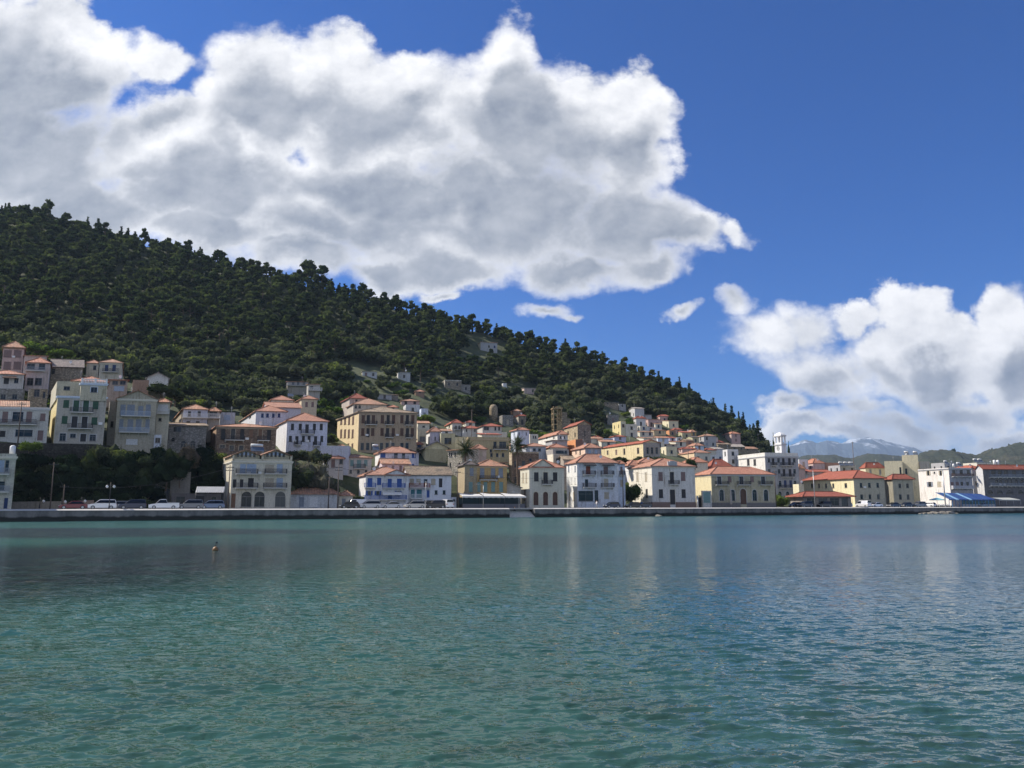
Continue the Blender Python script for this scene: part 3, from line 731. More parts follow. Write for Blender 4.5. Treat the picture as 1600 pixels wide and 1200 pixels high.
        if not isd: fbox(fm, P_, a0 - 0.08, a1 + 0.08, z0 - 0.1, z0 - 0.004, -0.09, 0.1)
        tm = MB()
        if trimc:
            tw = 0.14
            fbox(tm, P_, a0 - tw, a0 - 0.003, z0, z1 if not ar else zc, -0.03, 0.02); fbox(tm, P_, a1 + 0.003, a1 + tw, z0, z1 if not ar else zc, -0.03, 0.02)
            if not ar: fbox(tm, P_, a0 - tw, a1 + tw, z1 + 0.003, z1 + tw, -0.035, 0.02)
            else:
                ap = arch_pts(a0, a1, z1); c_ = ((a0 + a1) / 2, zc)
                for k in range(len(ap) - 1):
                    p, q = ap[k], ap[k + 1]; s_ = 1 + tw / (w / 2)
                    po_ = (c_[0] + (p[0] - c_[0]) * s_, c_[1] + (p[1] - c_[1]) * s_); qo = (c_[0] + (q[0] - c_[0]) * s_, c_[1] + (q[1] - c_[1]) * s_)
                    tm.face([P_(p[0], p[1], -0.03), P_(q[0], q[1], -0.03), P_(*qo, -0.03), P_(*po_, -0.03)])
        fm.xf(shear); wo = fm.build(nm, plain('frame_' + (col if isd else 'paint'), SHC[col] if isd else (0.17, 0.16, 0.15), 0.6, var=0.1), root)
        if tm.v: tm.xf(shear); tm.build('surround', plaster(C[trimc], 0.2), wo)
        pm = MB()
        if isd and 'g' not in kind: # panelled leaf
            fbox(pm, P_, a0 + b, a1 - b, z0 + 0.02, zc - b, 0.13, 0.17)
            pmn, pmm = 'door_panel', slatmat(SHC[col])
        else:
            fbox(pm, P_, a0 + b, a1 - b, z0 + b, zc - b, 0.135, 0.15); pmn, pmm = 'pane', glassmat()
        if ar:
            ap = arch_pts(a0, a1, z1); pm.face([P_(p[0], p[1], 0.145) for p in ap][::-1] if f == 'F' else [P_(p[0], p[1], 0.145) for p in ap])
        pm.xf(shear); pm.build(pmn, pmm, wo)
        if 'o' in kind:             # open shutters beside it
            for sx0, sx1 in ((a0 - w * 0.5 - 0.02, a0 - 0.02), (a1 + 0.02, a1 + w * 0.5 + 0.02)):
                sm = MB(); fbox(sm, P_, sx0, sx1, z0, zc, -0.075, -0.03); sm.xf(shear); sm.build('shutter', slatmat(SHC[col]), wo)
    for (f, a0, a1, z, st) in bal:
        P_ = PF if f == 'F' else PS; dp = 1.0
        m1 = MB(); fbox(m1, P_, a0, a1, z - 0.16, z, -dp, -0.004)
        n = max(2, int((a1 - a0) / 1.6))
        for k in range(n + 1):
            aa = a0 + 0.15 + (a1 - a0 - 0.3) * k / n; fbox(m1, P_, aa - 0.06, aa + 0.06, z - 0.5, z - 0.16, -0.35, -0.004)
        m1.xf(shear); bo = m1.build('balcony', plain('balcony_slab', (0.60, 0.59, 0.55), 0.8), root)
        m2 = MB()
        if st == 'solid':
            fbox(m2, P_, a0, a1, z, z + 0.9, -dp, -dp + 0.1); fbox(m2, P_, a0, a0 + 0.1, z, z + 0.9, -dp + 0.1, 0); fbox(m2, P_, a1 - 0.1, a1, z, z + 0.9, -dp + 0.1, 0); rm = plaster(wall, wear)
        else:
            fbox(m2, P_, a0, a1, z + 0.92, z + 0.98, -dp, -dp + 0.06); fbox(m2, P_, a0, a1, z + 0.08, z + 0.12, -dp + 0.01, -dp + 0.05)
            nb = int((a1 - a0) / 0.15)
            for k in range(nb + 1):
                aa = a0 + 0.02 + (a1 - a0 - 0.04) * k / max(nb, 1); fbox(m2, P_, aa - 0.025, aa + 0.025, z, z + 0.92, -dp + 0.015, -dp + 0.045)
            for aa in (a0, a1 - 0.05): 
                fbox(m2, P_, aa, aa + 0.05, z + 0.92, z + 0.98, -dp + 0.06, 0)
                for j in range(6): fbox(m2, P_, aa + 0.01, aa + 0.04, z, z + 0.92, -dp + 0.14 + j * 0.15, -dp + 0.17 + j * 0.15)
            rm = IRON if st == 'iron' else plain('rail_' + st, SHC.get(st, (0.5, 0.5, 0.5)), 0.5)
        m2.xf(shear); m2.build('railing', rm, bo)
    for (f, a0, a1, z, col) in aw:
        P_ = PF if f == 'F' else PS; m1 = MB()
        for q0, q1, r0, r1 in ((0, -1.3, z, z - 0.55),):
            pts = [P_(a0, r0, q0 - .005), P_(a1, r0, q0 - .005), P_(a1, r1, q1), P_(a0, r1, q1)]
            m1.face(pts); m1.face([(p[0], p[1], p[2] - 0.05) for p in pts][::-1]); lo = pts[2:]; 
            m1.face([lo[1], lo[0], (lo[0][0], lo[0][1], lo[0][2] - 0.25), (lo[1][0], lo[1][1], lo[1][2] - 0.25)])
        m1.xf(shear); m1.build('awning', plain('canvas_' + col, SHC[col], 0.8), root)
    if cornice:
        cm = MB(); o = 0.22; zc = H + (0.001 if roof == 'flat' and not par else 0)
        cm.box(-o, L + o, -o, -0.004, zc - 0.32, zc - 0.03); cm.box(-o, -0.004, -0.004, Wd, zc - 0.32, zc - 0.03)
        cm.box(-o * .5, L + o * .5, -o * .5, -0.004, zc - 0.5, zc - 0.32); cm.box(-o * .5, -0.004, -0.004, Wd, zc - 0.5, zc - 0.32)
        cm.xf(shear); cm.build('cornice', plaster(C[cornice], 0.15), root)
    if plinth:
        pm = MB(); ph = plinth[1]; hs = sorted([h for h in holes['F'] if h[2] < ph]); x = -0.03
        for h_ in hs + [(L + 0.03, 0, 0, 0, 0)]:
            if h_[0] - x > 0.05: pm.box(x, h_[0] - 0.02, -0.035, -0.002, -1, ph)
            x = h_[1] + 0.02
        pm.box(-0.035, -0.002, -0.002, Wd, -1, ph)
        pm.xf(shear); pm.build('plinth', plaster(plinth[0], 0.3, False), root)
    if roof not in ('flat', 'none'):
        rm = make_roof(roof, L, Wd, H, rise, oh); rm.xf(shear); ro = rm.build('roof', tiles(rt), root)
        for k in range(chim):
            cx, cy = L * random.uniform(0.2, 0.8), Wd * random.uniform(0.35, 0.7)
            c_ = MB(); top = H + rise + 0.7; c_.box(cx - .3, cx + .3, cy - .25, cy + .25, H + 0.2, top); c_.box(cx - .38, cx + .38, cy - .33, cy + .33, top, top + .1); c_.xf(shear)
            c_.build('chimney', plaster(C['pale'], 0.4), ro)
    if roof != 'none' and H > 3 and random.random() < .45:
        ax, ay = L * random.uniform(.2, .8), Wd * .45; m = MB(); z0 = H + (rise * .6 if roof != 'flat' else 0); m.tube((ax, ay, z0), (ax, ay, z0 + 2.2), .025, n=5)
        for k in range(4): m.box(ax - .35 + .04 * k, ax + .35 - .04 * k, ay - .015, ay + .015, z0 + 1.6 + k * .14, z0 + 1.62 + k * .14)
        m.xf(shear); m.build('antenna', STEEL, root)
    if roof != 'none' and H > 3 and random.random() < .3:
        ax, ay = L * random.uniform(.1, .9), Wd * .2; m = MB(); z0 = H + (rise * .35 if roof != 'flat' else .1); m.tube((ax, ay, z0 - .2), (ax, ay, z0 + .7), .03, n=5)
        c_ = Vector((ax, ay - .12, z0 + .8)); n_ = 10
        for k in range(n_):
            t0, t1 = 2 * pi * k / n_, 2 * pi * (k + 1) / n_; m.face([c_ + Vector((0, .1, 0)), c_ + Vector((.4 * cos(t0), -.03, .4 * sin(t0))), c_ + Vector((.4 * cos(t1), -.03, .4 * sin(t1)))])
        m.xf(shear); m.build('satellite_dish', WPAINT, root)
    if extra: extra(root, L, Wd, H, shear, front, side, zB)
    return dict(root=root, L=L, W=Wd, H=H, z=zB, P0=P0, e=e, n=nrm, sd=sd, t=t, D=D)

# ------------------------------------------------------------ waterfront row
H_ = {}
def attic(root, L, Wd, H, shear, front, side, zB):
    for (g0, g1, gy) in ((363, 406.5, 703.2), (409, 453, 703.2)):
        a0 = front(g0, 716)[0]; a1 = front(g1, 716)[0]; z0 = H; z1 = front((g0 + g1) / 2, 712)[1]; zp = front((g0 + g1) / 2, gy)[1]; am = (a0 + a1) / 2
        m = MB(); y0, y1 = 0.5, Wd * .8
        for y in (y0, y1): m.face([(a0, y, z0), (a1, y, z0), (a1, y, z1), (am, y, zp), (a0, y, z1)])
        m.face([(a0, y0, z0), (a0, y1, z0), (a0, y1, z1), (a0, y0, z1)]); m.face([(a1, y0, z0), (a1, y1, z0), (a1, y1, z1), (a1, y0, z1)])
        m.xf(shear); wo = m.build('attic', plaster((0.50, 0.44, 0.32)), root)
        g = MB(); g.face([(a0 + .7, y0 - .03, z1 + .1), (a1 - .7, y0 - .03, z1 + .1), (am, y0 - .03, zp - .25)])
        g.xf(shear); g.build('gable_cladding', plaster((0.42, 0.50, 0.66)), wo)
        for k in range(5):
            x = am + (k - 2) * 0.8; f = MB(); hh = 1.1 - abs(k - 2) * 0.22; f.box(x - .22, x + .22, y0 - .07, y0 - .035, z1 - 0.25, z1 - .25 + hh); f.xf(shear); f.build('window', glassmat(), wo)
        r = MB(); o = 0.35
        for s_, (p, q) in enumerate((((a0 - o, z1 - .15), (am, zp)), ((am, zp), (a1 + o, z1 - .15)))):
            pts = [(p[0], y0 - .8, p[1] + .05), (q[0], y0 - .8, q[1] + .05), (q[0], y1, q[1] + .05), (p[0], y1, p[1] + .05)]
            up = [(a, b, c + .16) for a, b, c in pts]
            r.face(up, roof_uv(up, (up[0], up[3]))); r.face(pts[::-1])
            for k in range(4): r.face([pts[k], pts[(k + 1) % 4], up[(k + 1) % 4], up[k]])
        r.xf(shear); r.build('roof', tiles('worn'), root)
    b = MB()
    b.box(0, L, -0.05, 0.12, H, H + 0.35); b.box(0, .35, -.05, .35, H, H + 1.2); b.box(L / 2 - .2, L / 2 + .2, -.05, .3, H, H + 1.3); b.box(L - .35, L, -.05, .35, H, H + 1.2)
    b.box(-.02, .2, .36, Wd, H, H + 1.0)
    b.xf(shear); b.build('parapet', plaster(C['cream']), root)

house('cream waterfront block cut off by the left edge, with a white cylinder on its roof', 'apartment building', (-75, 21.5, 712, 800), (0.52, 0.50, 0.42), sb=5, th=12, sk=0, Wd=12, roof='flat', par=0.45, name='apartment_building', cornice='pale',
      fr=[('ws', 719, 737, 9, [-20, 2], 'pblue'), ('w', 719, 737, 6, [11]), ('w', 752, 766, 9, [-18, 3]), ('b', 740, -70, 14, 'grey'), ('b', 768, -70, 14, 'grey'), ('d', 778, 797, 6, [9], 'dblue')])
H_['arches'] = house('cream waterfront block with three big ground floor arches and twin blue gables', 'apartment building', (361, 455, 719.5, 794), (0.62, 0.58, 0.47), S=347, sb=14.5, th=15, sk=13, roof='flat', par=0, name='apartment_building', cornice='pale', below=0.5,
      fr=[('ws', 725, 740, 9, [379.5, 437], 'pblue'), ('ws', 725, 740, 15, [393], 'pblue'), ('ws', 726, 740, 14, [421], 'beige'),
          ('d', 749, 762, 5.5, [366.5, 377.5], 'dark'), ('d', 747, 762, 9, [392], 'dark'), ('ws', 747, 762, 10, [437], 'pblue'), ('ws', 747, 762, 14, [421], 'beige'),
          ('b', 740, 368, 402), ('b', 740, 413, 447), ('b', 762, 367, 402), ('b', 762, 411, 447), ('ag', 768, 793.5, 16, [385, 405.5, 438], 'dblue'), ('d', 771, 793.5, 7, [364.5], 'wood')], extra=attic)
house('low whitewashed garage with stained walls and half shaded tile roof', 'garage', (453, 529, 771.5, 793), (0.55, 0.56, 0.56), sb=15, th=13, sk=0, Wd=9, roof='hip', rise=2.3, rt='worn', name='garage', wear=0.8, below=0.5,
      fr=[('ws', 776, 791.5, 12, [490], 'white'), ('d', 777, 792, 8, [471], 'grey')])
house('small cream shed with tile roof beside the whitewashed garage', 'shed', (530, 551, 774, 793), C['pale'], sb=15.5, th=13, sk=0, Wd=7, roof='hip', rise=1.0, rt='worn', name='shed', wear=0.5, below=0.5, fr=[('d', 779, 792, 6, [537], 'grey')])
house('white house with bright blue doors and shutters behind parked cars', 'house', (571, 638, 742, 791), (0.68, 0.69, 0.70), sb=17, th=12, sk=8, Wd=9, roof='hip', rise=1.9, rt='new', gab=[(600, 638, 734.5, None)], below=0.5,
      fr=[('d', 747, 761, 7.5, [578], 'blue'), ('ws', 746.5, 757, 6.5, [592.5], 'blue'), ('d', 748, 762, 6.5, [609], 'blue'), ('d', 748, 762, 7.5, [624], 'blue'), ('wo', 767, 774, 5, [577, 590.5], 'blue'), ('dg', 768, 780, 6, [609.5], 'dblue'), ('wo', 767, 774.5, 5, [622], 'blue'), ('ws', 783, 789, 7, [577], 'dark'), ('ws', 783, 789, 6, [592], 'dark'),
          ('b', 761.5, 569, 586, 'blue'), ('b', 762, 597, 632, 'blue'), ('aw', 768, 597, 626, 'white'), ('b', 780.5, 569, 634, 'blue')])
house('plain white house with old mottled tile roof and beige shutters', 'house', (638, 705, 742, 791), (0.68, 0.70, 0.74), sb=17.5, th=11, sk=6, Wd=9, roof='gx', rise=2.2, rt='old', below=0.5, wear=0.2,
      fr=[('ws', 748, 757, 7, [643.5, 654], 'beige'), ('dg', 748.5, 761, 6, [665], 'grey'), ('ws', 748, 757, 7, [677], 'beige'), ('d', 747.5, 761.5, 5.5, [688.5], 'dark'), ('b', 761.8, 639, 671, 'red'), ('d', 765, 778, 6, [645], 'teal'), ('d', 765, 778, 8, [655], 'teal'), ('d', 766, 777.5, 4.5, [669], 'blue'), ('w', 766, 772.5, 4.5, [681.5, 694]), ('b', 779, 641, 660, 'white'), ('ws', 783, 790, 7, [654, 670], 'dark')])
house('little white annex with flat roof at the right end of the plain white house', 'annex', (705.5, 713, 778, 791), (0.66, 0.67, 0.7), sb=15, th=11, sk=0, Wd=4, roof='flat', par=0.2, name='annex', below=.5, fr=[('w', 780, 783, 3.5, [709.5])])
house('weathered ochre house with pale blue shutters above the white cafe canopy', 'house', (745, 792, 728, 790), C['ochre'], sb=19, th=11, sk=4, Wd=9, roof='hip', rise=1.7, rt='worn', wear=0.7, below=.5, cornice='tan',
      fr=[('ws', 731, 746, 7, [753.5, 770.5, 782.5], 'grey'), ('b', 749.5, 749, 776), ('ws', 753, 768, 6, [748, 758.5, 770.5, 783], 'gteal')])
house('dim grey ochre house with worn shutters left of the ochre house', 'house', (726, 745, 726, 790), (0.40, 0.33, 0.22), sb=19.5, th=11, sk=4, Wd=9, roof='hip', rise=0.9, rt='slate', wear=0.8, below=.5, fr=[('ws', 731, 743, 6, [737], 'grey'), ('ws', 753, 768, 6, [735.5], 'gteal')])
def pilasters(xs):
    def f(root, L, Wd, H, shear, front, side, zB):
        m = MB()
        for x in xs:
            a = 0.35 if x == 'l' else (L - 0.35 if x == 'r' else front(x, 760)[0]); m.box(a - .28, a + .28, -.06, -.003, 0.02, H - .5)
        m.xf(shear); m.build('pilaster', plaster(C['pale'], 0.3), root)
    return f
house('cream neoclassical house with gable over the middle and three arched brown doors', 'house', (827, 881.5, 730, 791), (0.60, 0.58, 0.48), S=813, sb=15, th=11, sk=4, roof='hip', rise=2.0, rt='new', gab=[(830, 866, 718.5, None)], cornice='pale', trim='cream', below=.5, wear=0.35,
      fr=[('ws', 738, 751.5, 7, [838, 867.5], 'dark'), ('d', 738, 756, 7, [852.5], 'dark'), ('b', 756.3, 846, 862), ('da', 768.5, 789.5, 7.5, [837.5, 852.5, 867.5], 'brown')],
      sr=[('ws', 739, 754, 2.5, [817.5, 822.5], 'beige'), ('ws', 765, 782, 2.5, [820], 'brown')], extra=pilasters(['l', 'r']))
house('tall pale blue white house with iron balconies and shop window on the ground floor', 'house', (902, 966, 722.5, 791), (0.64, 0.67, 0.72), S=885.5, sb=15, th=11, sk=5, roof='hip', rise=2.3, rt='new', below=.5, swall=(0.74, 0.74, 0.72),
      fr=[('ws', 728.5, 741, 7, [919], 'red'), ('ws', 728.5, 741, 7, [946.5], 'mauve'), ('b', 741.6, 910, 929), ('b', 741.6, 938, 957.5), ('dg', 749, 761, 5, [916.5, 921.8], 'dark'), ('ws', 748, 760, 7, [947], 'beige'), ('b', 761, 910, 930), ('b', 761, 938.5, 958), ('aw', 722.8, 910, 929, 'dark'), ('aw', 722.8, 938, 957, 'dark'),
          ('w', 767, 783, 23, [915.5]), ('dg', 766, 786, 6, [932], 'dark'), ('ws', 769, 779, 7.5, [947.8], 'beige')],
      sr=[('ws', 728, 737, 2.2, [888.6, 898.7], 'grey'), ('ws', 747, 756, 2.2, [888.6, 893, 898.7], 'white'), ('ws', 769, 782, 2.5, [890, 896.5], 'beige')], chim=0)
house('narrow recessed blue white wing on the right side of the tall house with iron balconies', 'house wing', (966.3, 977, 724.5, 791), (0.58, 0.64, 0.74), sb=18, th=11, sk=5, Wd=8, roof='hip', rise=0.8, rt='new', name='house_wing', below=.5, fr=[('d', 729.5, 741, 3.5, [971], 'mauve'), ('ws', 750, 760, 3.5, [971], 'beige'), ('b', 742, 967, 975)])
def ornament(root, L, Wd, H, shear, front, side, zB):
    a0 = front(1044, 724)[0]; a1 = front(1057, 724)[0]; m = MB(); m.box(a0, a1, -.1, .3, H, H + 1.0); m.box(a0 + .4, a1 - .4, -.1, .3, H + 1.0, H + 1.35); m.box(a0 - .1, a0 + .2, -.15, .35, H, H + 1.2); m.box(a1 - .2, a1 + .1, -.15, .35, H, H + 1.2)
    m.xf(shear); m.build('roof_ornament', plaster(C['grey']), root)
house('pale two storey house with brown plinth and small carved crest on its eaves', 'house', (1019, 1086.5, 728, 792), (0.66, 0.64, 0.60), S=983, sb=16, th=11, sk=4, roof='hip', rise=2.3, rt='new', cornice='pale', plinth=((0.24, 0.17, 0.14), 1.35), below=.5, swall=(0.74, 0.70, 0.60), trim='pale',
      fr=[('ws', 737.5, 751, 7, [1032.2, 1067.4], 'mauve'), ('d', 737.5, 756.5, 6.5, [1050], 'dark'), ('b', 756.5, 1044, 1059.5), ('ws', 764.5, 777.5, 6.5, [1032.8, 1068.2], 'dark'), ('d', 765, 788.5, 8, [1051], 'dark')],
      sr=[('ws', 738, 751.5, 3.6, [996, 1009.3], 'beige'), ('ws', 764, 777, 3.3, [1010.5], 'dark')], extra=ornament)
house('long pale house hidden behind the crested house, tile roof to its left', 'house', (983, 1004, 727, 740), C['white'], D=222, zb=3, th=11, sk=4, Wd=12, roof='hip', rise=1.6, rt='new')
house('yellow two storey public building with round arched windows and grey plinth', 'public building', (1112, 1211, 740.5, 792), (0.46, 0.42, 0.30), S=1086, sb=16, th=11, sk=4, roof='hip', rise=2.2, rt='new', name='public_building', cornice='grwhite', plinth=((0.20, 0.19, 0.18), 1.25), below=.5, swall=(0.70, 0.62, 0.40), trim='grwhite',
      fr=[('dg', 744.5, 757, 6.3, [1124, 1158.5, 1192.5], 'mauve'), ('ws', 744.5, 753, 6, [1140, 1175], 'mauve'), ('b', 757.3, 1117, 1137), ('b', 757.3, 1151, 1171), ('b', 757.3, 1185, 1204.5), ('wa', 765, 782.5, 6.8, [1127.5, 1145, 1179.2, 1197]), ('da', 763.5, 788, 9.5, [1161.5], 'brown')])
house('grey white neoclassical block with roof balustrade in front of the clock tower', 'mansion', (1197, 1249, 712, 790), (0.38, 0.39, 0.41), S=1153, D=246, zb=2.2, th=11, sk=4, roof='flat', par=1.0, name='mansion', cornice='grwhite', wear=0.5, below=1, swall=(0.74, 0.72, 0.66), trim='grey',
      fr=[('w', 716, 722.5, 4, [1201.5, 1216.5, 1241]), ('d', 716, 727, 4.3, [1208, 1224, 1233.5], 'dark'), ('b', 727.3, 1204, 1212), ('b', 727.3, 1219, 1238), ('w', 733, 740, 4, [1202, 1217.5, 1241.5]), ('d', 733, 745, 4.3, [1225, 1234.5], 'dark'), ('b', 745, 1220, 1239), ('wa', 751, 760, 4.2, [1219, 1242.5]), ('d', 750.5, 762, 4.3, [1227, 1235.5], 'dblue'), ('b', 762.3, 1216, 1246), ('ag', 768, 785, 5, [1207, 1219, 1231, 1242], 'dark')],
      sr=[('ws', 717.5, 727, 4, [1169.2, 1179.3], 'dark'), ('ws', 738, 748, 4, [1169, 1179], 'dark')])
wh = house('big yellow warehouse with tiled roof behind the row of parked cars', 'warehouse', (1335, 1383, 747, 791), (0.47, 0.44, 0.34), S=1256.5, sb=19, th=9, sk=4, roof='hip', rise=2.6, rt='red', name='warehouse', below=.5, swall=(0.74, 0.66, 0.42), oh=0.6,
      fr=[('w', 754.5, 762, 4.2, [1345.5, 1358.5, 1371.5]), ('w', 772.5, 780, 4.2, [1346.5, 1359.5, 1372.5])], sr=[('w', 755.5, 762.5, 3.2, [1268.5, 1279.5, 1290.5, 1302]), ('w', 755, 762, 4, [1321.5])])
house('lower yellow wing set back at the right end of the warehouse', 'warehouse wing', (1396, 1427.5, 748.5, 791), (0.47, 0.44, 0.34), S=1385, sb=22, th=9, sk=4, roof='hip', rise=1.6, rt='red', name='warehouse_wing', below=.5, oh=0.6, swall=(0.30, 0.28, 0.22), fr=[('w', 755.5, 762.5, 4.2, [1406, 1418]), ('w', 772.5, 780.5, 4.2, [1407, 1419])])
house('low wall block with arched roof joining warehouse to its wing', 'annex', (1376, 1397, 750, 791), (0.26, 0.25, 0.22), sb=27, th=9, sk=0, Wd=5, roof='flat', par=0.2, name='annex', below=.5)
house('tall plain cream block behind the yellow warehouse wing', 'apartment building', (1412, 1437, 712.5, 788), (0.74, 0.66, 0.46), D=292, zb=2.5, th=-28, sk=0, Wd=12, roof='flat', par=0.3, name='apartment_building', fr=[('w', 732, 741, 3.5, [1416])])
house('lower plain cream block left of the tall one behind the warehouse', 'apartment building', (1384, 1412, 721.5, 788), (0.74, 0.66, 0.46), D=290, zb=2.5, th=-28, sk=0, Wd=12, roof='flat', par=0.2, name='apartment_building', fr=[('w', 730, 741, 3, [1407])])
house('cream flat roofed house beside the tall cream block, small vent on top', 'house', (1437, 1453, 722, 735), (0.60, 0.54, 0.44), D=300, zb=2.5, th=5, sk=0, Wd=10, roof='flat', par=0.2)
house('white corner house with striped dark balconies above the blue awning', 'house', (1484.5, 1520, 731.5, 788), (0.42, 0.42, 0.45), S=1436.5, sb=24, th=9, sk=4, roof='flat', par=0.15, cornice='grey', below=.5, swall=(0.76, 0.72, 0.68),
      fr=[('w', 734.5, 741, 5, [1490.5, 1502, 1513]), ('b', 744.5, 1486, 1519, 'brown'), ('ws', 753, 760.5, 5, [1488, 1496], 'mauve'), ('w', 753, 760.5, 4, [1503, 1512]), ('b', 763, 1486, 1519, 'solid')],
      sr=[('wo', 735.5, 742.5, 3.2, [1450.5, 1470], 'beige'), ('w', 737, 740, 2.5, [1460]), ('wo', 753, 760.5, 4.5, [1453], 'grey'), ('ws', 752.5, 760.5, 6.5, [1467.5], 'beige')])
house('dark shaded hotel with red roof and long upper balconies at the right edge', 'hotel', (1538, 1680, 733, 790), (0.17, 0.17, 0.18), S=1531, sb=26, th=9, sk=4, roof='gx', rise=1.6, rt='red', name='hotel', below=.5, swall=(0.60, 0.60, 0.60),  # front wall colour darkened for the shadow on it
      fr=[('w', 735.5, 744, 6, [1552, 1562, 1572, 1585, 1600, 1615]), ('b', 745.5, 1545, 1640, 'grey'), ('wa', 749.5, 757.5, 4.5, [1557.5, 1563.5, 1573, 1579, 1588, 1597]), ('b', 759, 1545, 1640, 'grey'), ('ag', 766, 772, 9, [1547, 1562, 1577, 1595], 'dark')])
house('shaded grey block with roof tanks between the corner house and the hotel', 'house', (1521, 1531, 731, 790), (0.40, 0.40, 0.42), sb=34, th=9, sk=4, Wd=8, roof='hip', rise=0.9, rt='red', fr=[('w', 736, 741, 4, [1526]), ('w', 752, 758, 4, [1526])])
house('small cream kiosk house behind the red roofed pavilion', 'kiosk', (1249, 1257, 757, 791), C['palyel'], D=236, zb=2.1, th=5, sk=0, Wd=4, roof='flat', par=0.15, name='kiosk')

# ------------------------------------------------------------ upper left quarter
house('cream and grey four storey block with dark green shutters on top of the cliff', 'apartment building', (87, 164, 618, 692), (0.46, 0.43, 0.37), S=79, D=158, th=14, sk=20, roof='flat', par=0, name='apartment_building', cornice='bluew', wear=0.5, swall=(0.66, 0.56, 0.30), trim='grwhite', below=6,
      fr=[('ws', 625, 636.5, 9, [103.5], 'green'), ('d', 625.5, 643.5, 9, [119, 134.3], 'green'), ('ws', 627, 638.5, 9, [149.5], 'green'), ('b', 643.8, 109, 145), ('ws', 650, 661.5, 9, [101], 'green'), ('d', 650.5, 668.5, 9, [116.5], 'dark'), ('d', 651, 669, 9, [132], 'dark'), ('ws', 652, 663, 9, [147.5], 'green'), ('b', 669, 105, 144), ('w', 677, 689, 10, [98]), ('w', 677.5, 684, 9, [114]), ('d', 678, 690, 9, [130], 'dark'), ('w', 679, 689, 10, [145])])
def balus(root, L, Wd, H, shear, front, side, zB):
    m = MB()
    for k in range(int(L / 0.3)): m.box(0.1 + k * .3, 0.24 + k * .3, 0, .14, H, H + 0.75)
    m.box(0, L, -.04, .18, H + .75, H + .9)
    for a in (0, L / 2, L - .3): m.box(a, a + .3, -.06, .24, H, H + 1.0)
    m.xf(shear); m.build('balustrade', WPAINT, root)
house('set back cream top storey with white balustrade on the green shuttered block', 'roof storey', (126, 167, 598, 618), (0.52, 0.48, 0.36), D=158.8, zb=None, th=14, sk=20, Wd=8, roof='flat', par=0, name='roof_storey', cornice='bluew', below=1, trim='bluew', fr=[('w', 605, 613, 10, [147])], extra=balus)
house('low cream terrace storey left of the balustraded top storey', 'roof storey', (88, 124.5, 602, 618), (0.50, 0.46, 0.35), S=80.5, D=159.4, th=14, sk=20, roof='flat', par=0.9, name='roof_storey', below=1, fr=[('w', 603.5, 609.5, 10, [104.5])], sr=[('w', 604, 611, 2.5, [83.3])])
house('red tiled hip roof house peeping out behind the green shuttered block', 'house', (113, 168, 595, 610), C['cream'], D=172, th=14, sk=14, Wd=10, roof='hip', rise=1.6, rt='new', zb=24)
house('long white house with dark balcony and blue shaded windows on the cliff at far left', 'house', (-45, 75, 636, 692), (0.55, 0.54, 0.50), D=156, th=10, sk=10, Wd=10, roof='flat', par=0.2, cornice='grwhite', trim='grwhite', below=6,
      fr=[('ws', 643, 659, 9, [8, 45.5], 'mauve'), ('w', 643.5, 658, 17, [28]), ('ws', 646, 657, 8, [67], 'mauve'), ('b', 662, -40, 57), ('w', 671.5, 682, 27, [37.5]), ('d', 672.5, 688.5, 9, [63], 'mauve'), ('ws', 673, 682, 9, [4], 'dark')])
house('red tiled roof strip over the long white house on the cliff at far left', 'house', (-45, 43, 634, 645), C['pale'], D=161, th=10, sk=10, Wd=7, roof='gx', rise=1.7, rt='worn', zb=21)
house('pediment topped grey cream house with pale blue shutters and two long balconies', 'house', (181, 243, 622.5, 696), (0.44, 0.40, 0.31), D=163, th=14, sk=12, Wd=12, roof='gy', rise=1.9, rt='worn', cornice='pale', trim='cream', below=5,
      fr=[('ws', 632, 648.5, 8, [192, 231.5], 'grey'), ('ws', 632, 648.5, 12, [204.5], 'grey'), ('ws', 634, 648.5, 8, [219.8], 'grey'), ('b', 649.5, 189, 235, 'pblue'), ('ws', 655, 669, 6.5, [189.5, 230.5], 'grey'), ('ws', 655, 672, 9, [203.5, 216.5], 'grey'), ('b', 675, 186, 233, 'pblue'), ('ws', 686, 695, 18, [206], 'white')])
house('plain grey side house with dark gap left of the pediment topped house', 'house', (169, 181, 627, 696), (0.38, 0.36, 0.32), D=166, th=14, sk=12, Wd=8, roof='flat', par=0.2, wear=0.6, fr=[('w', 658, 668, 5, [175])])
house('narrow cream house with white shutter and balcony right of the pediment house', 'house', (243.5, 264, 628, 690), (0.58, 0.54, 0.42), D=168, th=14, sk=12, Wd=9, roof='hip', rise=0.9, rt='worn', below=5, fr=[('ws', 632, 642, 16, [254.5], 'white'), ('b', 646, 244, 264, 'white'), ('w', 653, 658, 5, [250]), ('ws', 657, 674, 7, [248], 'dark')])
house('tall glazed porch under the narrow cream house', 'porch', (241, 252, 680, 694), (0.60, 0.62, 0.66), D=164, th=14, sk=0, Wd=3, roof='flat', par=0.1, name='porch', fr=[('w', 684, 693, 8, [246.5])])
house('pinkish tower house with four big rose shutters at the upper left corner', 'house', (3, 36, 542, 588), C['rose'], S=-6, D=215, th=14, sk=18, roof='hip', rise=2.2, rt='worn', fr=[('ws', 547, 558, 12, [12, 27.5], 'mauve'), ('ws', 565, 577, 12, [11.5, 27], 'mauve')], cornice='brown')
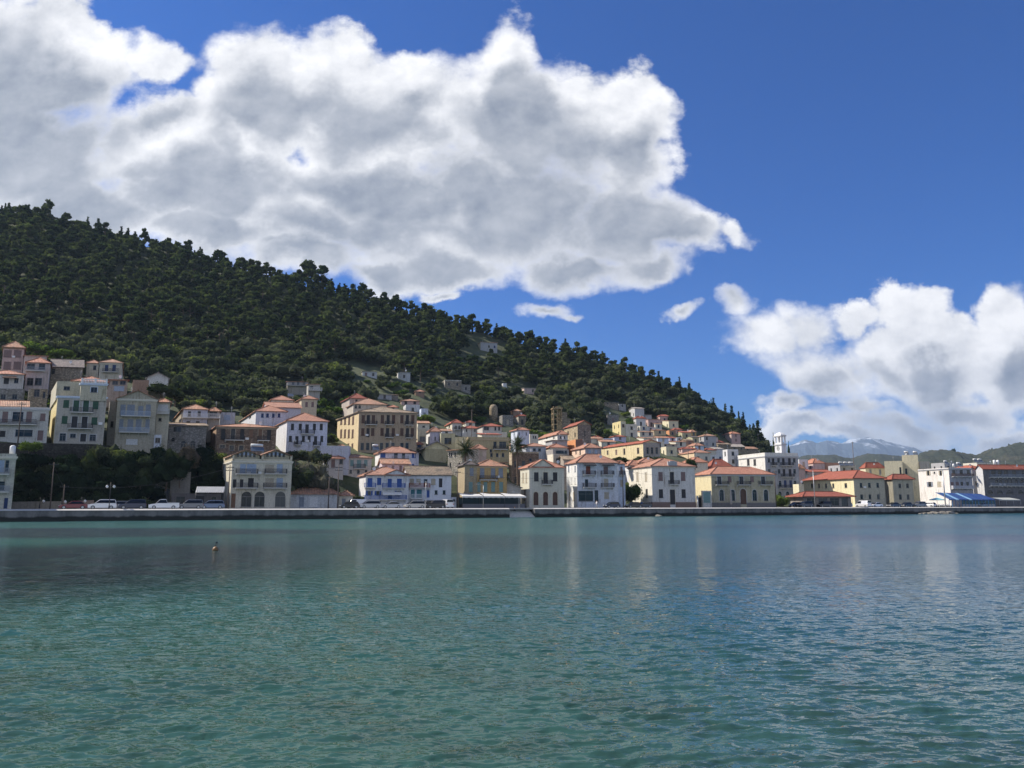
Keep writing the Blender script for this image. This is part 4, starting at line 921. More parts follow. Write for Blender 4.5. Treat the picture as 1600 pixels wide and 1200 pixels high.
house('pale pink house with red roof, recessed dark balcony and open undercroft', 'house', (40, 77, 566, 604), (0.56, 0.47, 0.44), S=30, D=203, th=14, sk=16, roof='hip', rise=1.8, rt='new', swall=(0.66, 0.6, 0.55), fr=[('w', 568, 576.5, 13, [48]), ('w', 568.5, 577, 10, [65.5]), ('b', 579, 40, 71, 'grey'), ('w', 590.5, 602, 10, [47]), ('w', 590.5, 602, 11, [60])])
house('low flat roofed row above the pale pink house with antennas', 'house', (38, 73, 555, 566), (0.52, 0.46, 0.42), D=212, th=14, sk=10, Wd=8, roof='shed', rise=0.8, rt='worn')
house('low white house with small porch awning below the pinkish tower house', 'house', (-20, 37, 583.5, 606), (0.56, 0.53, 0.50), D=197, th=12, sk=10, Wd=8, roof='hip', rise=1.5, rt='new', fr=[('d', 590, 600, 8, [10], 'dark'), ('w', 591, 598.5, 7, [25.5]), ('aw', 587, 4, 26, 'brown')])
house('roofless brick and stone ruin with one window below the pale pink house', 'ruin', (44, 74, 607, 636), C['stone'], D=182, th=14, sk=10, Wd=8, roof='none', name='ruined_house', stone=True, wear=0.8, fr=[('w', 608, 620, 9, [57.5]), ('w', 612, 622, 4, [69])])
house('long low broken stone wall house above the red roof strip', 'ruin', (-30, 38, 606, 634), C['graystone'], D=186, th=12, sk=10, Wd=6, roof='none', name='ruined_house', stone=True, wear=0.8, fr=[('w', 616, 624, 8, [23, 5])])
house('dark slate roofed stone barn between the pink house and the cream chalet', 'barn', (79, 129, 573, 594), C['stone'], D=212, th=10, sk=10, Wd=12, roof='gx', rise=3.2, rt='slate', name='barn', stone=True, wear=0.6, fr=[('w', 576, 584.5, 7, [82.5])])
house('cream house with two blue doors and long balcony high among the trees', 'house', (155, 190, 566, 590), (0.56, 0.52, 0.42), S=147, D=216, th=10, sk=16, roof='hip', rise=1.4, rt='worn', cornice='pale', fr=[('d', 570, 580, 5.5, [166.5, 178.3], 'dblue'), ('b', 581, 160, 186)])
house('small tiled wing with lit white corner left of the cream chalet', 'house wing', (135, 154, 567, 584), C['pale'], S=130, D=219, th=10, sk=16, roof='hip', rise=1.1, rt='new', name='house_wing', fr=[('w', 571, 578, 5, [148])])
house('low house with wide flat red roof and open veranda under the cream chalet', 'house', (167, 199, 593, 612), (0.40, 0.33, 0.28), D=192, th=10, sk=10, Wd=7, roof='shed', rise=0.7, rt='red', fr=[('w', 595, 601, 9, [180, 192]), ('ws', 603, 611, 16, [186], 'pblue')])
house('windowless brown rendered block above the pediment house', 'house', (207, 232, 594, 622), C['brown'], D=190, th=10, sk=10, Wd=6, roof='flat', par=0.1, wear=0.6)
house('pale gabled hut with grey roof in the trees above the brown block', 'hut', (229, 263, 590.5, 600), (0.62, 0.62, 0.58), S=221, D=206, th=10, sk=16, roof='gy', rise=1.6, rt='pale', name='hut', below=1.2)
house('white house with pale blue wall, two blue windows and a wrap round veranda', 'house', (286, 324, 639, 665), (0.56, 0.58, 0.68), S=272, D=184, th=12, sk=16, roof='hip', rise=1.4, rt='worn', swall=C['stone'], fr=[('w', 642.5, 650.5, 5, [296, 311.5], ), ('b', 652.5, 285, 324, 'white'), ('w', 658, 664, 6, [294, 309])])
house('veranda wing with dark open porch right of the pale blue walled house', 'house wing', (325, 343, 642, 665), (0.42, 0.38, 0.32), D=186, th=12, sk=10, Wd=7, roof='hip', rise=1.0, rt='worn', name='house_wing', fr=[('w', 643, 650, 12, [333.5]), ('b', 653, 324, 344, 'white')])
house('old grey stone house with sagging tiles and three black arched openings', 'house', (263, 322, 664, 706), C['graystone'], S=256, D=172, th=12, sk=14, roof='gx', rise=1.3, rt='old', stone=True, wear=0.9, below=5, fr=[('w', 667, 675, 12, [277]), ('wa', 684, 690, 6, [270.5]), ('ag', 689, 700, 8, [286.5, 301.5], 'dark')])
house('plain grey white box with flat roof beside the pale blue walled house', 'house', (344, 367, 645.5, 666), (0.50, 0.52, 0.55), D=190, th=12, sk=10, Wd=7, roof='flat', par=0.2, fr=[('ws', 648, 656, 10, [355], 'pblue')])
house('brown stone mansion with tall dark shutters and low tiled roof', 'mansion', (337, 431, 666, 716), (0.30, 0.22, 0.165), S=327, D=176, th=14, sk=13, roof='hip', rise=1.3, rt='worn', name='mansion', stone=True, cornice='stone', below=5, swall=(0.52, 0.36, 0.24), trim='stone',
      fr=[('ws', 669, 686.5, 6.5, [348.5, 378.5, 420.5], 'dark'), ('dg', 669.5, 687, 6.5, [364], 'dark'), ('ws', 671, 682, 5.5, [392.5], 'wood'), ('d', 671, 687, 6, [406.5], 'wood'), ('b', 687.3, 351, 381), ('b', 688, 402, 420), ('w', 695, 700, 8, [347.5]), ('w', 696, 704, 7, [362, 377])])
house('tall white four storey house with small iron balconies and red hip roof', 'house', (447.5, 511, 657, 716), (0.62, 0.63, 0.72), S=417, D=190, th=13, sk=14, roof='hip', rise=2.5, rt='new', below=5, swall=(0.66, 0.66, 0.68),
      fr=[('ws', 662, 671.5, 4.8, [457, 469.2, 491.3, 502], 'dark'), ('d', 663, 677, 5.5, [479.7], 'dark'), ('b', 677.8, 469.5, 490.5), ('ws', 681, 690, 4.6, [453.8, 474, 483, 502.8], 'dark'), ('d', 681.5, 695, 5, [463.8, 493], 'dark'), ('b', 695, 459, 470), ('b', 696.5, 488.5, 500), ('w', 705, 712, 6, [455, 470, 485])])
house('low white walled terrace running right from the tall white house', 'terrace', (500, 545, 697, 716), (0.52, 0.54, 0.60), D=186, th=6, sk=0, Wd=4, roof='flat', par=0.1, name='terrace')
house('long white house with blue windows above the brown mansion', 'house', (399.5, 447, 642, 664), (0.58, 0.60, 0.68), S=375, D=206, th=13, sk=14, roof='hip', rise=2.0, rt='new', swall=(0.62, 0.63, 0.66), fr=[('ws', 646, 652, 4, [410, 418, 427, 436], 'dblue')], sr=[('w', 645, 653, 3, [383, 391])])
house('white stepped house with salmon roof above the long white one', 'house', (418, 470, 636, 648), (0.58, 0.57, 0.62), D=222, th=13, sk=14, Wd=9, roof='gx', rise=2.0, rt='new')
house('house with broad salmon roof below the cream cube house', 'house', (424, 458, 624.5, 634), C['pale'], D=236, th=13, sk=12, Wd=9, roof='hip', rise=1.7, rt='new')
house('cream cube house with two brown windows at the top of the salmon roofs', 'house', (471, 495, 623, 642), (0.60, 0.52, 0.38), S=458, D=238, th=13, sk=14, roof='hip', rise=1.3, rt='new', fr=[('ws', 628, 635.5, 4, [479, 488.5], 'mauve')])
house('isolated hillside house with long terraces and white pergola posts', 'house', (449, 481, 596, 612), (0.46, 0.42, 0.36), D=None, th=10, sk=10, Wd=8, roof='shed', rise=0.9, rt='worn', fr=[('w', 597, 601.5, 4, [458, 466, 475]), ('b', 602, 447, 483, 'grey')])
house('small tiled wing joined to the right of the pergola house', 'house wing', (482, 500, 600, 614), (0.46, 0.44, 0.40), D=268, th=10, sk=10, Wd=7, roof='shed', rise=0.8, rt='worn', name='house_wing', fr=[('w', 603, 609, 5, [487]), ('b', 610, 481, 503, 'white')])

# ------------------------------------------------------------ middle of the town
mrow = lambda y0, y1, kind, xs, w=5.2, c='brown': (kind, y0, y1, w, xs, c)
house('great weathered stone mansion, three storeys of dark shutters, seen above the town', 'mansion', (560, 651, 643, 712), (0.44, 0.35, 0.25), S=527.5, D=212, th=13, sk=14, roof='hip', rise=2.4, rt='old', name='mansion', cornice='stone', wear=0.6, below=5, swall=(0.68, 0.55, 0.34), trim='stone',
      fr=[mrow(648.5, 661, 'ws', [567.5, 583.5, 597.5, 615, 628, 645]), mrow(648.5, 663, 'd', [575.5, 606.5, 636.5], 5, 'dark'), ('b', 663.2, 570, 588), ('b', 663.5, 601, 613.5), ('b', 664, 632, 644), mrow(669, 680.5, 'ws', [567, 582.5, 597, 614.5, 628, 644.5]), mrow(669, 683, 'd', [575, 605.5, 636.5], 5, 'dark'), ('b', 683.3, 601, 613.5), ('b', 684, 633, 643), mrow(692, 703, 'w', [566, 574.5, 582.5, 596, 605, 614, 628, 636])],
      sr=[mrow(650.5, 663, 'ws', [533.3, 539.3, 545.6, 551.8], 3.2), mrow(671, 684, 'ws', [533, 539, 545, 551], 3.2), mrow(693, 705, 'ws', [538, 544, 550.5], 3.2)])
house('house with brick red roofs rising behind the great stone mansion', 'house', (546, 572, 622, 645), (0.48, 0.42, 0.37), S=534, D=250, th=13, sk=12, roof='hip', rise=1.9, rt='red', fr=[('w', 624, 629, 4, [557])])
house('low house with broad salmon hip roof just over the mansion cornice', 'house', (552, 604, 631, 645), (0.52, 0.47, 0.40), D=238, th=13, sk=10, Wd=10, roof='hip', rise=2.4, rt='worn', fr=[('wa', 633, 638, 4, [556, 562])])
house('white house with royal blue shutters and orange roof in the second row', 'house', (593, 648, 707, 742), (0.64, 0.65, 0.72), S=586, sb=34, th=11, sk=8, roof='hip', rise=1.7, rt='new', zb=5, swall=(0.75, 0.75, 0.74), fr=[('ws', 708, 714.5, 7.5, [598.5], 'blue'), ('dg', 708, 718, 6, [618.5, 624], 'dblue'), ('dg', 708, 718, 5, [630.5], 'dblue'), ('ws', 708, 715, 5, [646], 'blue'), ('b', 718.5, 612, 637, 'grey'), ('ws', 725, 730.5, 3.5, [645.5], 'blue')])
house('lilac white annex with small windows right of the royal blue shuttered house', 'annex', (641, 654, 707, 742), (0.62, 0.62, 0.70), sb=33.5, th=11, sk=0, Wd=5, roof='shedx', rise=0.8, rt='slate', zb=5, name='annex', fr=[('ws', 709, 715, 5, [647], 'blue')])
house('pink house with plain windows just behind the blue doored white house', 'house', (597, 639.5, 724.5, 745), (0.60, 0.50, 0.52), sb=27, th=11, sk=6, Wd=6, roof='gx', rise=1.3, rt='worn', zb=3, fr=[('ws', 727.5, 736, 3.8, [603.5, 614, 626], 'mauve')])
house('whitewashed house with red roof and grey shutters above the small cream shed', 'house', (534, 580, 714.5, 770), (0.54, 0.51, 0.46), sb=36, th=12, sk=8, Wd=8, roof='hip', rise=0.9, rt='worn', zb=4, wear=0.6, fr=[('ws', 718.5, 727.5, 5.5, [550, 571.5], 'gteal'), ('d', 718.5, 731, 7, [561], 'gteal'), ('b', 731.5, 552, 570), ('w', 734, 740, 4, [548, 560, 572]), ('wa', 756, 768, 6, [545, 558])])
house('white house with striped red roof and dark windows left of the whitewashed one', 'house', (505, 536, 716, 765), (0.50, 0.48, 0.46), sb=35, th=12, sk=8, Wd=8, roof='hip', rise=1.2, rt='new', zb=4, wear=0.6, fr=[('w', 717.5, 725, 5.5, [509.5, 533]), ('d', 718, 731, 6, [520.5], 'mauve')])
house('pale yellow hall with wide grey gable and blank front', 'church hall', (664, 700, 701, 740), (0.46, 0.42, 0.27), S=655.5, D=214, zb=6, th=11, sk=5, roof='gy', rise=2.0, rt='pale', name='church_hall', oh=0.8, swall=(0.70, 0.64, 0.42), fr=[('ws', 721, 724, 3, [690], 'beige')])
house('small lilac chapel with pyramid tile roof behind the pale yellow hall', 'chapel', (671.5, 688, 674, 692), C['lilac'], S=666, D=236, th=11, sk=5, roof='hip', rise=1.5, rt='new', name='chapel', swall=C['white'], fr=[('wa', 682, 688, 2.2, [680, 687])])
house('flat cream shop with dark opening left of the lilac chapel', 'house', (652.5, 666, 672, 695), C['cream'], D=232, th=11, sk=5, Wd=7, roof='flat', par=0.3, fr=[('w', 682, 690, 9, [660])])
house('low white gabled house behind the flat cream shop', 'house', (653, 671, 661, 674), C['pale'], D=None, th=11, sk=5, Wd=8, roof='gx', rise=1.1, rt='worn', fr=[('w', 665, 668, 4, [662])])
house('cream block with dark garage bays right of the lilac chapel', 'house', (689, 711, 678, 700), (0.48, 0.46, 0.33), D=234, th=11, sk=5, Wd=8, roof='flat', par=0.2, fr=[('w', 684, 694, 11, [700])])
house('rough lit white stone house standing behind the left palm', 'house', (699.5, 722, 703.5, 760), (0.62, 0.57, 0.47), D=203, zb=4, th=-35, sk=0, Wd=7, roof='shed', rise=0.8, rt='worn', stone=True, fr=[('w', 707, 713, 2.2, [702, 705.3, 711]), ('w', 723, 730, 2.4, [703.5, 717.5])])
house('long ochre block with flat parapet and dark balcony behind the palms', 'house', (731, 796, 685, 722), (0.48, 0.40, 0.24), D=224, th=11, sk=5, Wd=10, roof='flat', par=0.5, cornice='tan', fr=[('dg', 690, 700, 5, [773.5], 'dark'), ('w', 690, 700, 11, [785.5]), ('b', 702, 770, 793), ('w', 702, 707, 3.5, [767]), ('w', 708, 714, 4, [768, 777, 786])])
house('bright cream corner of an ochre terrace left of the long ochre block', 'house', (711, 729, 684, 704), (0.58, 0.52, 0.33), D=226, th=-20, sk=0, Wd=6, roof='flat', par=0.2)
house('small pink house with orange roof and one shutter in front of the ochre block', 'house', (740.5, 760, 701.5, 730), (0.56, 0.47, 0.42), S=733, D=212, zb=6, th=11, sk=5, roof='hip', rise=1.3, rt='new', swall=(0.66, 0.56, 0.46), fr=[('ws', 705, 713, 3.8, [752], 'beige')])
house('old tiled lean to house behind the ochre waterfront house', 'house', (770, 792, 722, 745), C['tan'], D=206, zb=4, th=8, sk=0, Wd=8, roof='shedx', rise=-0.1, rt='worn', wear=.8, fr=[('w', 722.8, 728, 6, [786])])
house('brown stone house with lit left corner behind the right palm', 'house', (800, 842, 708, 775), (0.27, 0.20, 0.15), S=795.5, D=206, zb=3, th=11, sk=4, roof='flat', par=0.4, stone=True, wear=.6, swall=(0.60, 0.50, 0.36), fr=[('w', 720, 731, 5, [806, 818]), ('w', 716, 721, 4, [829]), ('w', 745, 755, 5, [806])])
house('small white walled kitchen with tile slope beside the cafe canopy', 'shed', (792, 814, 762, 790), (0.50, 0.46, 0.40), sb=18, th=11, sk=0, Wd=5, roof='shedx', rise=1.5, rt='pale', name='shed', below=.5)
house('long white house with brick roof and cream lit gable side, left of the ridge path', 'house', (706.5, 721, 660.5, 680), (0.56, 0.55, 0.52), S=683, D=None, th=11, sk=5, roof='hip', rise=1.3, rt='red', swall=(0.62, 0.58, 0.47), fr=[('d', 665, 671, 2.2, [712.5, 717.5], 'dark'), ('b', 671.5, 709, 720)], sr=[('w', 664, 668, 2, [694, 702])])
house('white house with low red roofs and dark window in the middle of the town', 'house', (722, 752, 669, 684), (0.58, 0.57, 0.54), D=None, th=11, sk=5, Wd=9, roof='hip', rise=1.2, rt='red', fr=[('d', 670.5, 675, 2, [729, 742], 'dark')])
house('house with upturned red eaves and dark glazed veranda', 'house', (754, 784, 665.5, 678), (0.55, 0.52, 0.48), D=258, th=11, sk=5, Wd=9, roof='hip', rise=1.2, rt='red', fr=[('w', 666.5, 672, 8, [760]), ('w', 667, 672.5, 3, [774, 780])])
house('low house under a straight brick red roof below the upturned eaves', 'house', (753, 782, 678.5, 686), C['pale'], D=248, th=11, sk=5, Wd=6, roof='shed', rise=1.0, rt='red')
house('cube house in pale blue with small hip roof above the right palm', 'house', (808.5, 827, 671.5, 692), (0.58, 0.62, 0.72), S=798.5, D=244, th=11, sk=10, roof='hip', rise=0.9, rt='new', swall=(0.62, 0.67, 0.76), fr=[('ws', 675.5, 680, 2, [811.5, 822.5], 'grey')], sr=[('ws', 675, 679.5, 1.8, [803.5], 'grey')])
house('small cream house between the pale blue cube and the white long house', 'house', (828, 841, 679, 692), C['pale'], D=252, th=11, sk=5, Wd=7, roof='flat', par=0.2, fr=[('w', 681, 685, 2.2, [833.5, 837])])
house('white long house with salmon roof at the foot of the ruined tower', 'house', (871, 887, 678.5, 692), (0.54, 0.54, 0.54), S=841, D=256, th=11, sk=5, roof='hip', rise=1.4, rt='new', swall=(0.74, 0.72, 0.66), fr=[('ws', 681.5, 685, 2, [876, 882], 'dark')], sr=[('ws', 682, 685, 2, [854.5, 865.5], 'dark')])
house('grey blue house with long orange roof and two dark windows', 'house', (822, 853, 697, 716), (0.42, 0.45, 0.50), D=228, th=11, sk=5, Wd=9, roof='hip', rise=1.1, rt='new', fr=[('w', 700.5, 705, 4.5, [835, 843])])
house('stone church like house with red gable roof beside the ruined tower', 'chapel', (902.5, 923, 663.5, 688), (0.37, 0.30, 0.25), S=881.5, D=266, th=11, sk=5, roof='gy', rise=1.5, rt='red', name='stone_chapel', stone=True, swall=(0.58, 0.47, 0.31), fr=[('ws', 673, 681, 1.6, [914], 'dark')], sr=[('w', 673.5, 678, 1.8, [887.5]), ('w', 676, 682, 1.6, [898.5])])
house('grey shed house with orange lit brick end in the middle of the roofs', 'house', (899.5, 912, 687, 703), (0.20, 0.13, 0.11), S=886.5, D=240, th=11, sk=5, roof='flat', par=0.1, swall=(0.66, 0.29, 0.13))  # front colour darkened as the shaded face of the orange block
house('long low grey house left of the orange brick end', 'house', (863, 886.5, 687.5, 703), (0.40, 0.40, 0.41), D=241, th=11, sk=2, Wd=8, roof='shed', rise=0.2, rt='pale', fr=[('w', 691, 696, 2, [869])])
house('house with plain orange roof in front of the long low grey house', 'house', (859, 886, 699, 712), C['pale'], D=230, th=11, sk=5, Wd=8, roof='hip', rise=1.2, rt='new', fr=[('w', 701.5, 706, 5, [870])])
house('house with dark veranda under a flat roof behind the cream neoclassical house', 'house', (864, 889, 702.5, 718), (0.36, 0.33, 0.31), D=222, th=11, sk=5, Wd=7, roof='flat', par=0.1, fr=[('w', 704, 709, 18, [877])])
house('small cream block with one bright wall left of the salmon house', 'house', (864.5, 880, 710, 728), (0.48, 0.43, 0.36), S=855.5, D=214, th=11, sk=5, roof='flat', par=0.1, zb=6, swall=(0.76, 0.70, 0.58), fr=[('w', 716, 721, 6, [872])])
house('dim stone lean to with arched tile roof left of the tall pale blue house', 'house', (881, 898, 718, 740), (0.38, 0.33, 0.28), D=210, zb=5, th=11, sk=0, Wd=6, roof='gx', rise=1.2, rt='old')
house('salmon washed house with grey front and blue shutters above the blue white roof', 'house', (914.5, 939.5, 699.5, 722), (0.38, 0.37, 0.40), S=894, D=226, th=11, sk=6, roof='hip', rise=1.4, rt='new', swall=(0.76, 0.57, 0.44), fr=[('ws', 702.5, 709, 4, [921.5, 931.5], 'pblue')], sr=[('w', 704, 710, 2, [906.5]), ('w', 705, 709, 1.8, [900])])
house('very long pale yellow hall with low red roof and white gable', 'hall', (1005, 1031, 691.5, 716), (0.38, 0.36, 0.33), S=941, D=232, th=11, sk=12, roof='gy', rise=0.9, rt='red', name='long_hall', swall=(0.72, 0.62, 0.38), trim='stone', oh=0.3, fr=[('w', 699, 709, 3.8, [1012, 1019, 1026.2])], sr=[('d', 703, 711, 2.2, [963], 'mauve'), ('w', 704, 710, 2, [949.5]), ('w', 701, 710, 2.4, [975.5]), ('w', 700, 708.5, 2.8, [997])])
house('house with wide orange hip roof half hidden above the crested house', 'house', (1000, 1035, 722.5, 732), C['pale'], D=222, zb=4, th=11, sk=4, Wd=10, roof='hip', rise=1.5, rt='new')
house('house with dark red roof behind the yellow public building', 'house', (1110, 1150, 733, 742), C['brick'], S=1094, D=233, zb=4, th=11, sk=4, roof='hip', rise=3.2, rt='red')

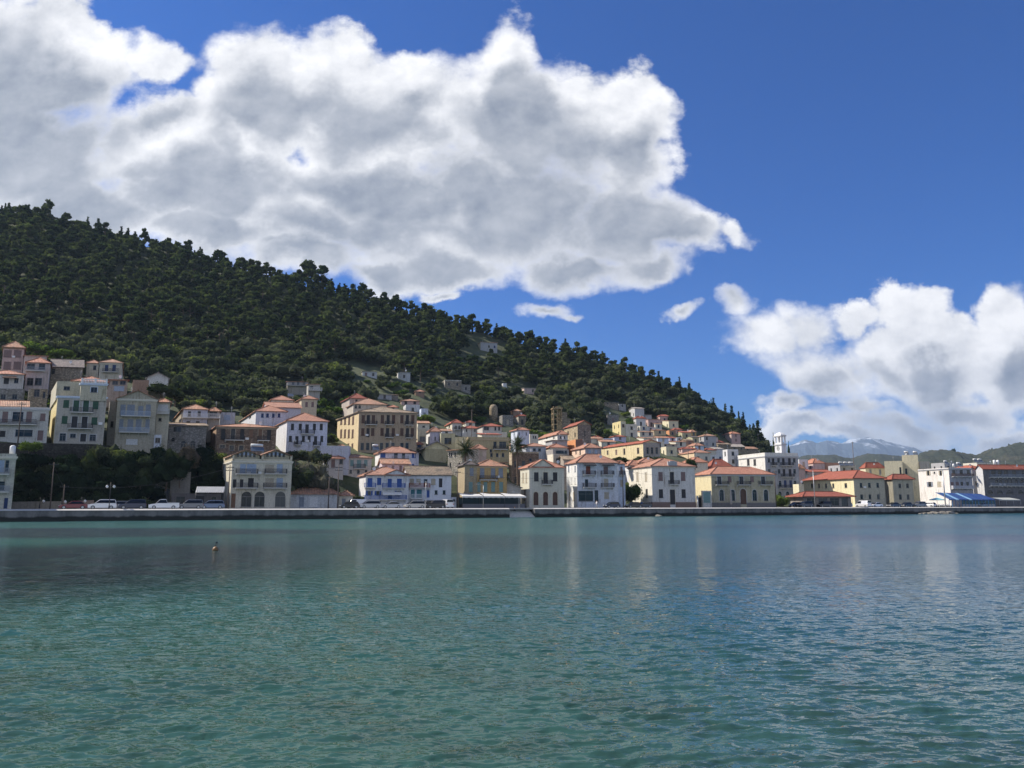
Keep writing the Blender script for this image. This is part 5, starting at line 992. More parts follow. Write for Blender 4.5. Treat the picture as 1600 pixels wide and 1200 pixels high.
# ------------------------------------------------------------ small houses up the right hand slope
# label, box in the photograph (left, right, eaves, foot), colour, side edge or None, roof, side colour lightened as if sunlit
SM = [
 ('yellow villa with tall lit side and brown windows at the foot of the wood', (970, 978, 659, 682), 'palyel', 957, ('flat', .3, 'new'), 'yellow'),
 ('cream balconied block joined to the right of the yellow villa', (978, 996, 664, 684), 'pale', None, ('flat', .4, 'new'), None),
 ('tall white box house with curved grey roof at the edge of the wood', (992, 1006.5, 638, 652), 'grwhite', None, ('gx', .9, 'pale'), None),
 ('white house with wine red roof under the white box house', (994, 1009, 653.5, 666), 'grwhite', 990, ('hip', 1.2, 'red'), None),
 ('low cream cube between the wine red roof and the slope houses', (1000, 1012, 666, 674), 'pale', None, ('flat', .2, 'new'), None),
 ('stone ruin with bare roofless walls at the edge of the wood', (949, 967, 648, 660), 'graystone', None, ('flat', 0, 'old'), None),
 ('pale ruin with leaning roof slab high above the yellow villa', (944, 966, 629, 634), 'stone', None, ('shed', .4, 'pale'), None),
 ('white fragment of a ruin right of the leaning roof slab', (967, 978, 631, 638), 'grwhite', None, ('flat', 0, 'old'), None),
 ('brown house with small red roof topmost of the slope houses', (1031, 1046, 650, 660), 'rose', 1026, ('hip', 1.0, 'red'), None),
 ('bright cream house with terrace wall near the topmost slope houses', (1045, 1060, 657, 669), 'palyel', 1035, ('shed', .8, 'worn'), None),
 ('rosy stone house in front of the topmost slope houses', (1013, 1032, 655, 667), 'rose', None, ('shed', .7, 'worn'), None),
 ('white walled house with flat grey roof under the rosy stone house', (1010, 1024, 668, 676), 'grwhite', None, ('flat', .2, 'new'), None),
 ('house with vivid vermilion roof in the heart of the slope', (1022, 1040, 672, 680), 'tan', None, ('shed', 1.0, 'new'), None),
 ('house with long weathered red roof left of the vermilion one', (1000, 1021, 674.5, 683), 'pale', None, ('shed', 1.0, 'worn'), None),
 ('little house with orange glowing wall right of the vermilion roof', (1046, 1056, 673, 682), 'brown', 1041, ('flat', .2, 'new'), 'orange'),
 ('house with dull red roof and lean porch over the orange walled one', (1054, 1066, 671, 679), 'rose', None, ('hip', .9, 'red'), None),
 ('olive grey house with red roof and dark door near the wood', (1066, 1080, 675.5, 686), 'olive', 1060, ('shed', 1.0, 'red'), None),
 ('lilac washed small house below the orange walled one', (1046, 1056, 684, 692), 'lilac', None, ('gx', .8, 'red'), None),
 ('house with bright red shed roof right of the lilac one', (1056, 1072, 690, 697), 'pale', None, ('shed', .9, 'new'), None),
 ('blue grey cottage with dark doorway below the vermilion roof', (1028, 1045, 684, 693), 'bluew', None, ('gx', .9, 'worn'), None),
 ('white cottage with rust roof behind the long yellow hall', (1006, 1026, 684, 694), 'pale', None, ('shed', .9, 'worn'), None),
 ('pale green house with grey roof in the right middle of the slope', (1082, 1092, 683, 693), 'olive', None, ('gx', .8, 'slate'), None),
 ('tall lilac grey house with broad brown roof at the edge of the wood', (1100, 1119, 681, 699), 'grey', 1090, ('hip', 1.1, 'worn'), None),
 ('pink end house right of the tall lilac grey one', (1114, 1122, 684, 697), 'pink', None, ('flat', .2, 'new'), None),
 ('long house with plain salmon roof and blue washed wall', (1086, 1100, 696, 704), 'bluew', 1070, ('hip', 1.2, 'new'), 'peach'),
 ('low bright cream house with terrace under the red shed roof', (1041, 1058, 699, 712), 'palyel', 1033, ('flat', .3, 'new'), 'palyel'),
 ('mossy roofed low house above the bright cream terrace', (1034, 1058, 694, 700), 'dirty', None, ('shed', .7, 'old'), None),
 ('peach house with sunlit end wall and orange roof', (1085, 1110, 707, 722), 'pale', 1061, ('hip', 1.3, 'new'), 'peach'),
 ('house with dark salmon roof behind the peach house', (1066, 1088, 701, 708), 'rose', None, ('hip', 1.0, 'red'), None),
 ('small house with brick roof right behind the peach house', (1103, 1119, 703, 709), 'pale', None, ('hip', .9, 'red'), None),
 ('long whitewashed wall house with flat top right of the peach house', (1088, 1131, 711, 722), 'white', None, ('flat', .2, 'new'), None),
 ('grey white town house with flat top and two shutters left of the balustraded block', (1137, 1154, 703.5, 728), 'grwhite', 1131, ('flat', .3, 'new'), 'white'),
 ('house with orange roof peeping between the crested house and the public building', (1082, 1106, 722, 732), 'pale', None, ('hip', 1.6, 'new'), None),
 ('rosy brick villa with pyramid roof and dark loggias near the conifers', (1143, 1157, 677.5, 692), 'rose', 1129, ('hip', 1.3, 'new'), 'pink'),
 ('wide tan stone house with pale tile roof under the rosy villa', (1142, 1164, 698, 705), 'stone', None, ('gx', 1.6, 'pale'), None),
 ('low house with mottled brown roof right of the wide tan one', (1163, 1184, 701, 706), 'stone', None, ('gx', 1.3, 'worn'), None),
 ('small house with wine roof left of the rosy villa', (1120, 1131, 691, 699), 'rose', None, ('hip', 1.0, 'red'), None),
 ('white gabled house just left of the grey white town house', (1117, 1130, 701, 711), 'white', None, ('gx', .8, 'pale'), None),
 ('flat cream house squeezed between the very long hall and the vermilion roof', (1024, 1038, 691, 700), 'pale', None, ('flat', .3, 'new'), None),
 ('small brown walled house with mossy roof under the olive grey house', (1072, 1084, 688, 696), 'brown', None, ('gx', .8, 'old'), None),
 ('white washed cube directly right of the lilac washed small house', (1057, 1066, 684, 690), 'white', None, ('flat', .2, 'new'), None),
 ('narrow ochre house with steep rust roof between olive grey and pale green ones', (1080, 1088, 675, 683), 'ochre', None, ('hip', 1.2, 'worn'), None),
 ('long stone row house with sagging roof right of the lilac grey tower house', (1122, 1142, 694, 701), 'stone', None, ('gx', 1.0, 'old'), None),
 ('cream house with two dormer like chimneys under the rosy stone house', (1024, 1034, 662, 671), 'pale', None, ('gx', .8, 'worn'), None),
 ('small grey house with tin roof above the wine red roof', (1008, 1018, 648, 656), 'grey', None, ('shed', .5, 'pale'), None),
 ('peach cottage with red hip roof left of the very long hall', (928, 941, 684, 692), 'peach', None, ('hip', .9, 'red'), None),
 ('dirty white house with flat roof behind the grey blue orange roofed one', (840, 856, 690, 697), 'dirty', None, ('flat', .3, 'new'), None),
 ('tan house with wide rust roof between the pale blue cube and the orange roofs', (826, 842, 690, 698), 'tan', None, ('gx', .9, 'worn'), None),
 ('rose cottage under the pale blue cube house', (800, 816, 694, 703), 'rose', None, ('hip', .9, 'new'), None),
 ('cream flat house behind the long ochre block parapet', (770, 792, 676, 686), 'pale', None, ('flat', .3, 'new'), None),
 ('stone cottage with brick roof above the long ochre block left end', (738, 754, 678, 686), 'stone', None, ('shed', .8, 'red'), None),
 ('white cottage with worn roof above the cream garage bays', (690, 706, 673, 681), 'white', None, ('gx', .9, 'worn'), None),
 ('small stone hut with salmon roof between the royal blue shuttered house and the hall', (650, 660, 694, 703), 'stone', None, ('hip', .8, 'new'), None),
 ('yellowish house with rust roof right below the great mansion corner', (652, 664, 686, 697), 'palyel', None, ('shed', .8, 'worn'), None),
 ('grey stone house with brown roof above the whitewashed red roofed houses', (524, 544, 700, 712), 'graystone', None, ('hip', 1.0, 'worn'), None),
 ('cream cottage with new tiles just right of the broad salmon roof over the mansion', (606, 622, 636, 646), 'pale', None, ('hip', .9, 'new'), None),
 # hillside above the middle
 ('lone white villa with lit left wall high on the hillside', (751, 777, 534.5, 545), 'grey', 740, ('hip', .9, 'worn'), 'palyel'),
 ('white cottage half hidden by trees upper left of the mansion', (566, 589, 580, 590), 'grwhite', 559, ('shed', .5, 'pale'), 'pale'),
 ('open columned porch house in the olive grove', (622, 641, 581, 593), 'grwhite', None, ('shed', .6, 'pale'), None),
 ('pale roofless farmhouse with lit corner on the terraced slope', (695, 721, 595, 605), 'stone', 689, ('none', .5, 'old'), 'pale'),
 ('grey farm wall ruin right of the roofless farmhouse', (721, 735, 602, 612), 'graystone', None, ('none', .4, 'old'), None),
 ('tiny white field hut on the terraced slope', (786, 792, 599, 604), 'white', None, ('flat', .1, 'new'), None),
 ('pinkish house with two windows alone on the middle slope', (819, 837, 606, 615), 'pink', None, ('shed', .6, 'pale'), None),
 ('hut with salmon roof hidden in the grove above the town', (649, 663, 611.5, 617), 'brown', None, ('hip', .9, 'new'), None),
 ('low grey farm building with tin roof right of the brick roofs', (590, 612, 616, 626), 'grey', None, ('shed', .7, 'pale'), None),
 ('arched stone outbuilding right of the tin roofed one', (610, 622, 617, 627), 'graystone', None, ('gx', .6, 'old'), None),
 ('house with broad pale tile roof above the right end of the mansion', (627, 655, 626, 634), 'rose', 622, ('hip', 1.0, 'worn'), None),
 ('house with white porch pillars under the pale tile roof', (634, 656, 633, 646), 'grwhite', None, ('flat', .2, 'new'), None),
 ('white blue cube with one window beside the porch pillared house', (658, 669, 639, 654), 'bluew', None, ('flat', .2, 'new'), None),
 ('stone house with red roof behind the round tower', (802, 815, 642, 656), 'brown', None, ('hip', .9, 'worn'), None),
 ('ruined stone house with lit white side by the round tower', (810, 822, 649.5, 664), 'stone', 803, ('hip', .8, 'red'), 'pale'),
 ('rubble walled ruin between the round tower and the red roofed one', (785, 802, 650, 664), 'graystone', None, ('none', .4, 'old'), None),
 ('cottage with terracotta roof half hidden right of the white villa roofs', (728, 742, 660, 668), 'pale', None, ('hip', .9, 'red'), None),
 ('low rust roofed house behind the salmon washed one', (940, 962, 690, 700), 'pale', None, ('gx', 1.0, 'worn'), None),
 ('pale blue flat roofed house left of the very long hall', (943, 958, 686, 695), 'bluew', None, ('flat', .3, 'new'), None),
 ('house with lilac ridge and dark red roof over the very long hall', (960, 978, 682, 690), 'lilac', 953, ('hip', .8, 'red'), None),
 ('low house with long rust roof and skylight behind the stone chapel', (915, 942, 685, 694), 'pale', None, ('gx', .9, 'worn'), None),
 ('house with white washed chimney wall in front of the stone chapel', (912, 934, 693, 701), 'dirty', None, ('shed', .5, 'slate'), None),
 # right behind the quay
 ('house with gabled tile roof and rough wall behind the warehouse left end', (1271, 1289, 723.5, 745), 'pink', None, ('hip', 1.9, 'new'), None),
 ('white cube house behind the balustraded block right side', (1249, 1263, 719, 740), 'white', None, ('flat', .3, 'new'), None),
 ('small dim house with tile roof right of the balustraded block', (1249, 1259, 732, 770), 'rose', None, ('hip', 1.8, 'worn'), None),
 ('terracotta coloured wall house with flat top behind the warehouse', (1290, 1313, 724, 745), 'brick', None, ('flat', .3, 'new'), None),
 ('grey flat house carrying solar collectors behind the warehouse', (1313, 1338, 728, 745), 'grey', None, ('flat', .3, 'new'), None),
 ('cream house with dark red hip roof left of the plain cream blocks', (1353, 1383, 731, 750), 'palyel', 1345, ('hip', 2.2, 'red'), None),
 ('low grey roof house in front of the gabled tile roof', (1259, 1282, 741, 750), 'grey', None, ('gx', 1.2, 'pale'), None),
 ('cream flat house with tanks behind the dark hotel', (1527, 1560, 724, 735), 'pale', None, ('flat', .3, 'new'), None),
 ('grey flat house behind the white corner house', (1476, 1500, 724, 735), 'grey', None, ('flat', .3, 'new'), None),
 ('low roofs behind the crowded cars near the kiosk', (1262, 1300, 737, 748), 'rose', None, ('gx', 1.0, 'red'), None),
]
for lab, F_, col, S_, (rk, rs, rt_), sw in SM:
    right = F_[0] > 1240
    kw = dict(th=11, sk=5)
    if right: kw.update(D=300 + (F_[0] - 1240) * 0.05 + (10 if F_[2] < 726 else 0), zb=3)
    if lab.startswith('house with orange roof peeping'): kw.update(D=232, zb=3)
    if lab.startswith('grey white town'): kw.update(D=262)
    ruin = 'ruin' in lab or rk == 'none'
    house(lab, 'ruin' if ruin else ('hut' if 'hut' in lab else 'house'), F_, C[col], S=S_, Wd=7.0, roof='flat' if rk == 'none' else rk, rise=rs, rt=rt_, par=rs if rk in ('flat', 'none') else 0, auto=True, stone=ruin or col in ('stone', 'graystone'),
          name='ruined_house' if ruin else ('hut' if 'hut' in lab else 'house'), swall=C[sw] if sw else None, shut=random.choice(['brown', 'dblue', 'grey', 'dark', 'mauve', 'beige']), wear=0.45, oh=0.3, **kw)

# ------------------------------------------------------------ towers
def clock_tower():
    D = 262; p = at(1221.5, 706, D); t = R(18)
    r = empty('clock_tower', (p[0], p[1], 2.5), t, 'white bell tower with round clock and low dome roof behind the balustraded block', 'clock tower')
    w = 2.0 * 1.0; z1 = at(1221, 695, D)[2] - 2.5; z2 = at(1221, 681, D)[2] - 2.5; z3 = at(1215, 674.5, D)[2] - 2.5; a = 1.85; b = 3.6
    m = MB(); m.box(0, a * 1.0, 0, b, -1, z1); m.build('tower_shaft', plaster(C['white'], 0.3), r)
    m = MB(); m.box(-.25, a + .25, -.25, b + .25, z1, z1 + .35); m.box(-.25, a + .25, -.25, b + .25, z2 - .1, z2 + .3); m.build('cornice', plaster(C['grwhite']), r)
    l = MB(); zz0, zz1 = z1 + .35, z2 - .1
    for (x0, x1, y0, y1) in ((0, .35, 0, .45), (a - .35, a, 0, .45), (0, .35, b - .45, b), (a - .35, a, b - .45, b), (0, .35, b / 2 - .25, b / 2 + .25), (a - .35, a, b / 2 - .25, b / 2 + .25)): l.box(x0, x1, y0, y1, zz0, zz1)
    l.box(0.02, a - .02, 0.02, b - .02, zz0, zz0 + .5); l.box(.6, a - .6, .8, b - .8, zz0 + .5, zz1)
    l.build('belfry', plaster(C['white'], 0.3), r)
    d = MB(); cx, cy = a / 2, b / 2; hh = z3 - z2 - .3
    base = [(-.15, -.15), (a + .15, -.15), (a + .15, b + .15), (-.15, b + .15)]
    prev = [(x, y, z2 + .3) for x, y in base]
    for k in (0.5, 0.85):
        s_ = 1 - k; cur = [(cx + (x - cx) * (1 - k * k), cy + (y - cy) * (1 - k * k), z2 + .3 + hh * k) for x, y in base]
        for j in range(4): d.face([prev[j], prev[(j + 1) % 4], cur[(j + 1) % 4], cur[j]])
        prev = cur
    for j in range(4): d.face([prev[j], prev[(j + 1) % 4], (cx, cy, z3)])
    d.build('tower_roof', plaster(C['white'], 0.2), r)
    zc = at(1217, 700, D)[2] - 2.5; c = MB(); n = 16; rr = 0.85
    for k in range(n):
        t0, t1 = 2 * pi * k / n, 2 * pi * (k + 1) / n; c.face([(-.06, b / 2, zc), (-.06, b / 2 + rr * cos(t0), zc + rr * sin(t0)), (-.06, b / 2 + rr * cos(t1), zc + rr * sin(t1))])
    co = c.build('clock', plain('clock_face', (0.35, 0.36, 0.36), 0.5), r)
    h = MB(); h.box(-.10, -.07, b / 2 - .04, b / 2 + .04, zc, zc + .6); h.box(-.10, -.07, b / 2, b / 2 + .4, zc - .04, zc + .04); h.build('clock_hands', IRON, co)
clock_tower()
def ruined_tower():
    D = hit(871, 674) or 280; p = at(870.5, 672, D); t = R(11)
    r = empty('ruined_tower', (p[0], p[1], p[2]), t, 'tall ruined stone tower shell with slender columns and open top', 'ruined tower')
    s_ = D / 1214; Hh = 38 * s_; w = 8.5 * s_; dd = 2.6
    m = MB()
    for a in (-1.6, 0, w - .45): m.box(a, a + .42, -.0, .4, -2, Hh * (1.0 if a < 1 else .92))
    for a, b in ((-1.6, dd), (w - .45, dd), (w * .45, dd)): m.box(a, a + .42, b, b + .4, -2, Hh * .9)
    for z in (0.0, .22, .45, .68, .9):
        m.box(-1.2, w - .45, 0.05, .3, Hh * z, Hh * z + .35)
        m.box(-1.55, -1.3, .4, dd, Hh * z, Hh * z + .35)
    m.box(.42, w - .45, .1, .35, -2, Hh * .4); m.box(-1.9, w + .2, -.2, dd + .6, Hh * .88, Hh * .93)
    for k in range(5): m.box(-1.6 + k * .95, -1.2 + k * .95, -.1, .25, Hh * .93, Hh * (.95 + .03 * (k % 2)))
    m.build('tower_wall', plaster((0.52, 0.39, 0.22), 0.6, True), r)
    g = MB(); g.box(w, w + 2.2, 0, .5, -2, Hh * .75); g.box(w + 2.2, w + 3.6, 0.1, .6, -2, Hh * .5); g.build('broken_wall', plaster((0.36, 0.30, 0.22), 0.7, True), r)
    BLD.append((Vector((p[0] + 2, p[1] + 1)), 4, 862, 884, 636, 674, D, None, None, None, 6, 4))
ruined_tower()
def round_tower():
    D = hit(771, 656) or 270; p = at(771, 656, D); s_ = D / 1214
    m = MB(); n = 20; r_ = 6.5 * s_
    m.lathe((0, 0, 0), [(r_ * 1.05, -3), (r_ * 1.02, 8 * s_), (r_, 17 * s_), (r_ * .98, 20 * s_), (r_ * .6, 24 * s_), (r_ * .1, 24.6 * s_)], n)
    o = m.build('round_tower', plaster((0.46, 0.37, 0.25), 0.7, True), None, (p[0], p[1], p[2])); tag(o, 'round stone windmill tower stump overgrown at the top of the town', 'tower')
    BLD.append((Vector((p[0], p[1])), 4, 763, 782, 632, 656, D, None, None, None, 6, 4))
round_tower()

# ------------------------------------------------------------ cars
PAINT = {}
def paint(c):
    if c not in PAINT:
        m, nt, bs = newmat('car_paint'); bs.inputs['Base Color'].default_value = (*c, 1); bs.inputs['Roughness'].default_value = 0.28
        bs.inputs['Coat Weight'].default_value = 0.6; bs.inputs['Metallic'].default_value = 0.25; PAINT[c] = m
    return PAINT[c]
def car(kind, col, x, d, label, flip=False, a=None, turn=0.0, group='vehicles parked along the quay'):
    Lc, Hc, Wc = {'hatch': (3.9, 1.47, 1.7), 'sedan': (4.5, 1.45, 1.76), 'suv': (4.5, 1.72, 1.84), 'van': (4.3, 1.9, 1.8), 'pickup': (5.1, 1.78, 1.84), 'mpv': (4.4, 1.62, 1.8)}[kind]
    q = qpt(qa(x, d), d, 0); zg = 1.945 if d >= 3.4 else 1.985
    r = empty('pickup_truck' if kind == 'pickup' else ('van' if kind == 'van' else 'parked_car'), (q[0], q[1], zg), QT + (pi if not flip else 0) + turn, label, 'pickup truck' if kind == 'pickup' else ('van' if kind == 'van' else 'car'), group)
    # side outline (x forward +, z) : lower body and glasshouse
    hb = {'hatch': .88, 'sedan': .88, 'suv': 1.02, 'van': 1.05, 'pickup': 1.02, 'mpv': .95}[kind]
    f = Lc / 2
    low = [(-f, .32), (-f, .62), (-f + .05, hb - .04), (-f + .25, hb + .02), (f * .38, hb), (f * .8, hb - .10), (f - .06, hb - .24), (f, .55), (f, .32), (f - .1, .22), (-f + .1, .22)]
    gl = {'hatch': [(-f + .12, hb), (-f + .42, Hc - .08), (-f + .8, Hc), (f * .05, Hc), (f * .22, Hc - .06), (f * .62, hb - .02)],
          'mpv': [(-f + .08, hb), (-f + .35, Hc - .06), (-f + .8, Hc), (f * .1, Hc), (f * .3, Hc - .06), (f * .74, hb - .05)],
          'sedan': [(-f + .5, hb), (-f + 1.15, Hc - .05), (-f + 1.5, Hc), (f * .0, Hc), (f * .12, Hc - .05), (f * .5, hb)],
          'suv': [(-f + .06, hb), (-f + .22, Hc - .08), (-f + .5, Hc), (f * .1, Hc), (f * .22, Hc - .06), (f * .55, hb)],
          'van': [(-f + .02, hb), (-f + .06, Hc - .06), (-f + .2, Hc), (f * .4, Hc), (f * .52, Hc - .1), (f * .82, hb - .08)],
          'pickup': [(-f * .22, hb), (-f * .14, Hc - .05), (-f * .05, Hc), (f * .18, Hc), (f * .28, Hc - .06), (f * .55, hb)]}[kind]
    def ext(mb, prof, w0, w1, zlo, zhi):
        n = len(prof); i0 = len(mb.v)
        for s_ in (-1, 1):
            for (px_, pz) in prof:
                k = min(1, max(0, (pz - zlo) / (zhi - zlo))); mb.v.append((px_, s_ * (w0 + (w1 - w0) * k), pz))
        for k in range(n): mb.f.append([i0 + k, i0 + (k + 1) % n, i0 + n + (k + 1) % n, i0 + n + k])
        mb.f.append([i0 + k for k in range(n)][::-1]); mb.f.append([i0 + n + k for k in range(n)])
    b = MB(); ext(b, low, Wc / 2, Wc / 2 - .06, .3, hb); ext(b, gl, Wc / 2 - .05, Wc / 2 - .24, hb, Hc)
    if kind == 'pickup':
        for s_ in (-1, 1): b.box(-f, -f * .22, s_ * Wc / 2 - .06 - (0 if s_ > 0 else -.06) - .0, s_ * Wc / 2 + (0 if s_ > 0 else .06), hb - .05, hb + .12)
    bo = b.build('body', paint(col), r)
    bm = bo.modifiers.new('bevel', 'BEVEL'); bm.width = 0.05; bm.segments = 2; bm.limit_method = 'ANGLE'
    g = MB()
    gz0, gz1 = hb + .06, Hc - .12; cx = sum(p[0] for p in gl) / len(gl)
    ins = [(cx + (p[0] - cx) * .93, min(max(p[1], gz0), gz1)) for p in gl]
    for s_ in (-1, 1):
        pts = []
        for (px_, pz) in ins:
            k = (pz - hb) / (Hc - hb); pts.append((px_, s_ * (Wc / 2 - .05 - .19 * k + .012), pz))
        if kind == 'van': pts = [(max(p[0], f * .05), p[1], p[2]) for p in pts]
        g.face(pts if s_ < 0 else pts[::-1])
    def quad(p, q):  # windscreens
        for e in (1,):
            k0 = (p[1] - hb) / (Hc - hb); k1 = (q[1] - hb) / (Hc - hb); dx = .02 if p[0] > 0 else -.02
            P_ = lambda pp, k, s_: (pp[0] + dx, s_ * (Wc / 2 - .12 - .19 * k), pp[1] + .01)
            g.face([P_(p, max(k0, 0), -1), P_(p, max(k0, 0), 1), P_(q, k1, 1), P_(q, k1, -1)])
    quad((gl[-1][0] - .04, gl[-1][1] + .05), gl[-2]); quad((gl[0][0] + .03, gl[0][1] + .06), gl[1])
    g.build('window_glass', glassmat('car_glass', (0.01, 0.012, 0.014)), r)
    for wx in (-f * .62, f * .64):
        for s_ in (-1, 1):
            w = MB(); R_ = .33; w.tube((wx, s_ * (Wc / 2 - .20), R_), (wx, s_ * (Wc / 2 + .012), R_), R_, n=14); wo = w.build('wheel', plain('tyre_rubber', (0.02, 0.02, 0.02), 0.8), r)
            h = MB(); h.tube((wx, s_ * (Wc / 2 + .013), R_), (wx, s_ * (Wc / 2 + .024), R_), R_ * .62, n=10); h.build('rim', STEEL, wo)
    for s_ in (-1, 1):
        h = MB(); h.box(f - .09, f + .015, s_ * (Wc / 2 - .30) - .16, s_ * (Wc / 2 - .30) + .16, hb - .33, hb - .19); h.build('headlight', plain('headlight_glass', (0.75, 0.76, 0.78), 0.15), r)
        h = MB(); h.box(-f - .012, -f + .07, s_ * (Wc / 2 - .18) - .11, s_ * (Wc / 2 - .18) + .11, hb - .28, hb - .08); h.build('tail_light', plain('tail_light_red', (0.35, 0.01, 0.01), 0.3), r)
    return r
MAR, WHI, NAV, SIL, GRY, BLK, DGR, LBL, CHM = (0.16, 0.015, 0.02), (0.72, 0.72, 0.72), (0.012, 0.02, 0.05), (0.42, 0.43, 0.44), (0.16, 0.17, 0.18), (0.012, 0.012, 0.014), (0.05, 0.05, 0.055), (0.16, 0.20, 0.27), (0.46, 0.44, 0.40)
for k_, c_, x_, d_, l_, fl in [
 ('sedan', MAR, 115, 5, 'dark red saloon, first vehicle from the left on the quay', 0),
 ('suv', WHI, 160, 5, 'white off roader right of the dark red saloon', 0), ('hatch', GRY, 186, 8, 'grey hatchback half hidden behind the white off roader', 0),
 ('suv', NAV, 207, 5, 'navy blue estate car left of the white pickup', 0), ('pickup', WHI, 256, 4.6, 'white double cab pickup truck on the quay', 0),
 ('suv', GRY, 297, 5, 'grey off roader right of the white pickup', 0), ('mpv', LBL, 331, 5, 'blue grey people carrier in front of the metal awning', 0),
 ('hatch', BLK, 546, 5, 'black hatchback beside the small cream shed', 0), ('van', WHI, 556, 9, 'white van parked nose out behind the black hatchback', 0),
 ('mpv', SIL, 578, 5, 'silver people carrier below the blue doored white house', 0), ('sedan', SIL, 611, 5, 'silver saloon under the balcony of the blue doored house', 0),
 ('mpv', CHM, 648, 5, 'champagne people carrier below the mottled tile roof', 0), ('suv', DGR, 668, 7, 'dark grey estate car next to the champagne people carrier', 0), ('suv', BLK, 680, 5.5, 'black off roader left of the small white van', 0),
 ('van', WHI, 698, 6, 'small white van seen from behind beside the white annex', 2),
 ('hatch', NAV, 956, 6, 'navy hatchback in front of the tall pale blue house', 0), ('sedan', BLK, 990, 8, 'black car in the shade of the dark street tree', 0), ('hatch', DGR, 1006, 9, 'dark grey hatchback in shade beside the pale house wall', 0),
 ('hatch', BLK, 1243, 7, 'black hatchback beside the white flowering bushes', 0), ('suv', DGR, 1258, 5, 'dark estate car left of the red roofed pavilion', 0), ('sedan', WHI, 1272, 8, 'white car half hidden by the red roofed pavilion posts', 0),
 ('suv', BLK, 1287, 5, 'black off roader in front of the red roofed pavilion', 0), ('mpv', SIL, 1320, 5, 'silver people carrier right of the white notice board', 0),
 ('van', WHI, 1349, 6, 'small white van seen from behind below the warehouse windows', 2), ('sedan', WHI, 1368, 5, 'white saloon in front of the warehouse', 0),
 ('sedan', DGR, 1396, 5, 'dark saloon before the warehouse recess', 0), ('hatch', BLK, 1416, 5, 'black hatchback before the warehouse wing', 0), ('suv', GRY, 1436, 5, 'grey off roader at the right end of the warehouse', 0), ('hatch', WHI, 1452, 6, 'white hatchback left of the tall quay lamp', 2),
 ('sedan', GRY, 1535, 6, 'grey saloon in front of the glass pavilion', 0)]:
    car(k_, c_, x_, d_, l_, turn=(-pi / 2 if fl == 2 else 0) + random.uniform(-.05, .05))

# ------------------------------------------------------------ street furniture
def gp(x, d, z=None):   # a ground point at photo column x, d metres inland from the quay edge
    q = qpt(qa(x, d), d, 0); return Vector((q[0], q[1], (1.945 if 3.4 <= d < 12.5 else (1.985 if d < 3.4 else 1.97)) if z is None else z))
def hgt(x, ytop, p): a = ray(x, ytop); return CZ + a[2] / a[1] * p.y - p.z
def pole(x, ytop, d, label, arms=1, y0=None, r=.13, mat=None, base=None):
    p = gp(x, d) if base is None else Vector(base); h = hgt(x, ytop, p)
    o = empty('utility_pole', p, QT, label, 'utility pole', 'wooden utility poles carrying the wires')
    m = MB(); m.tube((0, 0, -.3), (0, 0, h), r, r * .65, 8); m.build('pole', mat or WOODP, o)
    for k in range(arms):
        c = MB(); c.box(-.75, .75, -.05, .05, h - .5 - .6 * k, h - .4 - .6 * k)
        for a in (-.65, -.25, .25, .65): c.tube((a, 0, h - .4 - .6 * k), (a, 0, h - .22 - .6 * k), .04, .03, 6)
        c.build('crossarm', IRON, o)
    return p + Vector((0, 0, h - .45))
P1 = pole(78.5, 722, 6.5, 'tall brown pole left of the dark red saloon', r=.11)
P2 = pole(98, 757, 11, 'shorter pole against the beige wall left of the dark red saloon')
P3 = pole(356, 727, 12, 'pole standing at the left corner of the block with three arches', arms=2)
P4 = pole(513, 745, 12.5, 'thin pole in front of the whitewashed garage right half')
P5 = pole(527.5, 727, 9, 'tall dark pole at the right end of the whitewashed garage', arms=2)
P6 = pole(714.5, 735, 12.5, 'pole in the gap between the white annex and the cafe canopy', arms=1)
P7 = pole(974, 733, 11.5, 'tall pole in front of the dark street tree')
P8 = pole(1213, 735, 12, 'leaning pole at the right corner of the yellow public building')
P9 = pole(1336, 690, 90, 'tall thin mast rising over the warehouse roof', base=(*(Vector(at(1336.5, 760, 270))[:2]), 3))
P10 = pole(23, 628, 30, 'dark pole in front of the long white house on the cliff', base=(at(28, 690, 152)[0], 152, 14))
P11 = pole(1076, 690, 30, 'thin pole among the small slope houses above the crested house', base=(at(1076, 730, 252)[0], 252, 8))
P12 = pole(737, 640, 30, 'thin pole above the white house with low red roofs', base=(at(737, 680, 246)[0], 246, 12))
def wire(a, b, lab, sag=1.0):
    m = MB(); n = 14; pts = [a.lerp(b, k / n) - Vector((0, 0, sag * 4 * k / n * (1 - k / n))) for k in range(n + 1)]
    for k in range(n): m.tube(pts[k], pts[k + 1], .022, n=4, cap=False)
    tag(m.build('power_line', IRON), lab, 'cable', 'power lines along the waterfront')
wire(P1, P2, 'short cable dropping from the concrete pole to the shorter pole', .4)
wire(P2, P3, 'cable crossing the dark cliff trees to the three arched block', 1.5)
wire(P3, P5, 'cable running across the front of the three arched block', .9)
wire(P5, P6, 'cable in front of the blue doored and plain white houses', 1.3)
wire(P6, P7, 'cable in front of the cafe and cream neoclassical house', 1.6)
wire(P7, P8, 'cable in front of the crested house and yellow public building', 1.6)

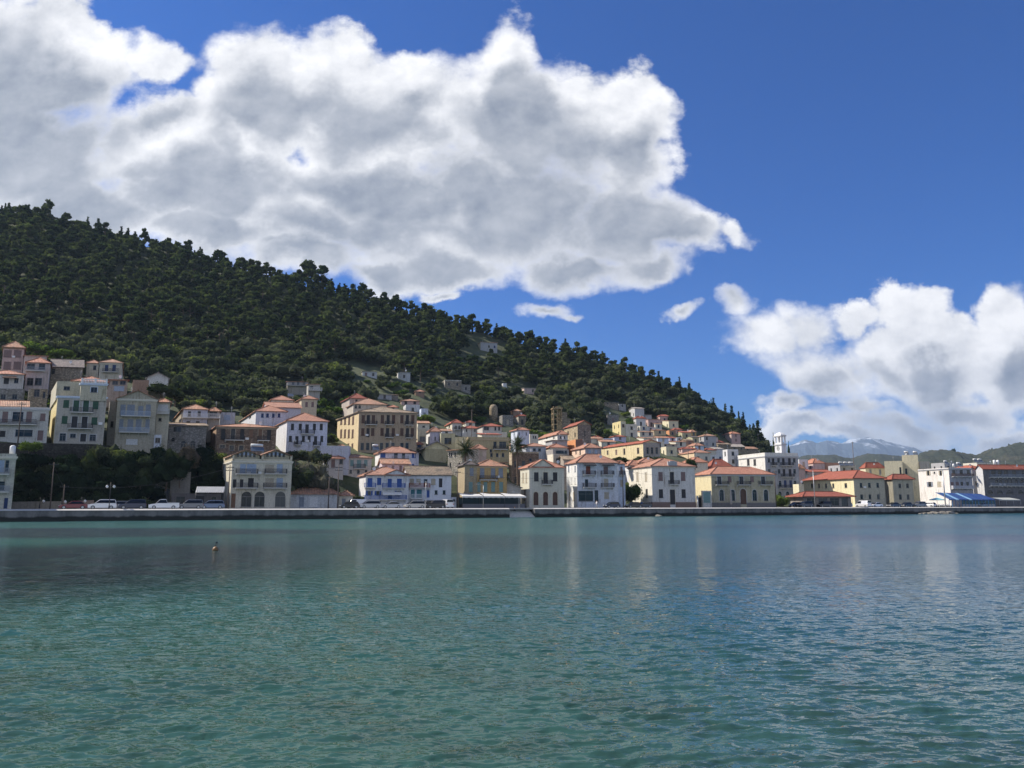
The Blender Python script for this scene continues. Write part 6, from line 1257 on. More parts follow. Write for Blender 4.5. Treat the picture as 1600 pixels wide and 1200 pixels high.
def lamp(x, ytop, d, label, arms=2, globe=True):
    p = gp(x, d); h = hgt(x, ytop, p); o = empty('street_lamp', p, QT, label, 'street lamp', 'street lamps along the quay')
    m = MB(); m.tube((0, 0, -.1), (0, 0, .8), .12, .09, 8); m.tube((0, 0, .8), (0, 0, h), .06, .045, 8); m.build('pole', IRON, o)
    for s_ in ((-1, 1) if arms == 2 else (1,)):
        a = MB(); a.tube((0, 0, h - .6), (s_ * .55, 0, h - .25), .03, .03, 6); a.tube((s_ * .55, 0, h - .25), (s_ * .55, 0, h - .45), .03, .03, 6); a.build('arm', IRON, o)
        l = MB(); l.lathe((s_ * .55, 0, h - .95), [(.02, 0), (.16, .08), (.24, .25), (.16, .42), (.05, .5)], 10); l.build('lamp_shade', WPAINT, o)
    return o
lamp(170.5, 754, 3.1, 'double armed globe lamp before the white off roader')
lamp(96, 778, 13, 'low garden lamp by the beige wall, leftmost white globe', 1); lamp(127, 777, 13, 'low garden lamp with white globe above the dark red saloon', 1); lamp(62, 777, 13.5, 'low garden lamp with white globe left of the concrete pole', 1)
def mast(x, ytop, d, label, r=.1):
    p = gp(x, d); h = hgt(x, ytop, p); o = empty('lamp_mast', p, QT, label, 'lamp mast', 'tall lamp masts')
    m = MB(); m.tube((0, 0, -.1), (0, 0, h), r, r * .7, 8); m.build('pole', STEEL, o)
    l = MB(); l.tube((0, 0, h), (-1.1, 0, h + .2), .04, .035, 6); l.build('arm', STEEL, o)
    l = MB(); l.box(-1.7, -1.05, -.13, .13, h + .15, h + .27); l.build('lamp_head', STEEL, o)
mast(1477.5, 735, 3.0, 'thick grey lamp mast in front of the blue awning', .2)
mast(1273.5, 735, 3.2, 'slim lamp mast before the red roofed pavilion')
mast(1090, 780, 3.2, 'short bollard like post near the white gate of the public building', .07)
mast(755, 758, 3.0, 'slender white post in front of the cafe canopy', .05)
mast(811, 770, 3.0, 'slender post beside the stone steps', .05)
mast(665, 752, 3.0, 'thin post in front of the mottled roof house', .06)

def awning_cafe():
    p = gp(722, 8); e = QE; o = empty('cafe_canopy', p, R(13), 'long white canvas cafe canopy on thin posts below the ochre house', 'canopy')
    L = 14.6; h = hgt(722, 776, p); h2 = h + .55
    c = MB(); ns = 3; 
    for k in range(ns):
        a0, a1 = L * k / ns + .04, L * (k + 1) / ns - .04; n = 8
        for j in range(n):
            t0, t1 = j / n, (j + 1) / n; z = lambda t: .28 * (1 - t) * (1 if k else .6) + .12 * abs(2 * t - 1)
            c.face([(a0 + (a1 - a0) * t0, 0, h + .1), (a0 + (a1 - a0) * t1, 0, h + .1), (a0 + (a1 - a0) * t1, 5.5, h2 + z(t1)), (a0 + (a1 - a0) * t0, 5.5, h2 + z(t0))])
            c.face([(a0 + (a1 - a0) * t0, -.01, h + .12), (a0 + (a1 - a0) * t1, -.01, h + .12), (a0 + (a1 - a0) * t1, -.01, h - .22 - .05 * (j % 2)), (a0 + (a1 - a0) * t0, -.01, h - .22 - .05 * (j % 2))])
    c.build('canvas', plain('white_canvas', (0.60, 0.59, 0.56), 0.8, var=.06), o)
    for k in range(4):
        for y in (.1, 5.2): m = MB(); m.tube((L * k / 3 * .98 + .1, y, -.05), (L * k / 3 * .98 + .1, y, h + .1), .045, n=6); m.build('post', IRON, o)
    s = MB(); s.box(.2, L - .2, 5.4, 5.5, 0, h - .1); s.build('glass_screen', glassmat('dark_shop_glass', (0.02, 0.02, 0.022)), o)
    s = MB(); s.box(.2, L - .2, .25, .3, 0, .95); s.build('low_screen', plain('smoky_panel', (0.10, 0.10, 0.12), 0.3), o)
    t = empty('cafe_table', (0, 0, 0), 0, 'round cafe table under the long white canopy', 'table', 'cafe tables under the white canopy')
    m = MB(); m.lathe((0, 0, .71), [(.4, 0), (.4, .03)], 14); m.build('table_top', WPAINT, t); m = MB(); m.tube((0, 0, 0), (0, 0, .71), .03, n=6); m.lathe((0, 0, 0), [(.25, 0), (.22, .03)], 10); m.build('leg', IRON, t)
    ch = empty('cafe_chair', (0, 0, 0), 0, 'dark cafe chair under the long white canopy', 'chair', 'cafe chairs under the white canopy')
    m = MB(); m.box(-.22, .22, -.22, .22, .42, .46); m.build('seat', plain('rattan', (0.10, 0.07, 0.06), .8), ch)
    m = MB(); m.box(-.22, .22, .19, .23, .46, .9); m.build('backrest', plain('rattan', (0.10, 0.07, 0.06), .8), ch)
    for a in (-.2, .17):
        for b in (-.2, .17): m = MB(); m.box(a, a + .03, b, b + .03, 0, .42); m.build('leg', IRON, ch)
    index_children(t); index_children(ch); R13 = Matrix.Rotation(R(13), 3, 'Z'); first = [True]
    for k in range(6):
        c_ = p + R13 @ Vector((1.3 + k * 2.4, 2.6, 0)); tt = t if k == 0 else copy_tree(t); tt.location = c_
        for s_ in (-1, 1):
            cc = ch if first[0] else copy_tree(ch); first[0] = False; cc.location = c_ + R13 @ Vector((s_ * .65, 0, 0)); cc.rotation_euler.z = R(13) + s_ * -pi / 2
awning_cafe()

def parasol(x, label):
    p = gp(x, 10); h = hgt(x, 762, p); o = empty('closed_parasol', p, 0, label, 'parasol', 'furled parasols')
    m = MB(); m.tube((0, 0, 0), (0, 0, h), .03, n=6); m.lathe((0, 0, 0), [(.3, 0), (.28, .08)], 10); m.build('pole', STEEL, o)
    m = MB(); m.lathe((0, 0, .6), [(.10, 0), (.34, .5), (.30, 1.2), (.20, h - 1.6), (.10, h - .8), (.03, h - .5)], 10); m.build('canopy', plain('grey_canvas', (0.42, 0.38, 0.33), .85), o)
parasol(1142.5, 'tall furled beige parasol left of the arched door'); parasol(1194.5, 'tall furled beige parasol at the right end of the public building')

def pavilion():
    h = house('open pavilion with wide red hip roof and glass walls in the car park', 'pavilion', (1256, 1330, 775.5, 791), (0.30, 0.27, 0.24), sb=8.5, th=16, sk=0, Wd=6, roof='hip', rise=1.35, rt='red', name='pavilion', below=.2, oh=1.0,
          fr=[('w', 778, 790, 14, [1268, 1286, 1304]), ('dg', 778, 791, 10, [1320], 'dark')])
pavilion()
def board(x, label):
    p = gp(x, 5); o = empty('notice_board', p, QT - .3, label, 'notice board')
    m = MB(); m.box(-.48, .48, 0, .12, .15, 2.15); m.build('panel', WPAINT, o)
    for a in (-.4, .34): m = MB(); m.box(a, a + .06, .03, .09, 0, .148); m.build('leg', IRON, o)
board(1309.5, 'upright white notice board between parked cars by the pavilion')

def blue_pavilion():
    p = gp(1484, 8); t = R(15); o = empty('blue_awning_pavilion', p, t, 'glazed restaurant pavilion under a long striped blue awning', 'restaurant pavilion')
    L = 18.0; h = 2.4; hb_ = hgt(1484, 769, p)
    st = [('blue', (0.03, 0.08, 0.22)), ('sky blue', (0.22, 0.40, 0.58)), ('navy', (0.02, 0.06, 0.22))]
    ns = 14
    for k in range(ns):
        c = st[[0, 0, 1, 0, 2, 0, 1, 2, 0, 2, 2, 0, 2, 2][k]]; m = MB(); a0, a1 = L * k / ns, L * (k + 1) / ns - .02; dz = 0
        m.face([(a0, 0, h), (a1, 0, h), (a1, 5.5, hb_ - .03 * k), (a0, 5.5, hb_ - .03 * k)]); m.face([(a0, 0, h), (a1, 0, h), (a1, 0, h - .3), (a0, 0, h - .3)][::-1])
        m.build('canvas_strip', plain('awning_' + c[0].replace(' ', '_'), c[1], .7), o)
    for k in range(15): m = MB(); m.box(L * k / 14 - .06, L * k / 14 + .06, .1, .2, -.05, h - .02); m.build('post', plain('blue_post', (0.05, 0.20, 0.42), .5), o)
    m = MB(); m.box(5, L, .22, .26, .9, h - .1); m.build('glazing', glassmat('pavilion_glass', (0.05, 0.08, 0.09)), o)
    m = MB(); m.box(5, L, .21, .30, -.05, .88); m.build('base_panel', plain('grey_panel', (0.25, 0.27, 0.30), .5), o)
    q = gp(1465, 9); u = empty('open_parasol', q, 0, 'pale turquoise open parasol left of the blue awning', 'parasol')
    m = MB(); m.tube((0, 0, 0), (0, 0, 2.9), .04, n=6); m.build('pole', STEEL, u)
    m = MB(); n = 8
    for k in range(n):
        a, b = 2 * pi * k / n, 2 * pi * (k + 1) / n; m.face([(0, 0, 3.0), (2.3 * cos(a), 2.3 * sin(a), 2.35), (2.3 * cos(b), 2.3 * sin(b), 2.35)]); m.face([(2.3 * cos(a), 2.3 * sin(a), 2.35), (2.3 * cos(b), 2.3 * sin(b), 2.35), (2.3 * cos(b), 2.3 * sin(b), 2.1), (2.3 * cos(a), 2.3 * sin(a), 2.1)])
    m.build('canopy', plain('turquoise_canvas', (0.30, 0.58, 0.62), .8), u)
    # white marquee right of it
    q = gp(1562, 9); w = empty('grey_marquee', q, R(15), 'low grey canvas marquee at the right end of the glass pavilion', 'marquee')
    m = MB(); m.face([(0, 0, 2.4), (9, 0, 2.4), (9, 4, 3.1), (0, 4, 3.1)]); m.face([(0, 0, 2.1), (9, 0, 2.1), (9, 0, 2.4), (0, 0, 2.4)]); m.build('canvas', plain('marquee_grey', (0.40, 0.42, 0.40), .8), w)
    for k in range(4): m = MB(); m.tube((3 * k * .99 + .05, .05, 0), (3 * k * .99 + .05, .05, 2.1), .05, n=6); m.build('post', STEEL, w)
blue_pavilion()

def scooter(proto=None):
    o = empty('scooter', (0, 0, 0), 0, 'scooter in the parked row below the tall grey lamp mast', 'scooter', 'scooters parked below the blue awning')
    for x in (-.6, .6): m = MB(); m.tube((x, -.05, .25), (x, .05, .25), .25, n=12); m.build('wheel', plain('tyre_rubber', (.02, .02, .02), .8), o)
    m = MB(); m.box(-.8, -.05, -.14, .14, .38, .72); m.box(-.1, .38, -.14, .14, .26, .36); m.tube((.38, 0, .3), (.52, 0, .95), .12, .08, 8); m.build('body', paint(WHI), o)
    m = MB(); m.box(-.75, -.05, -.12, .12, .73, .82); m.build('seat', plain('black_seat', (.02, .02, .02), .6), o)
    m = MB(); m.tube((.5, -.3, 1.0), (.5, .3, 1.0), .025, n=6); m.tube((.57, 0, .3), (.5, 0, 1.0), .03, n=6); m.build('handlebar', IRON, o)
    return o
sc0 = scooter(); index_children(sc0)
for k in range(8):
    s_ = sc0 if k == 0 else copy_tree(sc0); p = gp(1460 + k * 3.3, 4.6 + (k % 2) * .3); s_.location = p; s_.rotation_euler.z = QT - pi / 2 + .3 + .1 * (k % 3)

# ------------------------------------------------------------ left shore: walls, sheds, tarp boat
def wall_thing(name, label, cat, pts, h, th, mat, z0=1.2, cap=True):
    m = MB()
    for (a, b) in zip(pts[:-1], pts[1:]):
        d = (Vector(b[:2]) - Vector(a[:2])).normalized(); n = Vector((-d.y, d.x)) * th
        q = [(a[0], a[1]), (b[0], b[1]), (b[0] + n.x, b[1] + n.y), (a[0] + n.x, a[1] + n.y)]
        lo = [(x, y, z0) for x, y in q]; za = a[2] if len(a) > 2 else h; zb_ = b[2] if len(b) > 2 else h
        hi = [(q[0][0], q[0][1], za), (q[1][0], q[1][1], zb_), (q[2][0], q[2][1], zb_), (q[3][0], q[3][1], za)]
        m.face(hi); 
        for k in range(4): m.face([lo[k], lo[(k + 1) % 4], hi[(k + 1) % 4], hi[k]])
    return tag(m.build(name, mat), label, cat)
g = lambda x, d, y: (*gp(x, d)[:2], gp(x, d).z + hgt(x, y, gp(x, d)))
wall_thing('garden_wall', 'beige rendered garden wall along the road left of the dark red saloon', 'wall', [g(19, 13.5, 784), g(60, 13.5, 783.5), g(104, 13.8, 783)], 4, .25, plaster((0.27, 0.24, 0.19), .6))
wall_thing('garden_wall', 'low brownish wall section behind the dark red saloon', 'wall', [g(120, 13.8, 782.5), g(146, 14, 781.5)], 4, .25, plaster((0.27, 0.20, 0.16), .6))
wall_thing('retaining_wall', 'long dark stone retaining wall on the cliff below the green shuttered block', 'wall', [at(-60, 692, 148), at(50, 692, 149.5), at(150, 694, 153), at(182, 699, 156)], 12, .6, plaster((0.075, 0.07, 0.062), .8, True), z0=11.5)
def tarp_boat():
    p = gp(182, 9.2); o = empty('covered_boat', p, QT + .05, 'boat under a long white tarpaulin behind the white off roader', 'boat')
    m = MB(); n = 12; secs = [(-3.2, .05, 1.1), (-2.8, .7, .9), (-1, .95, .8), (1.2, .95, .8), (2.6, .8, .85), (3.1, .1, 1.2)]
    for (x, w, z), (x2, w2, z2) in zip(secs[:-1], secs[1:]):
        for s_ in (-1, 1):
            m.face([(x, 0, .45), (x2, 0, .45), (x2, s_ * w2, 1.35), (x, s_ * w, 1.35)])
    m.build('hull', WPAINT, o)
    m = MB()
    for (x, w, z), (x2, w2, z2) in zip(secs[:-1], secs[1:]):
        pr = lambda x, w: [(x, w * 1.05 * cos(pi * k / 8), 1.36 + .75 * sin(pi * k / 8) * (w / .95)) for k in range(9)]
        a, b = pr(x, w), pr(x2, w2)
        for k in range(8): m.face([a[k], a[k + 1], b[k + 1], b[k]])
    m.build('tarpaulin', plain('white_tarpaulin', (0.74, 0.72, 0.68), .7), o)
    o.scale = (.62, .7, .62)
    for x in (-1.4, 1.4):
        m = MB(); m.box(x - .05, x + .05, -.7, .7, .25, .46); m.tube((x, -.8, .26), (x, -.65, .26), .26, n=10); m.tube((x, .65, .26), (x, .8, .26), .26, n=10); m.build('cradle', IRON, o)
tarp_boat()
house('plain grey concrete shed standing against the dark cliff trees', 'shed', (266, 297, 738, 786), (0.25, 0.23, 0.20), sb=20, th=14, sk=6, Wd=6, roof='flat', par=0.1, name='shed', wear=.6, below=.5)
house('pale grey low hut left of the plain concrete shed', 'shed', (239, 266, 765, 788), (0.22, 0.24, 0.25), sb=22, th=14, sk=0, Wd=5, roof='shedx', rise=1.4, rt='pale', name='shed', below=.5)
def canopy_shed():
    p = gp(304, 11.5); o = empty('metal_canopy', p, R(14), 'corrugated pale metal awning over a dark workshop bay', 'awning')
    L = 5.2; z1 = hgt(304, 769.5, p); z2 = hgt(304, 760, p)
    m = MB(); n = 26
    for k in range(n):
        a0, a1 = L * k / n, L * (k + 1) / n; zz = (.03 if k % 2 else 0)
        m.face([(a0, 0, z1 + zz), (a1, 0, z1 + .03 - zz), (a1, 1.6, z2 + .03 - zz), (a0, 1.6, z2 + zz)])
    m.build('metal_sheet', plain('pale_metal', (0.42, 0.42, 0.41), .5, metal=.3), o)
    for a in (.1, L - .1): m = MB(); m.tube((a, .1, 0), (a, .1, z1), .05, n=6); m.build('post', IRON, o)
canopy_shed()
house('dark workshop with flat roof behind the corrugated metal awning', 'workshop', (268, 345, 772, 790), (0.13, 0.12, 0.115), sb=15.5, th=14, sk=0, Wd=5, roof='flat', par=.15, name='workshop', below=.5, fr=[('dg', 776, 789, 14, [282], 'dark'), ('d', 775, 789, 14, [312], 'dark'), ('w', 776, 784, 8, [334])])
def gate():
    p = gp(1090, 14.5); o = empty('garden_gate', p, R(12), 'dark metal gate between two white posts beside the public building', 'gate')
    h = 3.0
    for a in (-.1, 1.75): m = MB(); m.box(a, a + .42, 0, .42, -.1, h); m.box(a - .05, a + .47, -.05, .47, h, h + .12); m.build('gate_post', WPAINT, o)
    m = MB()
    for k in range(9): m.box(.36 + k * .15, .40 + k * .15, .15, .2, .05, h - .2)
    m.box(.34, 1.72, .14, .21, .2, .3); m.box(.34, 1.72, .14, .21, h - .5, h - .4); m.box(.36, 1.7, .22, .24, .05, h - .3); m.build('gate_leaf', IRON, o)
    q = gp(1100, 15); s = house('low grey garage door wall between the gate and the yellow building', 'garage', (1098, 1112, 767, 791), (0.62, 0.60, 0.55), sb=14, th=11, sk=0, Wd=.8, roof='flat', par=.05, name='garage', below=.3, fr=[('ws', 768.5, 785, 11, [1104.5], 'gteal')])
gate()

# ------------------------------------------------------------ roof-top water heaters, dishes
def heater(label, x, y, D, n=1, w=2.0, tank=True, rz=.2):
    p = at(x, y, D); o = empty('solar_water_heater', p, rz, label, 'water heater', 'solar water heaters on the roofs')
    for k in range(n):
        m = MB(); a = k * (w + .3) - (n * (w + .3)) / 2
        pts = [(a, 0, .15), (a + w, 0, .15), (a + w, 1.2, 1.15), (a, 1.2, 1.15)]; m.face(pts); m.face([(q[0], q[1] + .05, q[2] - .08) for q in pts][::-1])
        for q in range(4): m.face([pts[q], (pts[q][0], pts[q][1] + .05, pts[q][2] - .08), (pts[(q + 1) % 4][0], pts[(q + 1) % 4][1] + .05, pts[(q + 1) % 4][2] - .08), pts[(q + 1) % 4]])
        m.build('solar_panel', plain('collector_glass', (0.10, 0.12, 0.15), .12), o)
        if tank:
            m = MB(); m.tube((a + .1, 1.35, 1.45), (a + w - .1, 1.35, 1.45), .27, n=10); m.build('tank', WPAINT, o)
        m = MB()
        for b in (a + .15, a + w - .2): m.box(b, b + .05, 1.1, 1.15, -.3, 1.3); m.box(b, b + .05, 1.5, 1.55, -.3, 1.3); m.box(b, b + .05, .03, .08, -.3, .15)
        m.build('frame', STEEL, o)
heater('large tilted water heater panel on the roof of the three arched block', 404, 706, 158, 1, 2.6, True, .5)
heater('left one of two water heaters on the tall cream block', 1418.5, 711.5, 294, 1, 1.6, True, -.2); heater('right one of two water heaters on the tall cream block', 1432.5, 711.5, 294, 1, 1.6, True, -.2)
heater('row of pale collectors on the grey flat house behind the warehouse', 1325, 728, 302, 3, 1.8, True, .1)
heater('water heater on the white corner house right part', 1503, 729.5, 270, 1, 1.5); heater('water heater on the white corner house middle', 1482, 726, 300, 1, 1.5); heater('pair of water heaters on the cream house behind the hotel', 1532, 723, 306, 2, 1.8)
heater('water heater on the white house with royal blue shutters', 589, 704, 196, 1, 1.6, True, .4)
heater('small collector above the cream cube house roof', 455, 620, 244, 1, 1.8, False, .4)
def tanks(label, x, y, D, r=.4, h=1.6):
    p = at(x, y, D); m = MB(); m.lathe((0, 0, 0), [(r, -.3), (r, h), (r * .6, h + .15), (.05, h + .2)], 14); o = m.build('water_tank', WPAINT, None, p); tag(o, label, 'water tank', 'white water tanks on the roofs')
tanks('white cylinder tank on the roof of the block at the left edge', 19, 711, 134, .45, 1.5)
tanks('left white cylinder on the roof behind the dark hotel', 1554, 727, 290, .45, 1.8); tanks('right white cylinder on the roof behind the dark hotel', 1559.5, 727, 290, .45, 1.8); tanks('small white tank on the left part of the hotel roof', 1490, 729, 272, .35, .8)

# ------------------------------------------------------------ buoy, rocks, rowing boat
def buoy():
    Y = None; r = ray(336.5, 860); t = CZ / -r[2]; p = Vector((r[0] * t, r[1] * t, 0)); o = empty('mooring_buoy', p, 0, 'small orange mooring buoy with a dark stick floating alone on the water', 'buoy')
    m = MB(); m.lathe((0, 0, -.1), [(.05, 0), (.16, .06), (.19, .16), (.13, .28), (.04, .34)], 14); m.build('float', plain('orange_float', (0.22, 0.12, 0.04), .5), o)
    m = MB(); m.tube((0, 0, .2), (.03, .01, .5), .02, n=6); m.box(-.02, .12, -.01, .01, .42, .52); m.build('stick', IRON, o)
buoy()
ROCK = plain('shore_rock', (0.20, 0.18, 0.15), .9, var=.3, scale=1.5)
rr = random.Random(5)
for k, (x, s_, l_) in enumerate([(1436, .5, 'small flat'), (1443, .7, 'low grey'), (1450, .8, 'rounded brown'), (1457, 1.1, 'broad flat'), (1464, .9, 'angular pale'), (1471, 1.2, 'tall pointed'), (1479, 1.3, 'biggest blocky'), (1485, .8, 'smooth grey'), (1490, .5, 'tiny outer'), (1027, .6, 'dark lone')]):
    q = qpt(qa(x, -1.2), -1.2 - .5 * rr.random(), 0); bm = bmesh.new(); bmesh.ops.create_icosphere(bm, subdivisions=2, radius=1)
    for v in bm.verts:
        n = 1 + .25 * math.sin(v.co.x * 3 + k) * math.cos(v.co.y * 4 + k * 2) + .12 * rr.random(); v.co = Vector((v.co.x * s_ * 1.3 * n, v.co.y * s_ * n, v.co.z * s_ * .62 * n))
    me = bpy.data.meshes.new('boulder'); bm.to_mesh(me); bm.free(); me.materials.append(ROCK); o = bpy.data.objects.new('boulder', me); COL.objects.link(o); o.location = (q[0], q[1], .02)
    tag(o, l_ + ' boulder at the foot of the quay ' + ('below the tall lamp mast' if x > 1200 else 'below the crested house'), 'boulder', 'boulders at the foot of the quay' if x > 1200 else None)

# ------------------------------------------------------------ people
def skin(name, joints, edges, mat, parent, sub=1):
    me = bpy.data.meshes.new(name); me.from_pydata([j[0] for j in joints], edges, []); me.materials.append(mat)
    o = bpy.data.objects.new(name, me); COL.objects.link(o); o.parent = parent
    md = o.modifiers.new('skin', 'SKIN'); md.use_smooth_shade = True
    for v, j in zip(me.skin_vertices[0].data, joints): v.radius = (j[1], j[1] if len(j) < 3 else j[2])
    me.skin_vertices[0].data[0].use_root = True
    s = o.modifiers.new('sub', 'SUBSURF'); s.levels = s.render_levels = sub
    return o
SKIN = plain('skin', (0.42, 0.26, 0.18), .6, var=.03); HAIR = plain('dark_hair', (0.03, 0.02, 0.015), .7)
def person(loc, rz, label, pose, shirt, trousers, sleeve=True):
    root = empty('person', loc, rz, label, 'person')
    J = pose
    order = ['pelvis', 'waist', 'chest', 'neck', 'head', 'crown', 'nose', 'ls', 'le', 'lw', 'lh', 'rs', 're', 'rw', 'rh', 'lhip', 'lk', 'la', 'lt', 'rhip', 'rk', 'ra', 'rt']
    rad = dict(pelvis=.13, waist=.11, chest=.13, neck=.052, head=.088, crown=.085, nose=.02, ls=.062, le=.042, lw=.028, lh=.038, rs=.062, re=.042, rw=.028, rh=.038, lhip=.088, lk=.056, la=.036, lt=.035, rhip=.088, rk=.056, ra=.036, rt=.035)
    js = [(J[k], rad[k]) for k in order]; ix = {k: i for i, k in enumerate(order)}
    E = [('pelvis', 'waist'), ('waist', 'chest'), ('chest', 'neck'), ('neck', 'head'), ('head', 'crown'), ('head', 'nose'), ('chest', 'ls'), ('ls', 'le'), ('le', 'lw'), ('lw', 'lh'), ('chest', 'rs'), ('rs', 're'), ('re', 'rw'), ('rw', 'rh'), ('pelvis', 'lhip'), ('lhip', 'lk'), ('lk', 'la'), ('la', 'lt'), ('pelvis', 'rhip'), ('rhip', 'rk'), ('rk', 'ra'), ('ra', 'rt')]
    ed = [(ix[a], ix[b]) for a, b in E]; extra = []
    for s_ in 'lr':   # fingers
        h = Vector(J[s_ + 'h']); w = Vector(J[s_ + 'w']); d = (h - w).normalized(); sd = d.cross(Vector((0, 1, 0))).normalized()
        for k in range(5):
            a = h + sd * (.03 - .015 * k); L_ = [.045, .08, .085, .078, .06][k]; b = a + (d + (sd * .7 if k == 0 else sd * (.1 - .05 * k))).normalized() * L_
            js.append((tuple(a), .010)); js.append((tuple(b), .008)); n = len(js); ed.append((ix[s_ + 'h'], n - 2)); ed.append((n - 2, n - 1))
    skin('body', js, ed, SKIN, root, 2)
    sh = ['waist', 'pelvis', 'chest', 'neck', 'ls', 'le', 'rs', 're']; R2 = dict(waist=.125, pelvis=.14, chest=.145, neck=.06, ls=.075, le=.055, rs=.075, re=.055)
    mid = lambda a, b, t: tuple(Vector(J[a]).lerp(Vector(J[b]), t)); i2 = {k: i for i, k in enumerate(sh)}
    pts = [((J[k] if k != 'neck' else mid('chest', 'neck', .6)), R2[k]) for k in sh]
    skin('shirt', pts, [(i2[a], i2[b]) for a, b in (('waist', 'pelvis'), ('waist', 'chest'), ('chest', 'neck'), ('chest', 'ls'), ('ls', 'le'), ('chest', 'rs'), ('rs', 're'))], shirt, root, 2)
    tr = ['pelvis', 'lhip', 'lk', 'la', 'rhip', 'rk', 'ra']; R3 = dict(pelvis=.138, lhip=.10, lk=.07, la=.055, rhip=.10, rk=.07, ra=.055); i3 = {k: i for i, k in enumerate(tr)}
    skin('trousers', [(J[k], R3[k]) for k in tr], [(i3[a], i3[b]) for a, b in (('pelvis', 'lhip'), ('lhip', 'lk'), ('lk', 'la'), ('pelvis', 'rhip'), ('rhip', 'rk'), ('rk', 'ra'))], trousers, root, 2)
    c = Vector(J['head']); m = MB(); m.lathe((c.x - .02, c.y, c.z), [(.098, .0), (.105, .05), (.095, .11), (.06, .155), (.01, .17)], 12); m.build('hair', HAIR, root)
    for s_ in 'lr':
        a, t_ = Vector(J[s_ + 'a']), Vector(J[s_ + 't']); m = MB(); m.tube(a - Vector((.05, 0, .03)), t_ + Vector((.05, 0, 0)), .05, .04, 8); m.build('shoe', plain('shoe_leather', (.05, .04, .04), .6), root)
walk = dict(pelvis=(0, 0, .93), waist=(.01, 0, 1.1), chest=(.02, 0, 1.32), neck=(.03, 0, 1.48), head=(.04, 0, 1.60), crown=(.035, 0, 1.69), nose=(.14, 0, 1.60), ls=(.02, .19, 1.40), le=(-.08, .23, 1.14), lw=(.04, .22, .92), lh=(.08, .21, .86), rs=(.02, -.19, 1.40), re=(.10, -.23, 1.15), rw=(.27, -.2, .98), rh=(.33, -.19, .95),
            lhip=(0, .09, .88), lk=(.16, .1, .50), la=(.20, .1, .10), lt=(.36, .1, .05), rhip=(0, -.09, .88), rk=(-.06, -.1, .48), ra=(-.28, -.1, .14), rt=(-.16, -.1, .05))
p = gp(932.5, 2.0); person(p, QT + pi, 'person in a white shirt walking along the quay past the shop window', walk, plain('white_shirt', (.75, .75, .75), .8), plain('grey_trousers', (.30, .30, .31), .8))
crouch = dict(pelvis=(0, 0, .30), waist=(.05, 0, .45), chest=(.16, 0, .66), neck=(.24, 0, .78), head=(.30, 0, .88), crown=(.29, 0, .97), nose=(.40, 0, .87), ls=(.15, .19, .72), le=(.30, .26, .52), lw=(.48, .2, .48), lh=(.53, .18, .45), rs=(.15, -.19, .72), re=(.30, -.26, .52), rw=(.48, -.2, .48), rh=(.53, -.18, .45),
              lhip=(.02, .1, .30), lk=(.40, .16, .42), la=(.30, .15, .08), lt=(.46, .16, .05), rhip=(.02, -.1, .30), rk=(.40, -.16, .42), ra=(.30, -.15, .08), rt=(.46, -.16, .05))
q = qpt(qa(804, 2.2), 2.2, 1.32); person(q, QT - pi / 2 - .4, 'person in black crouching on the pale stone steps', crouch, plain('black_jacket', (.015, .015, .018), .8), plain('black_trousers', (.02, .02, .022), .8))

# ------------------------------------------------------------ vegetation
def set_tint(me, t):   # t: (n,2) per vertex
    a = me.attributes.new('tint', 'FLOAT_VECTOR', 'POINT'); v = np.zeros((len(t), 3), np.float32); v[:, :2] = t; a.data.foreach_set('vector', v.ravel())
def leaf_cloud(g, centers, radii, n, size, flat=0.75, shell=0.45):
    """leaf-sized triangles spread through lumpy clumps -> verts (3n,3), tint (3n,2)"""
    k = g.integers(0, len(centers), n); d = g.normal(size=(n, 3)); d /= np.linalg.norm(d, axis=1)[:, None]
    rad = (shell + (1 - shell) * g.random(n) ** 0.6)[:, None]; c = centers[k] + d * rad * radii[k][:, None] * np.array([1, 1, flat])
    nrm = d + 0.9 * g.normal(size=(n, 3)); nrm /= np.linalg.norm(nrm, axis=1)[:, None]
    a = np.cross(nrm, g.normal(size=(n, 3))); a /= np.linalg.norm(a, axis=1)[:, None]; b = np.cross(nrm, a)
    s = (size * (0.6 + 0.8 * g.random(n)))[:, None]
    v = np.stack([c - a * s * .6 - b * s * .4, c + a * s * .6 - b * s * .35, c + b * s * .75], 1).reshape(-1, 3)
    t = np.zeros((n, 2)); kk = g.random(len(centers)); t[:, 0] = 0.0; t[:, 1] = np.clip(0.25 + 0.5 * kk[k] + 0.3 * (g.random(n) - .5), 0, 1)
    return v, np.repeat(t, 3, axis=0)
ICO = None
def core(g, centers, radii, f=0.72, flat=0.75):
    global ICO
    if ICO is None:
        bm = bmesh.new(); bmesh.ops.create_icosphere(bm, subdivisions=1, radius=1); ICO = (np.array([v.co[:] for v in bm.verts]), np.array([[v.index for v in f_.verts] for f_ in bm.faces])); bm.free()
    V = []
    for c, r in zip(centers, radii):
        p = ICO[0] * (1 + .2 * g.normal(size=(len(ICO[0]), 1))) * r * f * np.array([1, 1, flat]) + c; V.append(p[ICO[1]].reshape(-1, 3))
    v = np.concatenate(V); return v, np.tile([0.0, 0.22], (len(v), 1))
